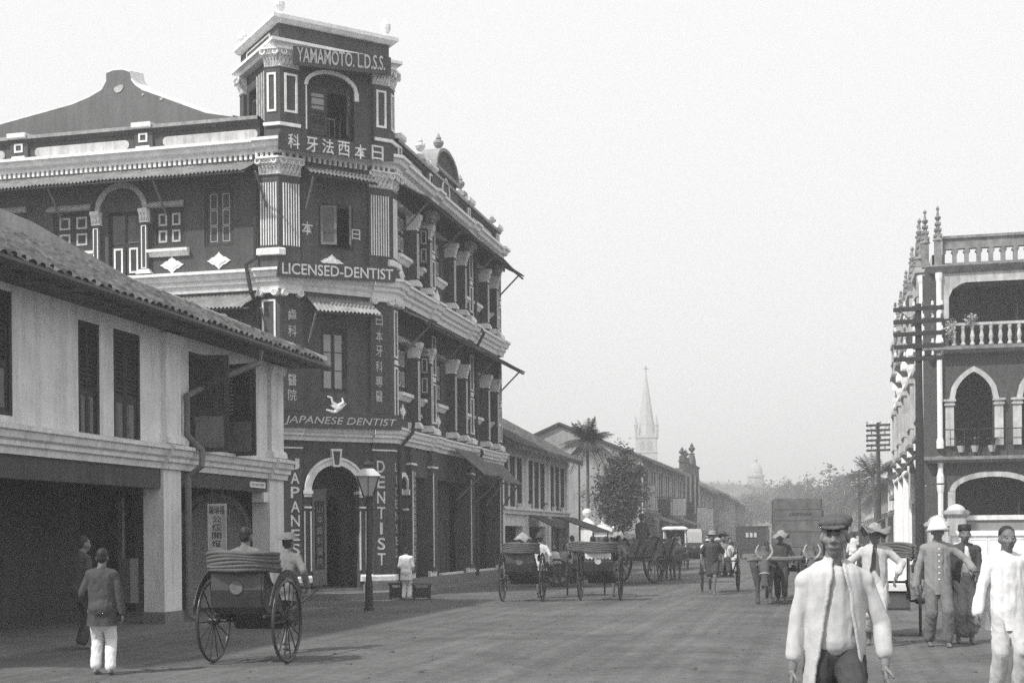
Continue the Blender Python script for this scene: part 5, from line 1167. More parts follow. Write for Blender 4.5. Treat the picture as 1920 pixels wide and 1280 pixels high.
for k, a in enumerate((2.8, 4.4, 7.6, 9.3, 11.2)):
    p = F2.P(a, 2.67, .1) + s2.location; t = empty('flower_pot', ('flower pot nearest the corner building on the shophouse ledge', 'second flower pot from the corner building on the shophouse ledge', 'middle one of five flower pots on the shophouse ledge', 'fourth flower pot from the corner building on the shophouse ledge', 'flower pot at the far end of the shophouse ledge')[k], 'pot', p, group='flower pots on the shophouse ledge'); mb = MB(); mb.lathe([(.07, 0), (.12, .16), (.13, .2), (.1, .2)], (0, 0, 0), 10); mb.build('pot', M_TRIM, t); leaf_mass('', '', '', (0, 0, .28), (.11, .11, .1), 22, .05, None, k).build('foliage', M_LEAF2, t)
def awn(label, X, y0, y1, zt, zb, out_, m, mat_posts=True):
    F = Face((0, -(y1 - y0) / 2), (0, 1)); t = empty('street_awning', label, 'awning', (X, (y0 + y1) / 2, 0), group='awnings over the left pavement')
    mb = MB(); L = y1 - y0; mb.hexa([F.P(0, zb, out_), F.P(L, zb, out_), F.P(L, zt, 0), F.P(0, zt, 0), F.P(0, zb + .05, out_), F.P(L, zb + .05, out_), F.P(L, zt + .05, 0), F.P(0, zt + .05, 0)]); mb.build('awning_cover', m, t)
    for a in (.1, L - .1): mb = MB(); mb.tube([F.P(a, 0, out_ - .1), F.P(a, zb, out_ - .1)], .04, 6); mb.build('post', M_WOOD2, t)
awn('dark cloth awning against the middle of the low white shophouse', -11.6, 51.5, 54.0, 2.4, 1.9, 1.0, M_CDARK)
awn('dark plank lean-to roof at the far end of the low white shophouse', -11.6, 56.6, 60.6, 2.4, 1.75, 1.7, M_WOOD)
# compound wall with white gate posts
cw = empty('compound_wall', 'low pale wall with white capped gate posts between the low shophouse and the gabled house', 'wall', (-11.7, 70, 0))
for y, w_, h, ball in ((64.6, .6, 2.35, True), (69.2, .95, 2.1, False), (74.5, .6, 2.2, False)):
    mb = MB(); y_ = y - 70; mb.box(-w_ / 2, w_ / 2, y_ - w_ / 2, y_ + w_ / 2, 0, h - .3); mb.box(-w_ / 2 - .12, w_ / 2 + .12, y_ - w_ / 2 - .12, y_ + w_ / 2 + .12, h - .3, h - .16); mb.lathe([(w_ * .66, 0), (w_ * .5, .1), (w_ * .2, .24), (.1, .28), (.1, .34)] + ([(.2, .42), (.24, .54), (.2, .66), (.08, .74)] if ball else [(.05, .5), (.01, .6)]), (0, y_, h - .16), 12); mb.build('gate_post', M_TRIM if ball else M_WHITE, cw)
mb = MB(); mb.box(-.15, .15, -4.9, -1.3, 0, 1.55); mb.box(-.15, .15, -.3, 4.2, 0, 1.7); mb.box(-.15, .15, 4.8, 13.9, 0, 1.7); mb.build('wall_panel', M_WHITE2, cw)
# the tall gabled house and its row
s3, F3 = shophouse('gabled_house', 'tall house with plain grey gable end behind the palm, its street front striped with shutters', 1, -11.8, 84.6, 108.5, 3.1, 6.5, 8.65, 6, M_WHITE2, M_TIND, (2, 1.0), depth=10.5, sub=False, group='shophouses on the left row')
mb = MB(); FGb = Face((-10.5, -11.95), (1, 0)); mb.prism(FGb, [(-.1, 0), (10.45, 0), (10.45, 6.45), (5.25, 8.62), (-.1, 6.45)], .004, .12); mb.build('gable_end', M_GREYW, s3)
mb = MB(); mb.beam((-5.25, -12.2, 8.86), (.75, -12.2, 6.30), .3, .12); mb.beam((-5.25, -12.2, 8.86), (-10.8, -12.2, 6.5), .3, .12); mb.build('barge_board', M_WOOD, s3)
for k, (y0, y1, lab) in enumerate(((86, 91, 'nearest grey awning below the gabled house shutters'), (93, 97, 'middle grey awning below the gabled house shutters'), (99, 105, 'far grey awning below the gabled house shutters'))): awn(lab, -11.6, y0, y1, 3.0, 2.35, 1.6, [M_TIND, M_CDARK, M_TIND][k])
for k, (y, lab) in enumerate(((87.5, 'square hanging sign on a bracket over the first awning of the gabled house'), (97.5, 'square hanging sign on a bracket over the middle of the gabled house front'))):
    t = empty('hanging_sign', lab, 'sign', (-11.7, y, 3.6)); mb = MB(); mb.beam((0, 0, .5), (1.5, 0, .5), .05); mb.build('bracket', M_IRON, t); mb = MB(); mb.box(.6, 1.4, -.03, .03, -.55, .4); mb.build('board', M_BOARD, t)
s4, F4 = shophouse('ornate_shophouse', 'narrow ornate shophouse with urned parapet and small spire in the left row', 1, -11.75, 108.7, 121.0, 3.2, 6.8, 7.0, 3, M_WALL, M_TIND, (2, 1.0), sub=False, group='shophouses on the left row', eave=.1)
mb = MB(); mb.fb(F4, 0, 12.3, 6.75, 7.55, -.3, .12); mb.fb(F4, -.1, 12.4, 7.55, 7.68, -.36, .2); mb.fb(F4, 0, 4, 7.68, 8.0, -.3, .1); mb.prism(F4, [(6.5, 7.7), (10, 7.7), (9.6, 8.2), (8.9, 8.5), (8.25, 8.62), (7.6, 8.5), (6.9, 8.2)], -.3, .1); mb.build('parapet', M_WALL, s4)
for a, h in ((.4, .8), (3.2, .75), (8.25, 1.05)):
    mb = MB(); p = F4.P(a, 8.0 if a < 8 else 8.62, -.1); urn(mb, p, h, .28 if a < 8 else .3); mb.build('parapet_urn', M_WALL, s4)
mb = MB()
for a in (.6, 4.3, 8.0, 11.7): mb.fb(F4, a - .25, a + .25, 3.4, 6.7, .1, .2)
mb.build('white_pilaster', M_WHITE2, s4)
row = [('white-walled shophouse just beyond the ornate parapet', 121.2, 134, 5.9, 7.9, M_WHITE2, 3), ('grey shophouse third from the far end of the left row', 134.2, 150, 6.1, 8.2, M_GREYW, 4), ('pale shophouse second from the far end of the left row', 150.2, 166, 5.9, 8.0, M_WHITE2, 4), ('hazy shophouse at the far end of the left row', 166.2, 186, 5.6, 7.6, M_GREYW, 5)]
for lab, y0, y1, ze, rg, wm, nb_ in row:
    shophouse('shophouse', lab, 1, -11.7, y0, y1, 3.0, ze, rg, nb_, wm, M_TIND, (2, 1.0), sub=False, group='shophouses on the left row')
for k, (y, z, w_, h, m, lab) in enumerate(((85.6, 3.3, .5, 1.5, M_WHITE2, 'white upright cloth hung at the near corner of the gabled house front'), (90.8, 2.6, .6, 1.3, M_BOARD, 'dark upright shop board on the gabled house front'), (95.5, 3.0, .9, 1.2, M_TRIM, 'bright white cloth hung from the middle windows of the gabled house'), (101.5, 2.4, .6, 1.8, M_WHITE2, 'pale upright shop board at the far end of the gabled house'), (107.2, 2.2, .6, 2.0, M_BOARD, 'dark upright board beside the ornate shophouse'), (113.0, 2.0, .8, 1.9, M_TRIM, 'white upright board before the ornate shophouse'), (124.0, 2.0, .9, 2.0, M_TRIM, 'white upright board beyond the ornate shophouse'), (138.0, 1.8, 1.0, 2.2, M_WHITE2, 'pale upright board far down the left row'))):
    t = empty('shop_hanging', lab, 'shop board', (-11.55 + .25 * (k % 3), y, z), group='boards and cloths along the left row'); mb = MB(); mb.box(0, w_, -.03, .03, 0, h); mb.build('board', m, t); mb = MB(); mb.beam((-.3, 0, h + .03), (w_, 0, h + .03), .05); mb.build('bracket', M_IRON, t)
# right row beyond the gothic building
st = empty('steep_gabled_building', 'tall building with a steep dark roof and pale gable edge beyond the gothic building', 'building', (4.1, 84, 0), group='buildings on the right row')
Fg = Face((0, 5.6), (0, -1)); mb = MB(); wall(mb, Fg, 0, 11.2, 0, 7.5, [(1.2, 3.0, .2, 3.2), (4.4, 6.8, .2, 3.2), (8.2, 10, .2, 3.2), (1.4, 2.8, 4.3, 6.6), (4.8, 6.4, 4.3, 6.6), (8.4, 9.8, 4.3, 6.6)], .4); mb.prism(Fg, [(0, 7.5), (11.2, 7.5), (5.6, 10.6)], -.4, 0)
mb.box(.41, 8, -5.6, -5.3, 0, 7.5); mb.box(.41, 8, 5.3, 5.6, 0, 7.5); mb.box(.41, 8, -2, -1.9, 0, 7.4); mb.build('wall', M_WHITE2, st)
mb = MB(); mb.hexa([(.05, -5.9, 7.35), (9, -5.9, 7.35), (9, 0, 10.6), (.05, 0, 10.6), (.05, -5.9, 7.5), (9, -5.9, 7.5), (9, 0, 10.75), (.05, 0, 10.75)]); mb.hexa([(.05, 5.9, 7.35), (9, 5.9, 7.35), (9, 0, 10.6), (.05, 0, 10.6), (.05, 5.9, 7.5), (9, 5.9, 7.5), (9, 0, 10.75), (.05, 0, 10.75)]); mb.build('roof', M_TIND, st)
mb = MB(); mb.beam((-.12, -5.95, 7.5), (-.12, 0, 10.9), .3, .3); mb.beam((-.12, 5.95, 7.5), (-.12, 0, 10.9), .3, .3); mb.lathe([(.12, 0), (.2, .3), (.05, .7)], (-.1, 0, 10.8), 8); mb.build('gable_coping', M_TRIM, st)
for a0, a1 in ((1.4, 2.8), (4.8, 6.4), (8.4, 9.8)): mb = MB(); mb.fb(Fg, a0, a1, 4.3, 6.6, -.3, -.24); mb.build('shutter', M_WOOD, st)
mb = MB(); mb.fb(Fg, 0, 11.2, 3.7, 3.95, 0, .5); mb.build('balcony', M_GRIME, st)
rowr = [('white shophouse beside the second telegraph pole', 90.2, 104, 6.3, 8.2, M_WHITE, 3), ('grey shophouse behind the palm on the right', 104.2, 122, 5.6, 7.4, M_GREYW, 4), ('pale shophouse beyond the palm on the right', 122.2, 142, 5.9, 7.8, M_WHITE, 4), ('farthest hazy shophouse on the right', 142.2, 176, 5.4, 7.2, M_WHITE2, 6)]
for lab, y0, y1, ze, rg, wm, nb_ in rowr:
    shophouse('shophouse', lab, -1, 4.2, y0, y1, 3.0, ze, rg, nb_, wm, M_TIND, (2, 1.0), sub=False, group='buildings on the right row')
for k, (y0, y1, lab) in enumerate(((79, 86, 'broad low awning below the steep gable'), (96, 104, 'low dark awning by the second telegraph pole'), (110, 120, 'far low awning on the right pavement'))):
    t = empty('street_awning', lab, 'awning', (4.1, (y0 + y1) / 2, 0), group='awnings over the right pavement'); L = y1 - y0; mb = MB(); F = Face((0, L / 2), (0, -1))
    mb.hexa([F.P(0, 2.3, 1.5), F.P(L, 2.3, 1.5), F.P(L, 2.9, 0), F.P(0, 2.9, 0), F.P(0, 2.36, 1.5), F.P(L, 2.36, 1.5), F.P(L, 2.96, 0), F.P(0, 2.96, 0)]); mb.build('awning_cover', M_TIND, t)
    for a in (.1, L - .1): mb = MB(); mb.tube([F.P(a, .1, 1.4), F.P(a, 2.3, 1.4)], .05, 6); mb.build('post', M_WOOD2, t)
# small lamp bracket on the second pole row: street lamp with a pale shade
# ------------------------------------------------------------------ trees and palms
def frond(mb, base, az, el, L, droop, nl, lw, ll, rr_):
    pts = []; d = Vector((cos(az) * cos(el), sin(az) * cos(el), sin(el)))
    for k in range(9):
        s = k / 8; p = base + d * L * s - UPV * droop * L * s * s; pts.append(p)
    mb.tube(pts, [.03 * (1 - .8 * k / 8) for k in range(9)], 4)
    side = Vector((-sin(az), cos(az), 0))
    for k in range(nl):
        s = .12 + .88 * (k + .5) / nl; i = min(7, int(s * 8)); f = s * 8 - i; p = pts[i].lerp(pts[i + 1], f); t = (pts[i + 1] - pts[i]).normalized(); l = ll * sin(pi * min(1, .25 + s * .72)) * rr_.uniform(.8, 1.1)
        for sg in (-1, 1):
            q = p + side * sg * l * .78 + t * l * .5 - UPV * l * rr_.uniform(.25, .6); w_ = t * lw * 1.0
            mb.quad(p - w_, p + w_, q + w_ * .15, q - w_ * .15)
def palm(label, base, h, L, n, seed, lean=0, r=.10, ll=.5, cat='palm'):
    rr_ = random.Random(seed); t = empty('palm_tree', label, 'palm tree', base)
    mb = MB(); pts = [(lean * (k / 8) ** 1.5, 0, h * k / 8) for k in range(9)]; mb.tube(pts, [r * (1.15 - .35 * k / 8) for k in range(9)], 8)
    for k in range(20): z = h * k / 20; x = lean * (k / 20) ** 1.5; mb.torus((x, 0, z), UPV, r * (1.1 - .3 * k / 20), .015, 8, 4)
    mb.build('trunk', M_BARK, t); mb = MB()
    for k in range(n):
        az = 2 * pi * k / n * 2.618 + rr_.uniform(-.3, .3); el = radians(80 - 105 * (k / n) + rr_.uniform(-8, 8)); frond(mb, Vector((lean, 0, h)), az, el, L * rr_.uniform(.85, 1.1), .10 + .55 * (k / n) ** .8, 18, .028, ll, rr_)
    mb.build('crown', M_LEAF, t); return t
g = stand(1103, 66); palm('slim areca palm with a ragged crown behind the white gate post', (g.x, g.y, 0), 6.2, 1.55, 44, 4, r=.08, ll=.62)
g = stand(1634, 92); palm('coconut palm behind the second telegraph pole on the right', (g.x + .4, g.y, 0), 5.5, 2.5, 30, 9, r=.14, ll=.7, lean=-.3)
g = stand(1087, 63); t = empty('thin_pole', 'thin bare pole beside the eave of the low white shophouse', 'pole', (g.x, g.y, 0)); mb = MB(); mb.tube([(0, 0, 0), (0, 0, 5.0)], .045, 8); mb.build('pole', M_WOOD, t)
def tree(label, base, trunk_h, blobs, n, size, m, seed, r=.18, group=None, name='leafy_tree', lean=(0, 0)):
    rr_ = random.Random(seed); t = empty(name, label, 'tree', base, group=group)
    mb = MB(); top = Vector((lean[0], lean[1], trunk_h)); mb.tube([(0, 0, 0), tuple(top * .5 + Vector((.1, 0, 0)) * r), tuple(top)], [r * 1.3, r, r * .8], 8)
    for (c, R) in blobs:
        c = Vector(c); mid = top.lerp(c, .5) + Vector((0, 0, -.1 * R[2])); mb.tube([top, mid, c], [r * .6, r * .35, r * .1], 6)
    mb.build('trunk', M_BARK, t); mb = MB(); tot = sum(R[0] * R[1] * R[2] for c, R in blobs)
    for c, R in blobs:
        k = int(n * R[0] * R[1] * R[2] / tot); clumps = [Vector(c) + Vector((rr_.gauss(0, .45) * R[0], rr_.gauss(0, .45) * R[1], rr_.gauss(0, .45) * R[2])) for _ in range(max(5, k // 45))]
        for i in range(k):
            cc_ = rr_.choice(clumps); s = size * rr_.uniform(.6, 1.5); sp = min(R) * .24
            p = cc_ + Vector((rr_.gauss(0, sp), rr_.gauss(0, sp), rr_.gauss(0, sp * .8)))
            x = Vector((rr_.gauss(0, 1), rr_.gauss(0, 1), rr_.gauss(0, .5))).normalized(); y = (x.orthogonal().normalized() + Vector((rr_.gauss(0, .6), rr_.gauss(0, .6), rr_.gauss(0, .6)))).normalized()
            mb.quad(p - x * s, p - y * s * .5, p + x * s, p + y * s * .5)
    mb.build('crown', m, t); return t
g = stand(1158, 71)
tree('dense dark tree leaning over the compound wall before the gabled house', (g.x, g.y, 0), 1.6, [((-.15, 0, 3.7), (1.05, 1.0, 1.4)), ((.35, .2, 4.8), (.95, .9, 1.1)), ((.2, -.2, 2.6), (.9, .9, .8)), ((.85, .2, 4.9), (.55, .55, .5)), ((-.3, 0, 4.6), (.6, .6, .7)), ((.1, 0, 5.7), (.5, .5, .5)), ((.5, 0, 3.4), (.8, .8, .9))], 19000, .085, M_LEAF, 21, r=.14, lean=(.25, 0))
FT = [('broad spreading tree closing the end of the street, left of the far pole', 1556, 240, 10.2, 5.2), ('feathery tree at the street end behind the far telegraph pole', 1585, 215, 11.2, 4.8), ('rounded tree at the street end behind the crate cart', 1500, 262, 11.6, 5.6), ('low tree at the end of the left row', 1408, 250, 8.6, 4.6), ('wide dark tree at the foot of the wooded hill', 1450, 275, 11.0, 6)]
for k, (lab, u, d, h, R) in enumerate(FT):
    g = stand(u, d); tree(lab, (g.x, g.y, 0), h * .4, [((0, 0, h * .72), (R, R, h * .28)), ((-R * .6, 0, h * .6), (R * .6, R * .6, h * .22)), ((R * .6, 0, h * .62), (R * .6, R * .6, h * .22)), ((R * .2, 0, h * .92), (R * .5, R * .5, h * .14))], 5200, .30, M_LEAF, 30 + k, r=.35, group='trees at the end of the street')
# wooded hill far beyond the street end
mb = MB(); nx, ny = 70, 30; P = {}
cen = stand(1440, 430)
for i in range(nx + 1):
    for j in range(ny + 1):
        x, y = -190 + 380 * i / nx, -85 + 170 * j / ny; e = max(0, 1 - (x / 190) ** 2) ** .8 * max(0, 1 - (y / 85) ** 2)
        z = 17.5 * e + (3.2 * noise.noise(Vector((x * .045, y * .045, 1))) + 1.6 * noise.noise(Vector((x * .13, y * .13, 4)))) * min(1, e * 3) - .8; P[i, j] = Vector((cen.x + x, cen.y + y, z))
for i in range(nx):
    for j in range(ny): mb.quad(P[i, j], P[i + 1, j], P[i + 1, j + 1], P[i, j + 1])
tag(mb.build('hill', M_HILL), kind='structure')
rr_ = random.Random(5); mb = MB()
for _ in range(700):
    i, j = rr_.randrange(4, nx - 3), rr_.randrange(0, ny - 4); p = P[i, j] + Vector((rr_.uniform(-2, 2), rr_.uniform(-2, 2), -.4)); R = rr_.uniform(1.6, 3.4)
    for _k in range(46):
        d = Vector((rr_.gauss(0, 1), rr_.gauss(0, 1), rr_.gauss(0, .8))) * R * .38; x = Vector((rr_.gauss(0, 1), rr_.gauss(0, 1), rr_.gauss(0, .6))).normalized() * rr_.uniform(.3, .8); y = x.orthogonal() * .6; q = p + d; mb.quad(q - x, q - y, q + x, q + y)
tag(mb.build('hill_woodland', M_LEAF), kind='stuff')
# church spire
g = stand(1213.5, 380); ch = empty('church', 'pale church tower with a tall slender spire and corner pinnacles behind the left row', 'church', (g.x, g.y, 0), rz=YAW * .4)
pk = 380 / FPX; hb = lambda v: EYE + (1003.5 - v) * pk; w_ = 2.9
mb = MB(); mb.box(-w_, w_, -w_, w_, 0, hb(820)); mb.box(-w_ - .25, w_ + .25, -w_ - .25, w_ + .25, hb(822), hb(817)); mb.box(-w_ - .2, w_ + .2, -w_ - .2, w_ + .2, hb(850), hb(847)); mb.build('tower', M_STONEP, ch)
mb = MB(); mb.lathe([(w_ * .96, hb(817)), (w_ * .62, hb(775)), (w_ * .34, hb(738)), (w_ * .10, hb(705)), (.12, hb(698))], (0, 0, 0), 8); mb.build('spire', M_STONEP, ch)
mb = MB(); mb.beam((0, 0, hb(699)), (0, 0, hb(686)), .22); mb.beam((-.7, 0, hb(691.5)), (.7, 0, hb(691.5)), .2); mb.build('cross', M_IRON, ch)
for sx in (-1, 1):
    for sy in (-1, 1): mb = MB(); mb.lathe([(.42, hb(822)), (.42, hb(800)), (.55, hb(799)), (.3, hb(792)), (.05, hb(780))], (sx * w_, sy * w_, 0), 8); mb.build('corner_pinnacle', M_STONEP, ch)
for k in (-1, 1):
    mb = MB(); Fc = Face((0, -w_), (1, 0)); mb.prism(Fc, [(-.7 + k, hb(846)), (.7 + k, hb(846)), (.7 + k, hb(832)), (k, hb(826)), (-.7 + k, hb(832))], .002, .06); mb.build('belfry_opening', M_GREYW, ch)
mb = MB(); mb.box(-7, 7, 3, 34, 0, 12); mb.prism(Face((0, 3), (1, 0)), [(-7.4, 12), (7.4, 12), (0, 19)], -31, 0); mb.build('nave', M_STONEP, ch)
# domed tower on the hill
g = stand(1418, 445); dt = empty('domed_tower', 'faint domed tower with a wide cornice and lantern on the distant hill', 'tower', (g.x, g.y, 0)); pk2 = 445 / FPX; h2 = lambda v: EYE + (1001.2 - v) * pk2
mb = MB(); mb.lathe([(2.5, 0), (2.5, h2(895)), (2.95, h2(894)), (2.95, h2(890)), (2.3, h2(889)), (2.25, h2(884)), (2.05, h2(878)), (1.5, h2(872)), (.7, h2(868)), (.6, h2(868))], (0, 0, 0), 16); mb.build('drum', M_STONEP, dt)
mb = MB(); mb.lathe([(.6, h2(868)), (.55, h2(862)), (.8, h2(861)), (.3, h2(858)), (.06, h2(852)), (.03, h2(842))], (0, 0, 0), 10); mb.build('lantern', M_STONEP, dt)
mb = MB()
for k in range(8): t = 2 * pi * k / 8; mb.box(2.45 * cos(t) - .35, 2.45 * cos(t) + .35, 2.45 * sin(t) - .35, 2.45 * sin(t) + .35, h2(912), h2(899))
mb.build('drum_openings', M_GREYW, dt)
mb = MB(); mb.box(-26, -3.5, -3, 6, 0, h2(908)); mb.prism(Face((-26.5, -3.4), (1, 0)), [(0, h2(908)), (23, h2(908)), (20, h2(903)), (5, h2(899)), (3, h2(903))], -9, 0); mb.build('hall', M_STONEP, dt)
# ------------------------------------------------------------------ people and animals: one continuous skin grown round a posed skeleton
def blob(prims, vox, it=4, fac=.5):
    """Closed surface round tapered capsules ('c', p, r, q, s) and ellipsoids ('e', c, (rx, ry, rz)[, rot])."""
    mb = MB()
    for pr in prims:
        if pr[0] == 'c':
            _, p, r, q, s = pr; p, q = Vector(p), Vector(q); d = q - p; L = d.length
            if L < 1e-5: d = Vector((0, 0, 1e-3)); q = p + d; L = 1e-3
            d = d / L; pts, rs = [], []
            for k in range(5): t = pi / 2 * (1 - k / 4); pts.append(p - d * r * sin(t)); rs.append(max(1e-3, r * cos(t)))
            for k in range(5): t = pi / 2 * k / 4; pts.append(q + d * s * sin(t)); rs.append(max(1e-3, s * cos(t)))
            pts[4] = p; mb.tube(pts, rs, 12)
        else:
            c = Vector(pr[1]); R = pr[2]; rot = pr[3] if len(pr) > 3 else None; n = 12; i0 = len(mb.v)
            for a in range(9):
                t = pi * a / 8
                for b in range(n):
                    w = 2 * pi * b / n; v = Vector((R[0] * max(.01, sin(t)) * cos(w), R[1] * max(.01, sin(t)) * sin(w), R[2] * cos(t))); mb.v.append(tuple(c + (rot @ v if rot else v)))
            for a in range(8):
                for b in range(n): q = i0 + a * n + b; r_ = i0 + a * n + (b + 1) % n; mb.f.append((q, r_, r_ + n, q + n))
            mb.f.append(tuple(i0 + b for b in range(n))); mb.f.append(tuple(i0 + 8 * n + b for b in range(n))[::-1])
    me = mb.mesh('tmp'); o = bpy.data.objects.new('tmp', me)
    m = o.modifiers.new('r', 'REMESH'); m.mode = 'VOXEL'; m.voxel_size = vox
    s = o.modifiers.new('s', 'SMOOTH'); s.iterations = it; s.factor = fac
    ne = evaluate(o); bpy.data.meshes.remove(me)
    for p in ne.polygons: p.use_smooth = True
    return ne
def wrinkle(me, amp, sc, seed=0, stretch=(1, 1, .45)):
    ns = [v.normal.copy() for v in me.vertices]
    for v, nv in zip(me.vertices, ns):
        p = Vector((v.co.x * sc * 1.2 + v.co.z * sc * .35, v.co.y * sc * 1.2, v.co.z * sc * stretch[2] - v.co.x * sc * .3)) + Vector((seed, 0, 0))
        f = noise.noise(p * 1.3 + Vector((0, 0, v.co.x * 2.5)))
        v.co += nv * amp * (.8 * noise.noise(p) + 1.5 * (.35 - abs(f)) + .12 * noise.noise(p * 2.6))
M_EYE = mat('eye_white', .22, .3, .05, 5)
def add_mesh(mb, me):
    i0 = len(mb.v); mb.v += [tuple(v.co) for v in me.vertices]; mb.f += [tuple(i0 + k for k in p.vertices) for p in me.polygons]
def ik(a, b, l1, l2, hint):
    a, b, hint = Vector(a), Vector(b), Vector(hint); d = b - a; L = min(d.length, (l1 + l2) * .995)
    if d.length > 1e-6: d = d.normalized()
    x = (l1 * l1 - l2 * l2 + L * L) / (2 * L); h = sqrt(max(0, l1 * l1 - x * x)); n = hint - d * hint.dot(d); n = n.normalized() if n.length > 1e-4 else d.orthogonal()
    return a + d * x + n * h, a + d * L
def hand_prims(w, d, side, curl=.55, k=1.0):
    """Palm, four fingers of unequal length and a thumb, from the wrist along d; returned as capsules."""
    d = Vector(d).normalized(); s = Vector(side); s = (s - d * s.dot(d)).normalized(); n = d.cross(s); out = []; pc = w + d * .05 * k
    out.append(('c', w, .024 * k, w + d * .03 * k, .027 * k))
    for j, (off, L) in enumerate(((-.03, .062), (-.01, .074), (.01, .070), (.029, .055))):
        b = w + d * .088 * k + s * off * k; out.append(('c', w + d * .02 * k + s * off * .7 * k, .015 * k, b, .0125 * k))
        d1 = (d * cos(curl * .6) + n * sin(curl * .6)); m = b + d1 * L * .55 * k; d2 = d * cos(curl * 1.7) + n * sin(curl * 1.7); out.append(('c', b, .0105 * k, m, .0095 * k)); out.append(('c', m, .0095 * k, m + d2 * L * .55 * k, .008 * k))
    tb = w + d * .03 * k - s * .03 * k; m = tb + (d * .6 - s * .6 + n * .4).normalized() * .042 * k; out.append(('c', tb, .014 * k, m, .0115 * k)); out.append(('c', m, .0115 * k, m + (d * .9 - s * .1 + n * .5).normalized() * .034 * k, .009 * k))
    return out
def person(label, loc, face_deg, H=1.66, hips=None, chest=None, feet=None, hands=None, knee_hint=None, top='jacket', tm=None, sleeve=1.0, hem=.72, bottom='trousers', bm_=None, leg_to=.10, hat='none', hm=None,
           skin=None, vox=.016, headyaw=0, group='people in the street', open_front=False, inner=None, fine=False, seed=1, elbow=None, shoes=False, girth=1.0, bhair=True, open_w=.10, drop=0.0):
    """Faces local -Y; face_deg turns it (0 = down the street towards the camera end)."""
    k = H / 1.70; skin = skin or M_SKIN; t = empty('person', label, 'person', loc, radians(face_deg), group)
    P = Vector(hips) if hips else Vector((0, 0, .93)); C = P + (Vector(chest) if chest else Vector((0, -.01, .42)))
    sp = (C - P).normalized(); SH = .168 * girth; cx = Vector((1, 0, 0))
    shl, shr = C + cx * SH + sp * (.04 - drop), C - cx * SH + sp * (.04 - drop); N = C + sp * .13; Hc = N + Vector((0, -.035, .132))
    feet = feet or ((.10, -.02), (-.10, .06)); F_ = [Vector((f[0], f[1], f[2] if len(f) > 2 else .085)) for f in feet]
    hips_ = [P + cx * .09 - UPV * .03, P - cx * .09 - UPV * .03]; kn, an = [], []
    for h, f in zip(hips_, F_): a, b = ik(h, f, .44, .43, knee_hint or Vector((0, -1, .1))); kn.append(a); an.append(b)
    hands = hands or ((.30, -.02, .80), (-.30, .0, .80)); el, wr = [], []
    for s, h, sg in ((shl, hands[0], 1), (shr, hands[1], -1)): a, b = ik(s, h, .29, .26, (elbow or {}).get(sg, Vector((.5 * sg, .75, -.3)))); el.append(a); wr.append(b)
    yaw = Matrix.Rotation(radians(headyaw), 3, 'Z')
    def hd(x, y, z): return Hc + yaw @ Vector((x, y, z))
    q0 = 1.0 if top == 'bare' else .82
    b = [('e', P, (.150 * girth * q0, .105 * q0, .12)), ('c', P + cx * .05, .10 * q0, C + cx * .07, .105 * q0), ('c', P - cx * .05, .10 * q0, C - cx * .07, .105 * q0), ('c', shl, .055 * q0, N - sp * .02, .045), ('c', shr, .055 * q0, N - sp * .02, .045), ('c', C + sp * .05, .07, N + Vector((0, -.01, .07)), .052),
         ('e', hd(0, .012, .03), (.077, .098, .095), yaw), ('e', hd(0, -.030, -.035), (.062, .066, .088), yaw), ('e', hd(0, -.05, -.088), (.038, .036, .034), yaw), ('c', hd(0, -.088, .012), .011, hd(0, -.112, -.028), .017), ('c', hd(-.018, -.098, -.034), .011, hd(.018, -.098, -.034), .011),
         ('c', hd(-.022, -.090, -.066), .012, hd(.022, -.090, -.066), .012), ('c', hd(-.05, -.078, .034), .012, hd(.05, -.078, .034), .012), ('e', hd(.080, .008, -.012), (.013, .024, .034), yaw), ('e', hd(-.080, .008, -.012), (.013, .024, .034), yaw), ('e', hd(.045, -.062, -.022), (.026, .026, .026), yaw), ('e', hd(-.045, -.062, -.022), (.026, .026, .026), yaw)]
    for s, e, w in zip((shl, shr), el, wr): b += [('c', s, .054 * q0, e, .043 * (q0 if sleeve > .5 else 1)), ('c', e, .043 * (q0 if sleeve > .5 else 1), w, .029)]
    for h, q, f in zip(hips_, kn, an):
        b += [('c', h, .072, q, .055), ('c', q, .054, q.lerp(f, .35), .055), ('c', q.lerp(f, .35), .054, f, .036)]
        fd = Vector((0, -1, 0)); b += [('c', f - UPV * .035 - fd * .035, .036, f + fd * .10 - UPV * .055, .034), ('c', f + fd * .10 - UPV * .055, .036, f + fd * .165 - UPV * .062, .024)]
    me = blob(b, vox if fine else max(vox, .013), 3); mb = MB(); add_mesh(mb, me); nb_ = len(me.polygons); bpy.data.meshes.remove(me)
    for w, e, sg in zip(wr, el, (1, -1)):
        for pr in hand_prims(w, w - e, Vector((0, 1, 0)) if abs((w - e).normalized().y) < .8 else Vector((sg, 0, 0)), .6):
            _, p, r, q, s = pr; d = (q - p).normalized(); mb.tube([p - d * r * .8, p, q, q + d * s * .7, q + d * s], [r * .6, r, s, s * .7, s * .1], 7)
    body = mb.mesh('body', skin, True); link('body', body, t)
    if bhair:
        hp = [('e', hd(0, .028, .052), (.083, .098, .088), yaw), ('e', hd(0, .06, .0), (.072, .062, .075), yaw)]; link('hair', blob(hp, .016, 3), t).data.materials.append(M_HAIR)
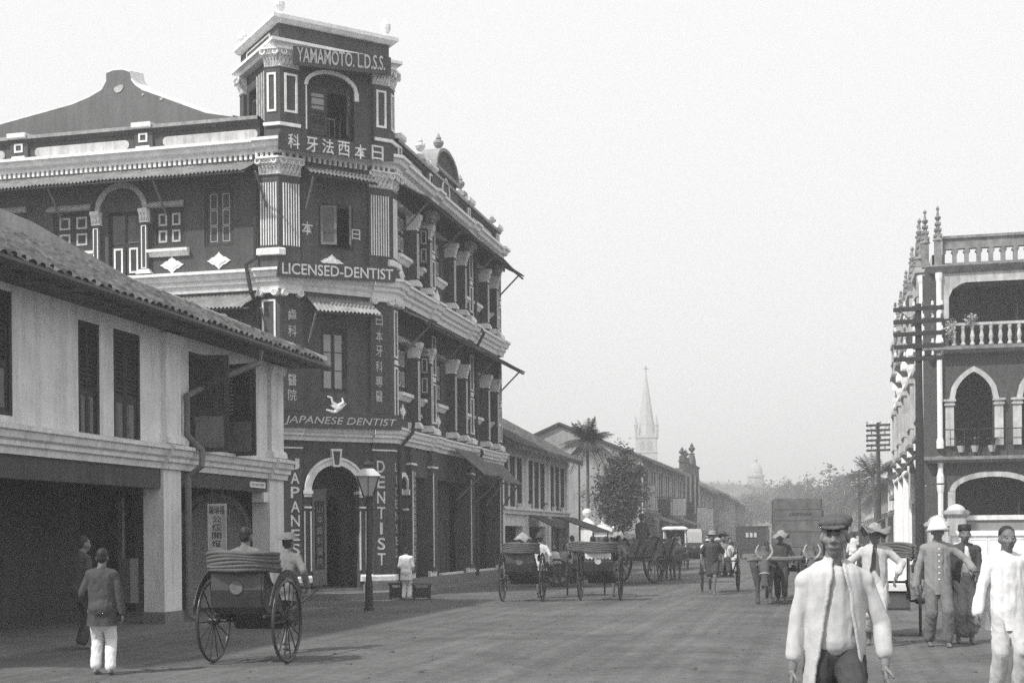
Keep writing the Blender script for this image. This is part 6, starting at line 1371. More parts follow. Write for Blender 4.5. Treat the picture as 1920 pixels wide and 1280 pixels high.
    if fine or vox <= .016:
        for sg in (1, -1):
            e_ = MB(); e_.lathe([(.001, -.008), (.010, -.005), (.014, 0), (.010, .005), (.001, .008)], hd(.031 * sg, -.082, .013), 10); e_.build('eye', M_EYE, t, smooth=True)
            if fine:
                e_ = MB(); e_.lathe([(.001, -.004), (.006, -.003), (.0065, 0), (.001, .004)], (0, 0, 0), 8); e_.bend(lambda p: hd(.031 * sg, -.094, .013) + p); e_.build('pupil', M_HAIR, t, smooth=True); br = blob([('c', hd(.014 * sg, -.092, .032), .007, hd(.05 * sg, -.080, .034), .005)], .005, 2); br.materials.append(M_HAIR); link('brow', br, t)
    v2 = max(vox, .010)
    # lower garment
    if bottom in ('trousers', 'shorts'):
        g = [('e', P, (.146 * girth, .094, .12)), ('c', P + UPV * .02 + cx * .04, .096, P + UPV * .12 - cx * .04, .096)]
        for h, q, f in zip(hips_, kn, an):
            g.append(('c', h, .100, q, .082))
            if bottom == 'trousers':
                e = q.lerp(f, 1 - leg_to); g += [('c', q, .080, e, .076)]
            else: g[-1] = ('c', h, .118, h.lerp(q, leg_to), .108)
        me = blob(g, v2, 4); wrinkle(me, .010, 11, seed); me.materials.append(bm_ or M_CDARK); link('trousers', me, t)
    elif bottom == 'sarong':
        g = [('c', P + UPV * .08, .135, P - UPV * .1, .16)]; m1 = (an[0] + an[1]) / 2; m1.z = .22
        for h, q, f in zip(hips_, kn, an): g += [('c', h, .12, q, .115), ('c', q, .115, Vector((f.x, f.y, .24)), .11)]
        g += [('c', P - UPV * .2, .15, m1, .13)]; me = blob(g, v2, 6); wrinkle(me, .016, 10, seed); me.materials.append(bm_ or M_CDARK); link('sarong', me, t)
    # upper garment
    if top != 'bare':
        hz = hem * 1.0; hemP = P + sp * (hz - 1.0)
        fr = Vector((0, -.008, 0))
        g = [('c', hemP + cx * .060 + fr, .128 * girth, C + cx * .062 + fr, .116), ('c', hemP - cx * .060 + fr, .128 * girth, C - cx * .062 + fr, .116), ('c', hemP + fr, .140, C + fr * 2, .128), ('c', shl - sp * .01, .070, N - sp * .035, .058), ('c', shr - sp * .01, .070, N - sp * .035, .058), ('c', C + sp * .04, .09, N - sp * .02, .066)]
        if hips is None: g += [('e', P + Vector((0, .022, -.02)), (.188 * girth, .160, .15)), ('c', hemP + cx * .07 + UPV * .02, .142 * girth, P + cx * .05, .13), ('c', hemP - cx * .07 + UPV * .02, .142 * girth, P - cx * .05, .13)]
        for s, e, sg in zip((shl, shr), el, (1, -1)): g.append(('c', C + cx * .07 * sg + sp * .0, .105, s.lerp(e, .22) - cx * .012 * sg, .062))
        if sleeve > 0:
            for s, e, w in zip((shl, shr), el, wr):
                if sleeve <= .5: g.append(('c', s, .072, s.lerp(e, sleeve * 2), .070))
                else: g += [('c', s, .058, e, .052), ('c', e, .052, e.lerp(w, (sleeve - .5) * 2), .053)]
        me = blob(g, v2, 3); wrinkle(me, .007 if fine else .010, 11, seed + 3)
        if hips is None:                           # a clean hem
            bm = bmesh.new(); bm.from_mesh(me); hc_ = P + sp * (hz - .93)
            rr2 = bmesh.ops.bisect_plane(bm, geom=bm.verts[:] + bm.edges[:] + bm.faces[:], plane_co=hc_, plane_no=sp)
            kill = [f for f in bm.faces if (f.calc_center_median() - hc_).dot(sp) < 0 and abs(f.calc_center_median().x) < .215 * girth and abs(f.calc_center_median().y - P.y) < .21]
            bmesh.ops.delete(bm, geom=kill, context='FACES'); bm.to_mesh(me); bm.free()
        if open_front:                             # cut the front open in a widening strip and give the cloth thickness
            zt = (N - Vector((0, 0, .0))).z; bm = bmesh.new(); bm.from_mesh(me); kill = []
            for f in bm.faces:
                c_ = f.calc_center_median(); u_ = max(0, min(1, (zt - c_.z) / (zt - hem)))
                if c_.y < P.y + .02 and abs(c_.x - .01) < .035 + open_w * u_ + .012 * noise.noise(c_ * 9): kill.append(f)
            bmesh.ops.delete(bm, geom=kill, context='FACES')
            for _ in range(14):
                mv = [(v, sum(((e.other_vert(v).co) for e in v.link_edges if e.is_boundary), Vector()) / max(1, sum(1 for e in v.link_edges if e.is_boundary))) for v in bm.verts if v.is_boundary and v.co.y < P.y + .03]
                for v, c_ in mv: v.co = v.co.lerp(c_, .6)
            for v in bm.verts:
                if v.is_boundary and v.co.y < P.y: v.co.y -= .010
            bm.to_mesh(me); bm.free(); o_ = bpy.data.objects.new('tmp', me); sm = o_.modifiers.new('s', 'SOLIDIFY'); sm.thickness = .016; sm.offset = -1; me2 = evaluate(o_); bpy.data.meshes.remove(me); me = me2
            for p_ in me.polygons: p_.use_smooth = True
        me.materials.clear(); me.materials.append(tm or M_CWHITE); jk = link('shirt' if top == 'shirt' else 'jacket', me, t)
        if open_front and inner is not M_SKIN:
            w0 = P + sp * .06; iv = [('c', w0 + cx * .05, .105 * girth, C + cx * .058, .098), ('c', w0 - cx * .05, .105 * girth, C - cx * .058, .098), ('c', w0 + Vector((0, -.012, 0)), .118, C + Vector((0, -.014, 0)), .106), ('c', C + sp * .04, .075, N - sp * .03, .058)]
            me = blob(iv, v2, 3); wrinkle(me, .006, 13, seed + 5); me.materials.append(inner or M_CWHITE); link('shirt_front', me, t)
        if top == 'tunic':
            for j in range(6):
                from mathutils.bvhtree import BVHTree
                bt = MB(); z = P.z + .02 + .085 * j; hit = BVHTree.FromPolygons([v.co for v in me.vertices], [tuple(p_.vertices) for p_ in me.polygons]).ray_cast(Vector((0, -1, z)), Vector((0, 1, 0))); y = hit[0].y + .004 if hit[0] else -.15; bt.lathe([(.013, 0), (.013, .006), (.006, .012)], (0, y, z), 8, (0, -1, 0)); bt.build('button', M_TRIM, jk)
            bl = MB(); bl.lathe([(.066, 0), (.068, .045), (.06, .05)], N + Vector((0, -.006, -.012)), 14); bl.build('collar', tm, jk)
    # head gear
    q = Matrix.Rotation(radians(-6), 3, 'X')
    def hatm(prof, c, name, m, n=24, squash=1.1, brim=0.0, droop=0):
        mb = MB(); mb.lathe(prof, (0, 0, 0), n)
        mb.bend(lambda p: hd(c[0], c[1], c[2]) + yaw @ (q @ Vector((p.x, p.y * squash, p.z + droop * noise.noise(Vector((p.x * 5 + seed, p.y * 5, 0))) * (p.x ** 2 + p.y ** 2) * 6))))
        return mb.build(name, m, t, smooth=True)
    if hat == 'bowler' or hat == 'felt': hatm([(.165, .0), (.170, .006), (.10, .012), (.096, .03), (.095, .08), (.082, .115), (.05, .125), (.01, .122)] if hat == 'felt' else [(.13, .012), (.135, .0), (.10, .008), (.098, .06), (.08, .105), (.04, .122), (.005, .125)], (0, .005, .065), 'hat', hm or M_CDARK, droop=.5 if hat == 'felt' else 0)
    elif hat == 'straw': hatm([(.22, -.03), (.223, -.024), (.105, .02), (.098, .05), (.075, .10), (.03, .125), (.003, .128)], (0, .005, .06), 'straw_hat', hm or M_STRAW, droop=.9)
    elif hat == 'cone': hatm([(.25, -.06), (.252, -.052), (.13, .03), (.05, .10), (.004, .13)], (0, .005, .09), 'straw_hat', hm or M_STRAW, droop=.4)
    elif hat == 'boater': hatm([(.155, .0), (.156, .008), (.098, .01), (.098, .085), (.003, .087)], (0, .005, .075), 'straw_hat', hm or M_STRAW)
    elif hat == 'pith':
        h_ = hatm([(.150, -.055), (.165, -.052), (.128, .0), (.112, .05), (.090, .10), (.055, .135), (.02, .148), (.014, .165), (.003, .168)], (0, .006, .065), 'sun_helmet', hm or M_PORC, squash=1.22)
        hatm([(.113, .0), (.115, .004), (.112, .03), (.108, .03)], (0, .006, .075), 'helmet_band', M_CPALE, squash=1.23).parent = h_
    elif hat == 'songkok': hatm([(.096, -.005), (.097, .0), (.093, .075), (.085, .085), (.003, .083)], (0, .012, .06), 'cap', hm or M_HAIR)
    elif hat == 'wrap': me = blob([('e', hd(0, .01, .075), (.10, .115, .06)), ('c', hd(-.07, .05, .09), .04, hd(.06, -.05, .1), .035), ('c', hd(-.08, -.04, .07), .03, hd(.08, .05, .08), .04)], .018, 3); me.materials.append(hm or M_CWHITE); link('head_cloth', me, t)
    elif hat == 'flat':
        tl = yaw @ Matrix.Rotation(radians(9), 3, 'X')
        me = blob([('e', hd(0, .005, .080), (.098, .118, .050), tl), ('e', hd(.008, .03, .100), (.100, .100, .040), tl), ('e', hd(-.01, -.05, .082), (.088, .07, .030), tl)], .010, 3); wrinkle(me, .006, 22, 3); me.materials.append(hm or M_FELT); c_ = link('flat_cap', me, t)
        me = blob([('e', hd(0, -.098, .058), (.080, .048, .013), yaw @ Matrix.Rotation(radians(20), 3, 'X'))], .008, 3); me.materials.append(hm or M_FELT); link('cap_peak', me, c_)
    t.scale = (k, k, k)
    return t
def wd(u, d, z=0): p = stand(u, d, z); return p
# ------------------------------------------------------------------ the people on foot
person('man in flat dark cap, open pale jacket and pale shirt walking towards the camera', wd(1563, 8.0), 8, 1.66, feet=((.11, -.22), (-.10, .24)), hands=((.285, -.10, .84), (-.27, -.06, .77)), top='jacket', tm=M_CPALE, sleeve=.84, hem=.66, bm_=M_CDARK, hat='flat', vox=.008, headyaw=-14, open_front=True, inner=M_CPALE, fine=True, seed=4, girth=1.03, drop=.045,
       elbow={1: Vector((.75, .6, .0)), -1: Vector((-.4, .8, -.2))}, chest=(0, -.02, .43), open_w=.13, skin=M_SKIN3)
cm = bpy.data.objects['person']
person('man in white sun helmet and grey buttoned tunic standing at the right, one forearm raised', wd(1757, 18.8), 6, 1.70, feet=((.12, -.10), (-.11, .06)), hands=((.42, -.30, 1.10), (-.30, -.02, .86)), top='tunic', tm=M_CGREY, hem=.74, bm_=mat('dark_drill_cloth', .15, .9, .15, 8, .5, 16), hat='pith', vox=.011, seed=7, shoes=True, elbow={1: Vector((1, .3, -.6)), -1: Vector((-.6, .6, 0))})
person('man in black brimless cap, dark jacket open over a white shirt and dark sarong', wd(1808, 19.3), 4, 1.66, feet=((.09, -.03), (-.09, .05)), hands=((.12, -.26, .95), (-.24, -.12, .78)), top='jacket', tm=M_CDARK, hem=.70, bottom='sarong', bm_=M_CGREY, hat='songkok', vox=.011, open_front=True, inner=M_CWHITE, seed=9)
person('man in long white coat and trousers at the right edge', wd(1886, 12.8), 10, 1.62, feet=((.10, -.03), (-.10, .04)), hands=((.30, -.05, .80), (-.34, -.16, .86)), top='jacket', tm=M_CWHITE, hem=.70, bm_=M_CPALE, hat='none', vox=.011, seed=11)
hm_ = person('rickshaw puller in broad brimmed hat and open pale jacket between the shafts, at the right', wd(1640, 19.0), -4, 1.66, feet=((.10, -.20), (-.10, .20)), hands=((.30, -.16, 1.00), (-.30, -.16, 1.00)), top='jacket', tm=M_CPALE, sleeve=.8, hem=.62, bm_=M_CPALE, leg_to=.5, hat='straw', hm=M_STRAW, vox=.011, open_front=True, inner=M_SKIN, seed=13, elbow={1: Vector((1, .5, 0)), -1: Vector((-1, .5, 0))}, headyaw=-20)
person('boy in white tunic and trousers seen from behind beside the lamp', wd(761, 34.0), 186, 1.32, feet=((.09, -.03), (-.10, .03)), hands=((.16, -.24, .98), (-.16, -.24, .98)), top='shirt', tm=M_CWHITE, hem=.66, bm_=M_CWHITE, hat='none', vox=.02, seed=15)
person('youth in dark jacket and white trousers on the near left, back turned', wd(190, 15.8), 200, 1.46, feet=((.10, -.06), (-.11, .05)), hands=((.22, -.2, .95), (-.28, 0, .8)), top='jacket', tm=M_CDARK, hem=.68, bm_=M_CWHITE, hat='none', vox=.016, seed=17, skin=M_SKIN2)
person('dim figure in dark clothes under the arcade at the far left', wd(152, 19.6), 150, 1.62, hands=((.24, -.3, 1.1), (-.28, 0, .8)), tm=M_CDARK, bm_=M_CDARK, vox=.02, seed=19, skin=M_SKIN2)
person('carter in straw hat and dark clothes walking beside the crate cart oxen', wd(1464, 30.9), -2, 1.60, feet=((.10, -.18), (-.09, .20)), hands=((.28, -.2, 1.0), (-.22, -.28, 1.05)), tm=M_CDARK, hem=.70, bm_=M_CDARK, leg_to=.35, hat='straw', vox=.018, seed=21)
# ------------------------------------------------------------------ rickshaws
def wheel(mb_r, mb_s, c, axis, R, spokes=14, rim=.022, hub=.05, tyre=.016):
    c = Vector(c); ax = Vector(axis).normalized(); x = Vector((0, 1, 0)); y = ax.cross(x)
    mb_r.torus(c, ax, R - rim, rim, 40, 6)
    mb_s.tube([c - ax * .08, c - ax * .05, c + ax * .05, c + ax * .08], [hub * .6, hub, hub, hub * .6], 10)
    for k in range(spokes):
        t = 2 * pi * k / spokes; d = x * cos(t) + y * sin(t); mb_s.tube([c + d * hub * .8, c + d * (R - rim * 1.5)], .009 if R < .6 else .022, 5)
def rickshaw(label, loc, deg, hood='folded', cloth=False, group='rickshaws on the road', sub=True, body=M_BLACK, seat_m=M_CDARK, tilt=0.0, pale_seat=False):
    """Shafts point to local -Y."""
    t = empty('rickshaw', label, 'rickshaw', loc, radians(deg), group); R = .54
    for sx in (-1, 1):
        a, b = MB(), MB(); wheel(a, b, (sx * .50, 0, R), (1, 0, 0), R); w = a.build('wheel', M_BLACK, t, smooth=True); b.build('spokes', M_IRON, w, kind='stuff')
        mb = MB(); pts = [Vector((sx * .50, (R + .07) * cos(q), R + (R + .07) * sin(q))) for q in [radians(20 + 130 * k / 10) for k in range(11)]]
        for k in range(10): mb.beam(pts[k], pts[k + 1], .10, .012, up=Vector((1, 0, 0)))
        mb.v = [(x, y, z) for x, y, z in mb.v]; mb.build('mudguard', M_IRON, t)
    mb = MB(); mb.tube([(-.56, 0, R), (.56, 0, R)], .02, 8)
    for sx in (-.3, .3):
        for k in range(3): mb.tube([(sx, .34 - .04 * k, R + .14 - .045 * k), (sx, 0, R + .03 + .0 * k), (sx, -.34 + .04 * k, R + .14 - .045 * k)], .012, 6)
    mb.build('axle', M_IRON, t)
    mb = MB(); Fs = Face((-.33, 0), (0, 1))
    prof = [(.40, 1.22), (.44, .95), (.40, .74), (.30, .66), (-.12, .66), (-.22, .60), (-.36, .42), (-.62, .42), (-.62, .46), (-.38, .46), (-.26, .64), (-.20, .82), (.02, .98), (.22, 1.10), (.34, 1.22)]
    mb.prism(Face((.0, 0), (0, 1)), prof, .32, .35); mb.prism(Face((.0, 0), (0, 1)), prof, -.35, -.32)
    def slab(y0, z0, y1, z1, th=.03, m=0): mb.beam((0, y0, z0), (0, y1, z1), .64, th)
    for k in range(6): mb.beam((0, prof[k][0], prof[k][1]), (0, prof[k + 1][0], prof[k + 1][1]), .64, .025)
    mb.beam((0, -.36, .44), (0, -.62, .44), .64, .03); mb.build('body', body, t)
    mb = MB(); mb.box(-.30, .30, -.16, .34, .70, .80); mb.hexa([(-.30, .28, .80), (.30, .28, .80), (.30, .40, .80), (-.30, .40, .80), (-.30, .33, 1.20), (.30, .33, 1.20), (.30, .40, 1.20), (-.30, .40, 1.20)]); mb.build('seat', M_CWHITE if pale_seat else seat_m, t)
    for sx in (-1, 1):
        mb = MB(); mb.tube([(sx * .34, .40, .62), (sx * .34, -.4, .60), (sx * .33, -1.1, .74), (sx * .29, -2.0, .92)], [.02, .022, .022, .018], 8); mb.build('shaft', M_WOOD, t)
    mb = MB(); mb.tube([(-.32, -1.86, .90), (.32, -1.86, .90)], .018, 8); mb.build('crossbar', M_WOOD, t)
    if hood == 'folded':
        h = MB()
        for k in range(6):
            z = 1.18 + .042 * k; e = .018 * k; y1 = .58 - e; x1 = .43 + .012 * (k % 2); q_ = []
            for i in range(15):
                t0 = pi * i / 14; q_.append((x1 * cos(t0), .05 + e + (y1 - .05) * sin(t0) ** .55, z + .035 * sin(t0) + .01 * sin(3 * t0 + k)))
            h.tube(q_, .027, 8); h.tube([(x * .86, y * .92 + .01, z_ + .004) for x, y, z_ in q_], .027, 8)
        h.build('folded_hood', M_CANVAS, t, smooth=True)
    elif hood == 'up':
        h = MB(); n = 6; arcs = []
        for k in range(n):
            q = radians(100 - 95 * k / (n - 1) + 80); r = .80; top = Vector((0, .30 - .85 * sin(k / (n - 1) * 1.45), 1.05 + .85 * cos(k / (n - 1) * .95)))
            arcs.append([Vector((-.38, .36 - .35 * k / (n - 1), 1.0)), Vector((-.38, top.y * .8 + .1, top.z - .16)), Vector((-.30, top.y, top.z)), Vector((.30, top.y, top.z)), Vector((.38, top.y * .8 + .1, top.z - .16)), Vector((.38, .36 - .35 * k / (n - 1), 1.0))])
        for k in range(n - 1):
            for i in range(5): h.quad(arcs[k][i], arcs[k][i + 1], arcs[k + 1][i + 1], arcs[k + 1][i]); o = Vector((0, 0, .012)); h.quad(*[p + o for p in (arcs[k][i], arcs[k][i + 1], arcs[k + 1][i + 1], arcs[k + 1][i])])
        h.quad(arcs[0][0], arcs[0][5], arcs[0][4], arcs[0][1]); h.quad(arcs[0][1], arcs[0][4], arcs[0][3], arcs[0][2]); h.build('raised_hood', M_CPALE, t)
    mb = MB(); mb.lathe([(.085, 0), (.085, .012), (.075, .016), (.001, .016)], (0, .452, .98), 20, (0, 1, -.1)); mb.build('number_plate', M_PAINT2 if cloth else M_WOOD2, t)
    if cloth:
        mb = MB(); c = 14
        for k in range(c): x = -.31 + .62 * k / c; mb.box(x, x + .04, .455, .47, 1.03 + .02 * (k % 2), 1.20)
        mb.box(-.32, .32, .452, .475, 1.10, 1.24); mb.build('seat_cover', M_TRIM, t)
    for sx in (-1, 1): mb = MB(); mb.lathe([(.04, 0), (.05, .03), (.05, .12), (.03, .15), (.02, .19)], (sx * .42, -.02, .98), 8); mb.build('lamp', M_IRON, t)
    if tilt: t.rotation_euler[0] = tilt
    return t
SIT = dict(hips=(0, 0, .10), chest=(0, .03, .42))
def seated(label, root_loc, deg, dx, seat=(0, .12, .80), **k):
    """A person on a rickshaw seat: hips on the cushion, feet on the footboard."""
    q = Matrix.Rotation(radians(deg), 3, 'Z'); base = Vector(root_loc) + q @ Vector((dx, seat[1], 0))
    s = k.get('H', 1.6) / 1.70; z = seat[2] / s
    return person(label, base, deg, hips=(0, 0, z + .09), chest=k.pop('chest', (0, .04, .42)), feet=((.10, -.55, z - .36 + .09), (-.10, -.55, z - .36 + .09)), hands=k.pop('hands', ((.16, -.34, z + .17), (-.16, -.34, z + .17))), hem=k.pop('hem', .93), **k)
STREET_AWAY = 184
p = wd(468, 17.2); rickshaw('rickshaw with folded hood carrying a man past the white shophouse, nearest on the left', p, 183, cloth=False)
seated('dark haired man in dim grey shirt riding in the nearest left rickshaw', p, 183, 0, seat=(0, .10, .88), H=1.64, tm=_mats['dark_drill_cloth'], bm_=M_CDARK, hat='none', vox=.018, seed=31)
q = wd(533, 18.7); person('puller in boater hat and grey blouse running before the nearest left rickshaw', q, 183, 1.62, feet=((.10, -.26), (-.10, .30, .2)), hands=((.30, -.10, .98), (-.30, -.10, .98)), chest=(0, -.10, .41), tm=_mats['dark_drill_cloth'], hem=.74, bottom='shorts', bm_=M_CDARK, leg_to=.95, hat='boater', hm=_mats['dark_drill_cloth'], vox=.018, seed=33)
p = wd(979, 32.8); rickshaw('rickshaw with folded hood seen from behind before the corner building steps', p, 184)
seated('rider in pale shirt and straw hat in the rickshaw before the corner building', p, 184, -.03, H=1.55, tm=M_CPALE, bm_=M_CDARK, hat='cone', vox=.022, seed=35)
q = p + Vector((-.05, 1.7, 0)) + Vector((.12, 0, 0)); person('puller in dark bowler hat ahead of the rickshaw before the corner building', q, 184, 1.60, feet=((.09, -.24), (-.09, .26, .12)), hands=((.28, -.06, .95), (-.28, -.06, .95)), chest=(0, -.06, .42), tm=M_CPALE, hem=.74, bottom='shorts', bm_=M_CDARK, leg_to=.9, hat='bowler', vox=.02, seed=37)
p = wd(1125, 33.0); rickshaw('rickshaw with white fringed seat cover carrying two people, seen from behind', p, 183, cloth=True)
seated('left rider of the rickshaw with the white fringed cover', p, 183, .16, H=1.5, tm=M_CGREY, bm_=M_CDARK, hat='none', vox=.022, seed=39); seated('right rider of the rickshaw with the white fringed cover', p, 183, -.17, H=1.48, tm=M_CDARK, bm_=M_CDARK, hat='none', vox=.022, seed=41)
q = p + Vector((.12, 1.75, 0)); person('bare legged puller of the rickshaw with the white fringed cover', q, 183, 1.60, feet=((.10, -.24), (-.10, .22)), hands=((.28, -.06, .95), (-.28, -.06, .95)), chest=(0, -.08, .42), tm=M_CDARK, hem=.76, bottom='shorts', bm_=M_CDARK, leg_to=.8, hat='straw', vox=.02, seed=43)
p = wd(1088, 34.8); rickshaw('empty rickshaw standing at the kerb behind the fringed one', wd(1098, 35.8), 190, tilt=0.0)
p = wd(1349, 37.4); rickshaw('oncoming rickshaw carrying two people in the middle of the road', p, 9, seat_m=M_CGREY)
seated('bare chested rider in dark hat in the oncoming rickshaw', p, 9, .12, H=1.56, top='bare', bm_=M_CDARK, hat='felt', vox=.02, seed=45, skin=M_SKIN2); seated('rider in pale cloth leaning at the side of the oncoming rickshaw', p, 9, .30, H=1.35, tm=M_CPALE, bm_=M_CPALE, hat='none', vox=.022, seed=47)
q = p + Vector((.28 - .33, -1.85, 0)); person('puller in felt hat with white shoulder cloth drawing the oncoming rickshaw', wd(1335, 35.6), 6, 1.62, feet=((.04, -.22), (-.06, .22, .12)), hands=((.30, -.06, .95), (-.30, -.06, .95)), chest=(0, -.08, .42), top='jacket', tm=M_CDARK, sleeve=.45, hem=.8, bottom='shorts', bm_=M_CDARK, leg_to=.7, hat='felt', hm=M_STRAW, vox=.018, seed=49)
sc = MB(); g = stand(1335, 35.6); me = blob([('c', (-.26, .04, 1.33), .075, (-.10, .05, 1.42), .05), ('c', (.26, .04, 1.33), .075, (.10, .05, 1.42), .05)], .02, 3); me.materials.append(M_CWHITE)
o = link('shoulder_cloth', me, [x for x in COL.objects if x.get('label', '').startswith('puller in felt hat')][0])
p = wd(1662, 21.0); rickshaw('oncoming rickshaw with pale seat behind the broad hatted puller, at the right', p, -3, pale_seat=True)
g = wd(1302, 66); rickshaw('distant rickshaw with raised pale hood seen from behind', g, 184, hood='up')
# ------------------------------------------------------------------ animals
def ox(label, loc, deg, H=1.30, vox=.03, hide=M_HIDE, group='draught oxen', step=.12, horn=True, low=False):
    """Faces local -Y, withers about H."""
    t = empty('bullock', label, 'bullock', loc, radians(deg), group); k = H / 1.30
    b = [('c', (0, -.45, 1.00), .27, (0, .55, .98), .26), ('e', (0, -.35, .92), (.25, .34, .34)), ('e', (0, .0, .88), (.30, .5, .30)), ('e', (0, .60, 1.0), (.25, .25, .28)), ('e', (0, -.45, 1.24), (.10, .2, .13)), ('c', (0, -.62, 1.08), .20, (0, -1.0, 1.12), .13), ('c', (0, -.66, .86), .09, (0, -.92, .92), .06),
         ('c', (0, -1.0, 1.14), .125, (0, -1.22, .98), .095), ('c', (0, -1.22, .98), .09, (0, -1.36, .82), .07), ('c', (-.04, -1.38, .80), .05, (.04, -1.38, .80), .05), ('c', (.10, -1.0, 1.16), .035, (.27, -.98, 1.10), .02), ('c', (-.10, -1.0, 1.16), .035, (-.27, -.98, 1.10), .02), ('c', (0, .80, 1.1), .035, (0, .86, .45), .02), ('e', (0, .87, .38), (.04, .04, .10))]
    if low:
        b = b[:5] + [('c', (0, -.60, 1.06), .20, (0, -.95, .94), .13), ('c', (0, -.66, .80), .09, (0, -.92, .80), .06), ('c', (0, -.98, .93), .125, (0, -1.14, .70), .10), ('c', (0, -1.14, .70), .092, (0, -1.20, .50), .072), ('c', (-.04, -1.22, .47), .05, (.04, -1.22, .47), .05), ('c', (.10, -.95, .96), .035, (.26, -.95, .88), .022), ('c', (-.10, -.95, .96), .035, (-.26, -.95, .88), .022)] + b[-2:]
    for sx, dy in ((.15, -step), (-.15, step)):
        b += [('c', (sx, -.45, .85), .12, (sx * .95, -.46 + dy * .5, .50), .07), ('c', (sx * .95, -.46 + dy * .5, .50), .06, (sx * .95, -.46 + dy, .12), .042), ('c', (sx * .95, -.46 + dy, .12), .05, (sx * .95, -.50 + dy, .04), .06)]
    for sx, dy in ((.16, step), (-.16, -step)):
        b += [('c', (sx, .55, .92), .17, (sx, .42 + dy * .4, .62), .10), ('c', (sx, .42 + dy * .4, .62), .08, (sx * .95, .66 + dy * .7, .40), .055), ('c', (sx * .95, .66 + dy * .7, .40), .048, (sx * .95, .60 + dy, .12), .04), ('c', (sx * .95, .60 + dy, .12), .048, (sx * .95, .56 + dy, .04), .058)]
    me = blob(b, vox, 3); me.materials.append(hide); link('body', me, t)
    if horn:
        for sg in (1, -1):
            mb = MB(); mb.tube([(sg * .06, (-1.02, -.98)[low], 1.24 - .2 * low), (sg * .14, -1.03, 1.32 - .2 * low), (sg * .19, -1.06, 1.44 - .2 * low), (sg * .16, -1.08, 1.54 - .2 * low), (sg * .12, -1.09, 1.60 - .2 * low)], [.036, .033, .027, .018, .006], 8); mb.build('horn', M_HORN, t, smooth=True)
    mb = MB(); mb.torus((0, -1.13, .72) if low else (0, -1.17, 1.02), (0, -.3, -.9) if low else (0, -.7, -.7), .112, .012, 16, 5); mb.build('halter', M_CPALE, t)
    t.scale = (k, k, k); return t
# ------------------------------------------------------------------ carts
def ox_cart(label, loc, deg, L=2.6, Wd=1.1, bed=.92, R=.75, side=.45, rows=3, flare=.18, group='ox carts'):
    """Pole points to local -Y; bed of separate planks on two heavy wheels."""
    t = empty('bullock_cart', label, 'cart', loc, radians(deg), group)
    for sx in (-1, 1):
        a, b = MB(), MB(); wheel(a, b, (sx * (Wd / 2 + .14), 0, R), (1, 0, 0), R, 12, .045, .12); w = a.build('wheel', M_WOOD, t, smooth=True); b.build('spokes', M_WOOD2, w, kind='stuff')
    mb = MB(); mb.beam((-Wd / 2 - .26, 0, R), (Wd / 2 + .26, 0, R), .10); mb.build('axle', M_WOOD, t)
    mb = MB(); mb.beam((-Wd * .4, -L / 2, bed - .09), (-Wd * .4, L / 2, bed - .09), .08, .12); mb.beam((Wd * .4, -L / 2, bed - .09), (Wd * .4, L / 2, bed - .09), .08, .12); mb.build('bed_frame', M_WOOD, t)
    n = 7; pm = MB().box(-Wd / 2, Wd / 2, 0, L / n - .012, -.02, .02).mesh('plank', M_WOOD2)
    for k in range(n): o = link('plank', pm, t); o.location = (0, -L / 2 + L * k / n, bed)
    for sx in (-1, 1):
        for r in range(rows):
            z0 = bed + .03 + side * r / rows; z1 = bed + .03 + side * (r + 1) / rows - .012; x0 = sx * (Wd / 2 + flare * r / rows); x1 = sx * (Wd / 2 + flare * (r + 1) / rows)
            mb = MB(); mb.hexa([(x0 - .02, -L / 2, z0), (x0 + .02, -L / 2, z0), (x0 + .02, L / 2, z0), (x0 - .02, L / 2, z0), (x1 - .02, -L / 2 - .05 * r, z1), (x1 + .02, -L / 2 - .05 * r, z1), (x1 + .02, L / 2 + .05 * r, z1), (x1 - .02, L / 2 + .05 * r, z1)]); mb.build('plank', M_PLANK, t)
        mb = MB()
        for y in (-L * .4, 0, L * .4): mb.beam((sx * (Wd / 2 + .05), y, bed - .1), (sx * (Wd / 2 + flare + .05), y, bed + side + .06), .05)
        mb.build('stake', M_WOOD, t)
    mb = MB(); mb.tube([(0, L / 2, bed - .12), (0, -L / 2, bed - .1), (0, -L / 2 - 1.9, 1.06)], .05, 8); mb.build('draught_pole', M_WOOD, t)
    return t
a = radians(0)
p = wd(1195, 44.5); ox_cart('plank sided ox cart seen from behind beside the compound gate', p, 160, L=3.0, Wd=1.0, R=.80, side=.55, rows=4, flare=.25)
ox('far ox drawing the plank sided cart, left of its pair', wd(1236, 48.3), 165, 1.25, .035); ox('near ox drawing the plank sided cart, right of its pair', wd(1260, 47.2), 165, 1.28, .035)
person('driver in dark clothes sitting high on the plank sided cart', wd(1199, 44.9), 165, 1.60, hips=(0, -.1, 1.62), chest=(0, -.08, .42), feet=((.12, -.62, 1.15), (-.12, -.62, 1.15)), hands=((.14, -.5, 1.75), (-.14, -.5, 1.75)), tm=M_CDARK, hem=.93, bm_=M_CDARK, hat='felt', vox=.022, seed=53)
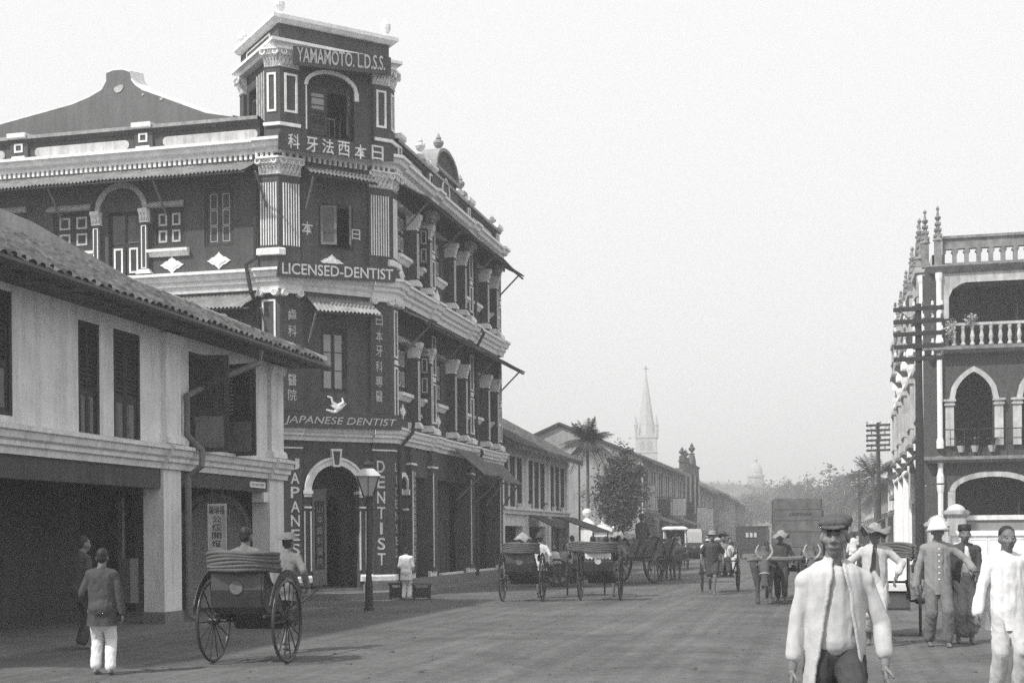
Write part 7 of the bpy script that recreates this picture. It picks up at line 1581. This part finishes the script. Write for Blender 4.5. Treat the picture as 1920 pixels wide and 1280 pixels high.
# crate cart drawn by a yoke of oxen, coming towards the camera
CD_ = 4; p = wd(1492, 33.2); ct = ox_cart('ox cart loaded with plank crates coming up the right side of the road', p, 5, L=2.4, Wd=1.15, R=.72, side=.12, rows=1, flare=.05, bed=.88)
ox('left ox of the crate cart, head lowered under the yoke', wd(1431, 31.0), 4, 1.27, .022, step=.06, low=True); ox('right ox of the crate cart, behind the walking man in the cap', wd(1518, 31.1), 4, 1.27, .028, step=.08, low=True)
ym = MB(); y0, y1 = at(1401, 1050, 30.2), at(1546, 1046, 30.2); ym.tube([y0, y0.lerp(y1, .2) + UPV * .03, y0.lerp(y1, .5), y0.lerp(y1, .8) + UPV * .03, y1], [.045, .055, .06, .055, .045], 10); yk = ym.build('yoke', M_PLANK, None); tag(yk, 'pale round yoke bar lying across the necks of the crate cart oxen', 'yoke')
for f in (.13, .30, .70, .88): mb = MB(); c = y0.lerp(y1, f); mb.tube([c + UPV * .16, c + UPV * .02, c - UPV * .25], .016, 6); mb.build('yoke_pin', M_WOOD, yk)
for k, f in enumerate((.18, .76)): mb = MB(); c = y0.lerp(y1, f); mb.torus(c - UPV * .02, (1, .2, 0), .085, .016, 14, 5); mb.build('rope_lashing', M_CPALE, yk)
def crate(label, off, size, rows=3, seed=1, text=None):
    t = empty('crate', label, 'crate', Vector(p) + Matrix.Rotation(radians(5), 3, 'Z') @ Vector(off), radians(5), 'plank crates on the ox cart'); w, d_, h = size; r2 = random.Random(seed)
    for r in range(rows):
        z0, z1 = h * r / rows + .004, h * (r + 1) / rows - .006
        for q in range(4):
            j = r2.uniform(-.005, .005); mb = MB()
            if q == 0: mb.box(-w / 2, w / 2, -d_ / 2 + j, -d_ / 2 + .022 + j, z0, z1)
            elif q == 1: mb.box(-w / 2, w / 2, d_ / 2 - .022 + j, d_ / 2 + j, z0, z1)
            elif q == 2: mb.box(-w / 2 + j, -w / 2 + .022 + j, -d_ / 2 + .03, d_ / 2 - .03, z0, z1)
            else: mb.box(w / 2 - .022 + j, w / 2 + j, -d_ / 2 + .03, d_ / 2 - .03, z0, z1)
            mb.build('plank', M_PLANK, t)
    mb = MB(); mb.box(-w / 2 + .03, w / 2 - .03, -d_ / 2 + .03, d_ / 2 - .03, .01, h - .03); mb.build('inside', M_WOOD, t)
    n = 4
    for r in range(n): mb = MB(); mb.box(-w / 2 + w * r / n + .004, -w / 2 + w * (r + 1) / n - .004, -d_ / 2, d_ / 2, h - .02, h + .002); mb.build('plank', M_PLANK, t)
    for x in (w / 2 + .006, -w / 2 - .028):
        for y in (-d_ / 2 + .06, d_ / 2 - .06): mb = MB(); mb.box(x, x + .022, y - .05, y + .05, .02, h - .02); mb.build('batten', M_PLANK, t)
    if text:
        mb = MB(); Fk = Face((0, -d_ / 2 - .008), (1, 0)); add_text(mb, Fk, text, -w * .20, w * .30, h * .48, h * .56, .0, .004); mb.build('stencil_lettering', M_WOOD, t, kind='stuff')
    return t
crate('topmost plank crate on the ox cart with faint stencilled lettering', (0, -.35, 1.66), (1.10, 1.1, .80), 3, 1, 'COTTONS'); crate('lower plank crate at the front of the ox cart under the topmost one', (0, -.35, .915), (1.12, 1.1, .735), 2, 2); crate('shorter plank crate at the rear right of the loaded ox cart', (.18, .80, .915), (1.0, .9, 1.30), 4, 3)
# low hand cart with two people resting on it
hc = wd(1050, 42.6); t = empty('hand_cart', 'low dark hand cart with raised shafts standing by the shophouse kerb', 'cart', hc, radians(100))
mb = MB(); mb.box(-.5, .5, -1.0, 1.0, .30, .72); mb.build('cart_body', M_WOOD, t)
for sx in (-1, 1):
    a, b = MB(), MB(); wheel(a, b, (sx * .6, .1, .45), (1, 0, 0), .45, 10, .04, .08); w = a.build('wheel', M_WOOD, t, smooth=True); b.build('spokes', M_WOOD, w, kind='stuff')
    mb = MB(); mb.tube([(sx * .42, .9, .6), (sx * .42, -1.0, .75), (sx * .40, -2.0, 1.55)], .035, 8); mb.build('shaft', M_WOOD2, t)
def perch(label, u, d, z, deg, **k): person(label, wd(u, d), deg, hips=(0, 0, z + .10), chest=(0, -.06, .42), feet=((.1, -.42, max(.085, z - .4)), (-.1, -.42, max(.085, z - .4))), hands=((.16, -.3, z + .2), (-.16, -.3, z + .2)), hem=.93, vox=.024, **k)
perch('person in pale jacket crouched on the low hand cart', 1036, 42.4, .62, 30, H=1.5, tm=M_CPALE, bm_=M_CDARK, seed=61); perch('second crouched person in grey on the low hand cart', 1056, 42.8, .60, 60, H=1.5, tm=M_CGREY, bm_=M_CDARK, seed=63)
person('man in white shirt standing behind the low hand cart', wd(1072, 44.5), 160, 1.58, tm=M_CWHITE, bm_=M_CDARK, hat='none', vox=.024, seed=65, hem=.78)
# ------------------------------------------------------------------ motor bus, car and carriage
def motor(label, name, loc, deg, W_, H_, L_, m, roof, wins=3, pale_roof=False):
    t = empty(name, label, 'motor bus' if 'bus' in name else 'car', loc, radians(deg)); mb = MB()
    # back of the body at local -Y
    Fb = Face((0, -L_ / 2), (1, 0)); hw = W_ / 2; rr = .22; z0, z1 = .42, H_ - .05
    poly = [(-hw, z0), (hw, z0), (hw, z1 - rr)] + [(hw - rr + rr * cos(pi / 2 * q / 5), z1 - rr + rr * sin(pi / 2 * q / 5)) for q in range(1, 6)] + [(-hw + rr - rr * sin(pi / 2 * q / 5), z1 - rr + rr * cos(pi / 2 * q / 5)) for q in range(0, 6)]
    mb.prism(Fb, poly, -L_, 0); mb.build('body', m, t)
    mb = MB(); mb.box(-hw - .06, hw + .06, -L_ / 2 - .05, L_ / 2 + .1, z1 - .02, z1 + .05); mb.build('roof', roof, t)
    for k in range(wins):
        c = (k - (wins - 1) / 2) * .26; mb = MB(); mb.fb(Fb, c - .09, c + .09, H_ * .66, H_ * .66 + .30, .004, .02); mb.mark(0); mb.frame(Fb, c - .11, c + .11, H_ * .66 - .02, H_ * .66 + .32, .02, .004, .03); mb.mark(1); mb.build('rear_window', [M_CPALE, m], t)
    mb = MB(); mb.fb(Fb, -hw * .8, hw * .8, .62, .66, .004, .03); mb.fb(Fb, -hw * .9, hw * .9, .36, .42, -.1, .12); mb.build('bumper', M_IRON, t)
    for sx in (-1, 1):
        for y in (-L_ * .32, L_ * .34):
            a, b = MB(), MB(); wheel(a, b, (sx * (hw - .08), y, .40), (1, 0, 0), .40, 12, .06, .09); w = a.build('wheel', M_BLACK, t, smooth=True); b.build('spokes', M_WOOD2, w, kind='stuff')
        mb = MB(); pts = [Vector((sx * (hw - .04), -L_ * .32 + .5 * cos(q), .42 + .5 * sin(q))) for q in [radians(180 * j / 8) for j in range(9)]]
        for j in range(8): mb.beam(pts[j], pts[j + 1], .22, .03, up=Vector((1, 0, 0)))
        mb.build('mudguard', M_BLACK, t)
    return t
motor('dark motor bus seen from behind with three small rear windows', 'motor_bus', wd(1412, 88), 0 + 0, 1.95, 2.15, 4.2, M_BLACK, M_CDARK)
motor('dim dark motor car far down the street right of the crates', 'motor_car', wd(1607, 92), 0, 1.6, 1.75, 3.4, M_BLACK, M_CDARK, 1)
g = wd(1266, 63); t = empty('horse_carriage', 'small open sided carriage with white roof coming up the street', 'carriage', g, radians(4))
mb = MB(); mb.box(-.52, .52, -.8, .8, .62, 1.05); mb.build('body', M_BLACK, t); mb = MB(); mb.box(-.58, .58, -.9, .9, 1.86, 1.93); mb.hexa([(-.58, -.9, 1.93), (.58, -.9, 1.93), (.58, .9, 1.93), (-.58, .9, 1.93), (-.4, -.8, 2.0), (.4, -.8, 2.0), (.4, .8, 2.0), (-.4, .8, 2.0)]); mb.build('roof', M_TRIM, t)
for sx in (-.5, .5):
    for y in (-.75, .75): mb = MB(); mb.beam((sx, y, 1.0), (sx, y, 1.88), .05); mb.build('roof_post', M_TRIM, t)
    for y in (-.6, .6): a, b = MB(), MB(); wheel(a, b, (sx * 1.15, y, .45), (1, 0, 0), .45, 12, .025, .06); w = a.build('wheel', M_BLACK, t, smooth=True); b.build('spokes', M_WOOD2, w, kind='stuff')
mb = MB(); mb.box(-.48, .48, .3, .4, 1.0, 1.8); mb.build('back_curtain', M_CDARK, t)
person('driver in white seated in the white roofed carriage', wd(1268, 63), 4, 1.55, hips=(0, -.2, 1.15), chest=(0, 0, .40), feet=((.1, -.6, .75), (-.1, -.6, .75)), tm=M_CWHITE, hem=.93, bm_=M_CDARK, hat='none', vox=.026, seed=71)
ox('small dark horse drawing the white roofed carriage', wd(1262, 60.6), 4, 1.30, .04, M_CDARK, group='carriage horse', horn=False)
h = [o for o in COL.objects if o.name.startswith('bullock') and o.get('label', '').startswith('small dark horse')][0]; h.name = 'horse'; h['category'] = 'horse'
# far walkers, small in the picture
for k, (u, d, hm2, lab) in enumerate(((1330, 78, M_CWHITE, 'far walker in white left of the motor bus'), (1345, 92, M_CPALE, 'farther walker in pale clothes left of the motor bus'), (1590, 70, M_CDARK, 'far walker in dark clothes on the right of the street'), (1600, 58, M_CWHITE, 'far walker in white near the right kerb'), (1292, 85, M_CDARK, 'far walker in dark clothes beyond the raised hood rickshaw'))):
    person(lab, wd(u, d), (0, 180, 0, 180, 20)[k], 1.6, tm=hm2, bm_=[M_CDARK, M_CWHITE][k % 2], hat=('straw', 'none', 'cone', 'none', 'straw')[k], vox=.03, seed=80 + k)
# ------------------------------------------------------------------ street lamp, bench, trough
g = wd(691, 29.3); t = empty('street_lamp', 'black iron gas lamp post with glazed lantern and pale top at the street corner', 'street lamp', g, radians(20))
mb = MB(); mb.lathe([(.115, 0), (.115, .06), (.09, .10), (.085, .55), (.075, .62), (.06, .80), (.052, 1.5), (.042, 2.28), (.09, 2.30), (.09, 2.34), (.05, 2.38), (.06, 2.46), (.03, 2.50)], (0, 0, 0), 12); mb.beam((-.28, 0, 2.22), (.28, 0, 2.22), .03); mb.build('post', M_IRON, t, smooth=False)
M_LGLASS = mat('lantern_glass', .42, .15, .1, 3, spec=.5)
b0, b1, zz0, zz1 = .10, .24, 2.50, 2.94
for k in range(4):
    q = k * pi / 2 + pi / 4; r0 = Vector((cos(q), sin(q), 0)); q2 = q + pi / 2; r1 = Vector((cos(q2), sin(q2), 0)); s_ = sqrt(2)
    mb = MB(); P4 = [r0 * b0 * s_ * .96 + UPV * (zz0 + .01), r1 * b0 * s_ * .96 + UPV * (zz0 + .01), r1 * b1 * s_ * .96 + UPV * (zz1 - .01), r0 * b1 * s_ * .96 + UPV * (zz1 - .01)]; n_ = (r0 + r1).normalized() * .008
    mb.hexa(P4 + [x + n_ for x in P4]); mb.build('lantern_pane', M_LGLASS, t)
    mb = MB(); mb.beam(r0 * b0 * s_ + UPV * zz0, r0 * b1 * s_ + UPV * zz1, .025); mb.beam(r0 * b0 * s_ + UPV * zz0, r1 * b0 * s_ + UPV * zz0, .025); mb.beam(r0 * b1 * s_ + UPV * zz1, r1 * b1 * s_ + UPV * zz1, .03); mb.beam((P4[0] + P4[1]) / 2 + n_, (P4[2] + P4[3]) / 2 + n_, .018); mb.build('lantern_frame', M_IRON, t)
mb = MB(); mb.lathe([(.40, zz1), (.34, zz1 + .05), (.20, zz1 + .15), (.16, zz1 + .17)], (0, 0, 0), 4); mb.v = [tuple(Matrix.Rotation(pi / 4, 3, 'Z') @ Vector(v)) for v in mb.v]; mb.build('lantern_roof', M_CPALE, t)
mb = MB(); mb.lathe([(.10, zz1 + .16), (.08, zz1 + .24), (.13, zz1 + .26), (.10, zz1 + .31), (.03, zz1 + .34), (.01, zz1 + .38)], (0, 0, 0), 10); mb.build('lantern_cap', M_IRON, t)
for k, (u, d, w_, lab, m) in enumerate(((742, 34.4, .20, 'low dark stool with arched frame left of the boy in white', M_WOOD), (790, 34.2, .26, 'low dark bench with a pale plank top right of the boy in white', M_WOOD))):
    g = wd(u, d); t = empty('low_bench', lab, 'bench', g, radians(15), 'low benches by the corner steps'); mb = MB(); mb.box(-w_, w_, -.16, .16, .38, .43); mb.build('seat', M_PLANK if k else m, t)
    lm = MB().box(-.03, .03, -.13, .13, 0, .38).mesh('leg', m)
    for sx in (-1, 1): o = link('leg', lm, t); o.location = (sx * (w_ - .06), 0, 0)
    mb = MB(); mb.box(-w_ + .1, w_ - .1, -.12, .12, .05, .30); mb.build('drawer', m, t)
# ------------------------------------------------------------------ tropical haze over the whole place
HZ = MB().box(-950, 750, -70, 1560, -1.2, 57).mesh('haze', None)
hm = bpy.data.materials.new('haze_air'); hm.use_nodes = True; t = hm.node_tree; t.nodes.clear()
pv = t.nodes.new('ShaderNodeVolumePrincipled'); pv.inputs['Color'].default_value = (.96, .96, .96, 1); pv.inputs['Density'].default_value = 0.0021; pv.inputs['Anisotropy'].default_value = 0.0
om = t.nodes.new('ShaderNodeOutputMaterial'); t.links.new(pv.outputs[0], om.inputs['Volume']); HZ.materials.append(hm)
tag(link('haze', HZ), kind='stuff')

bpy.data.scenes.remove(WORK)
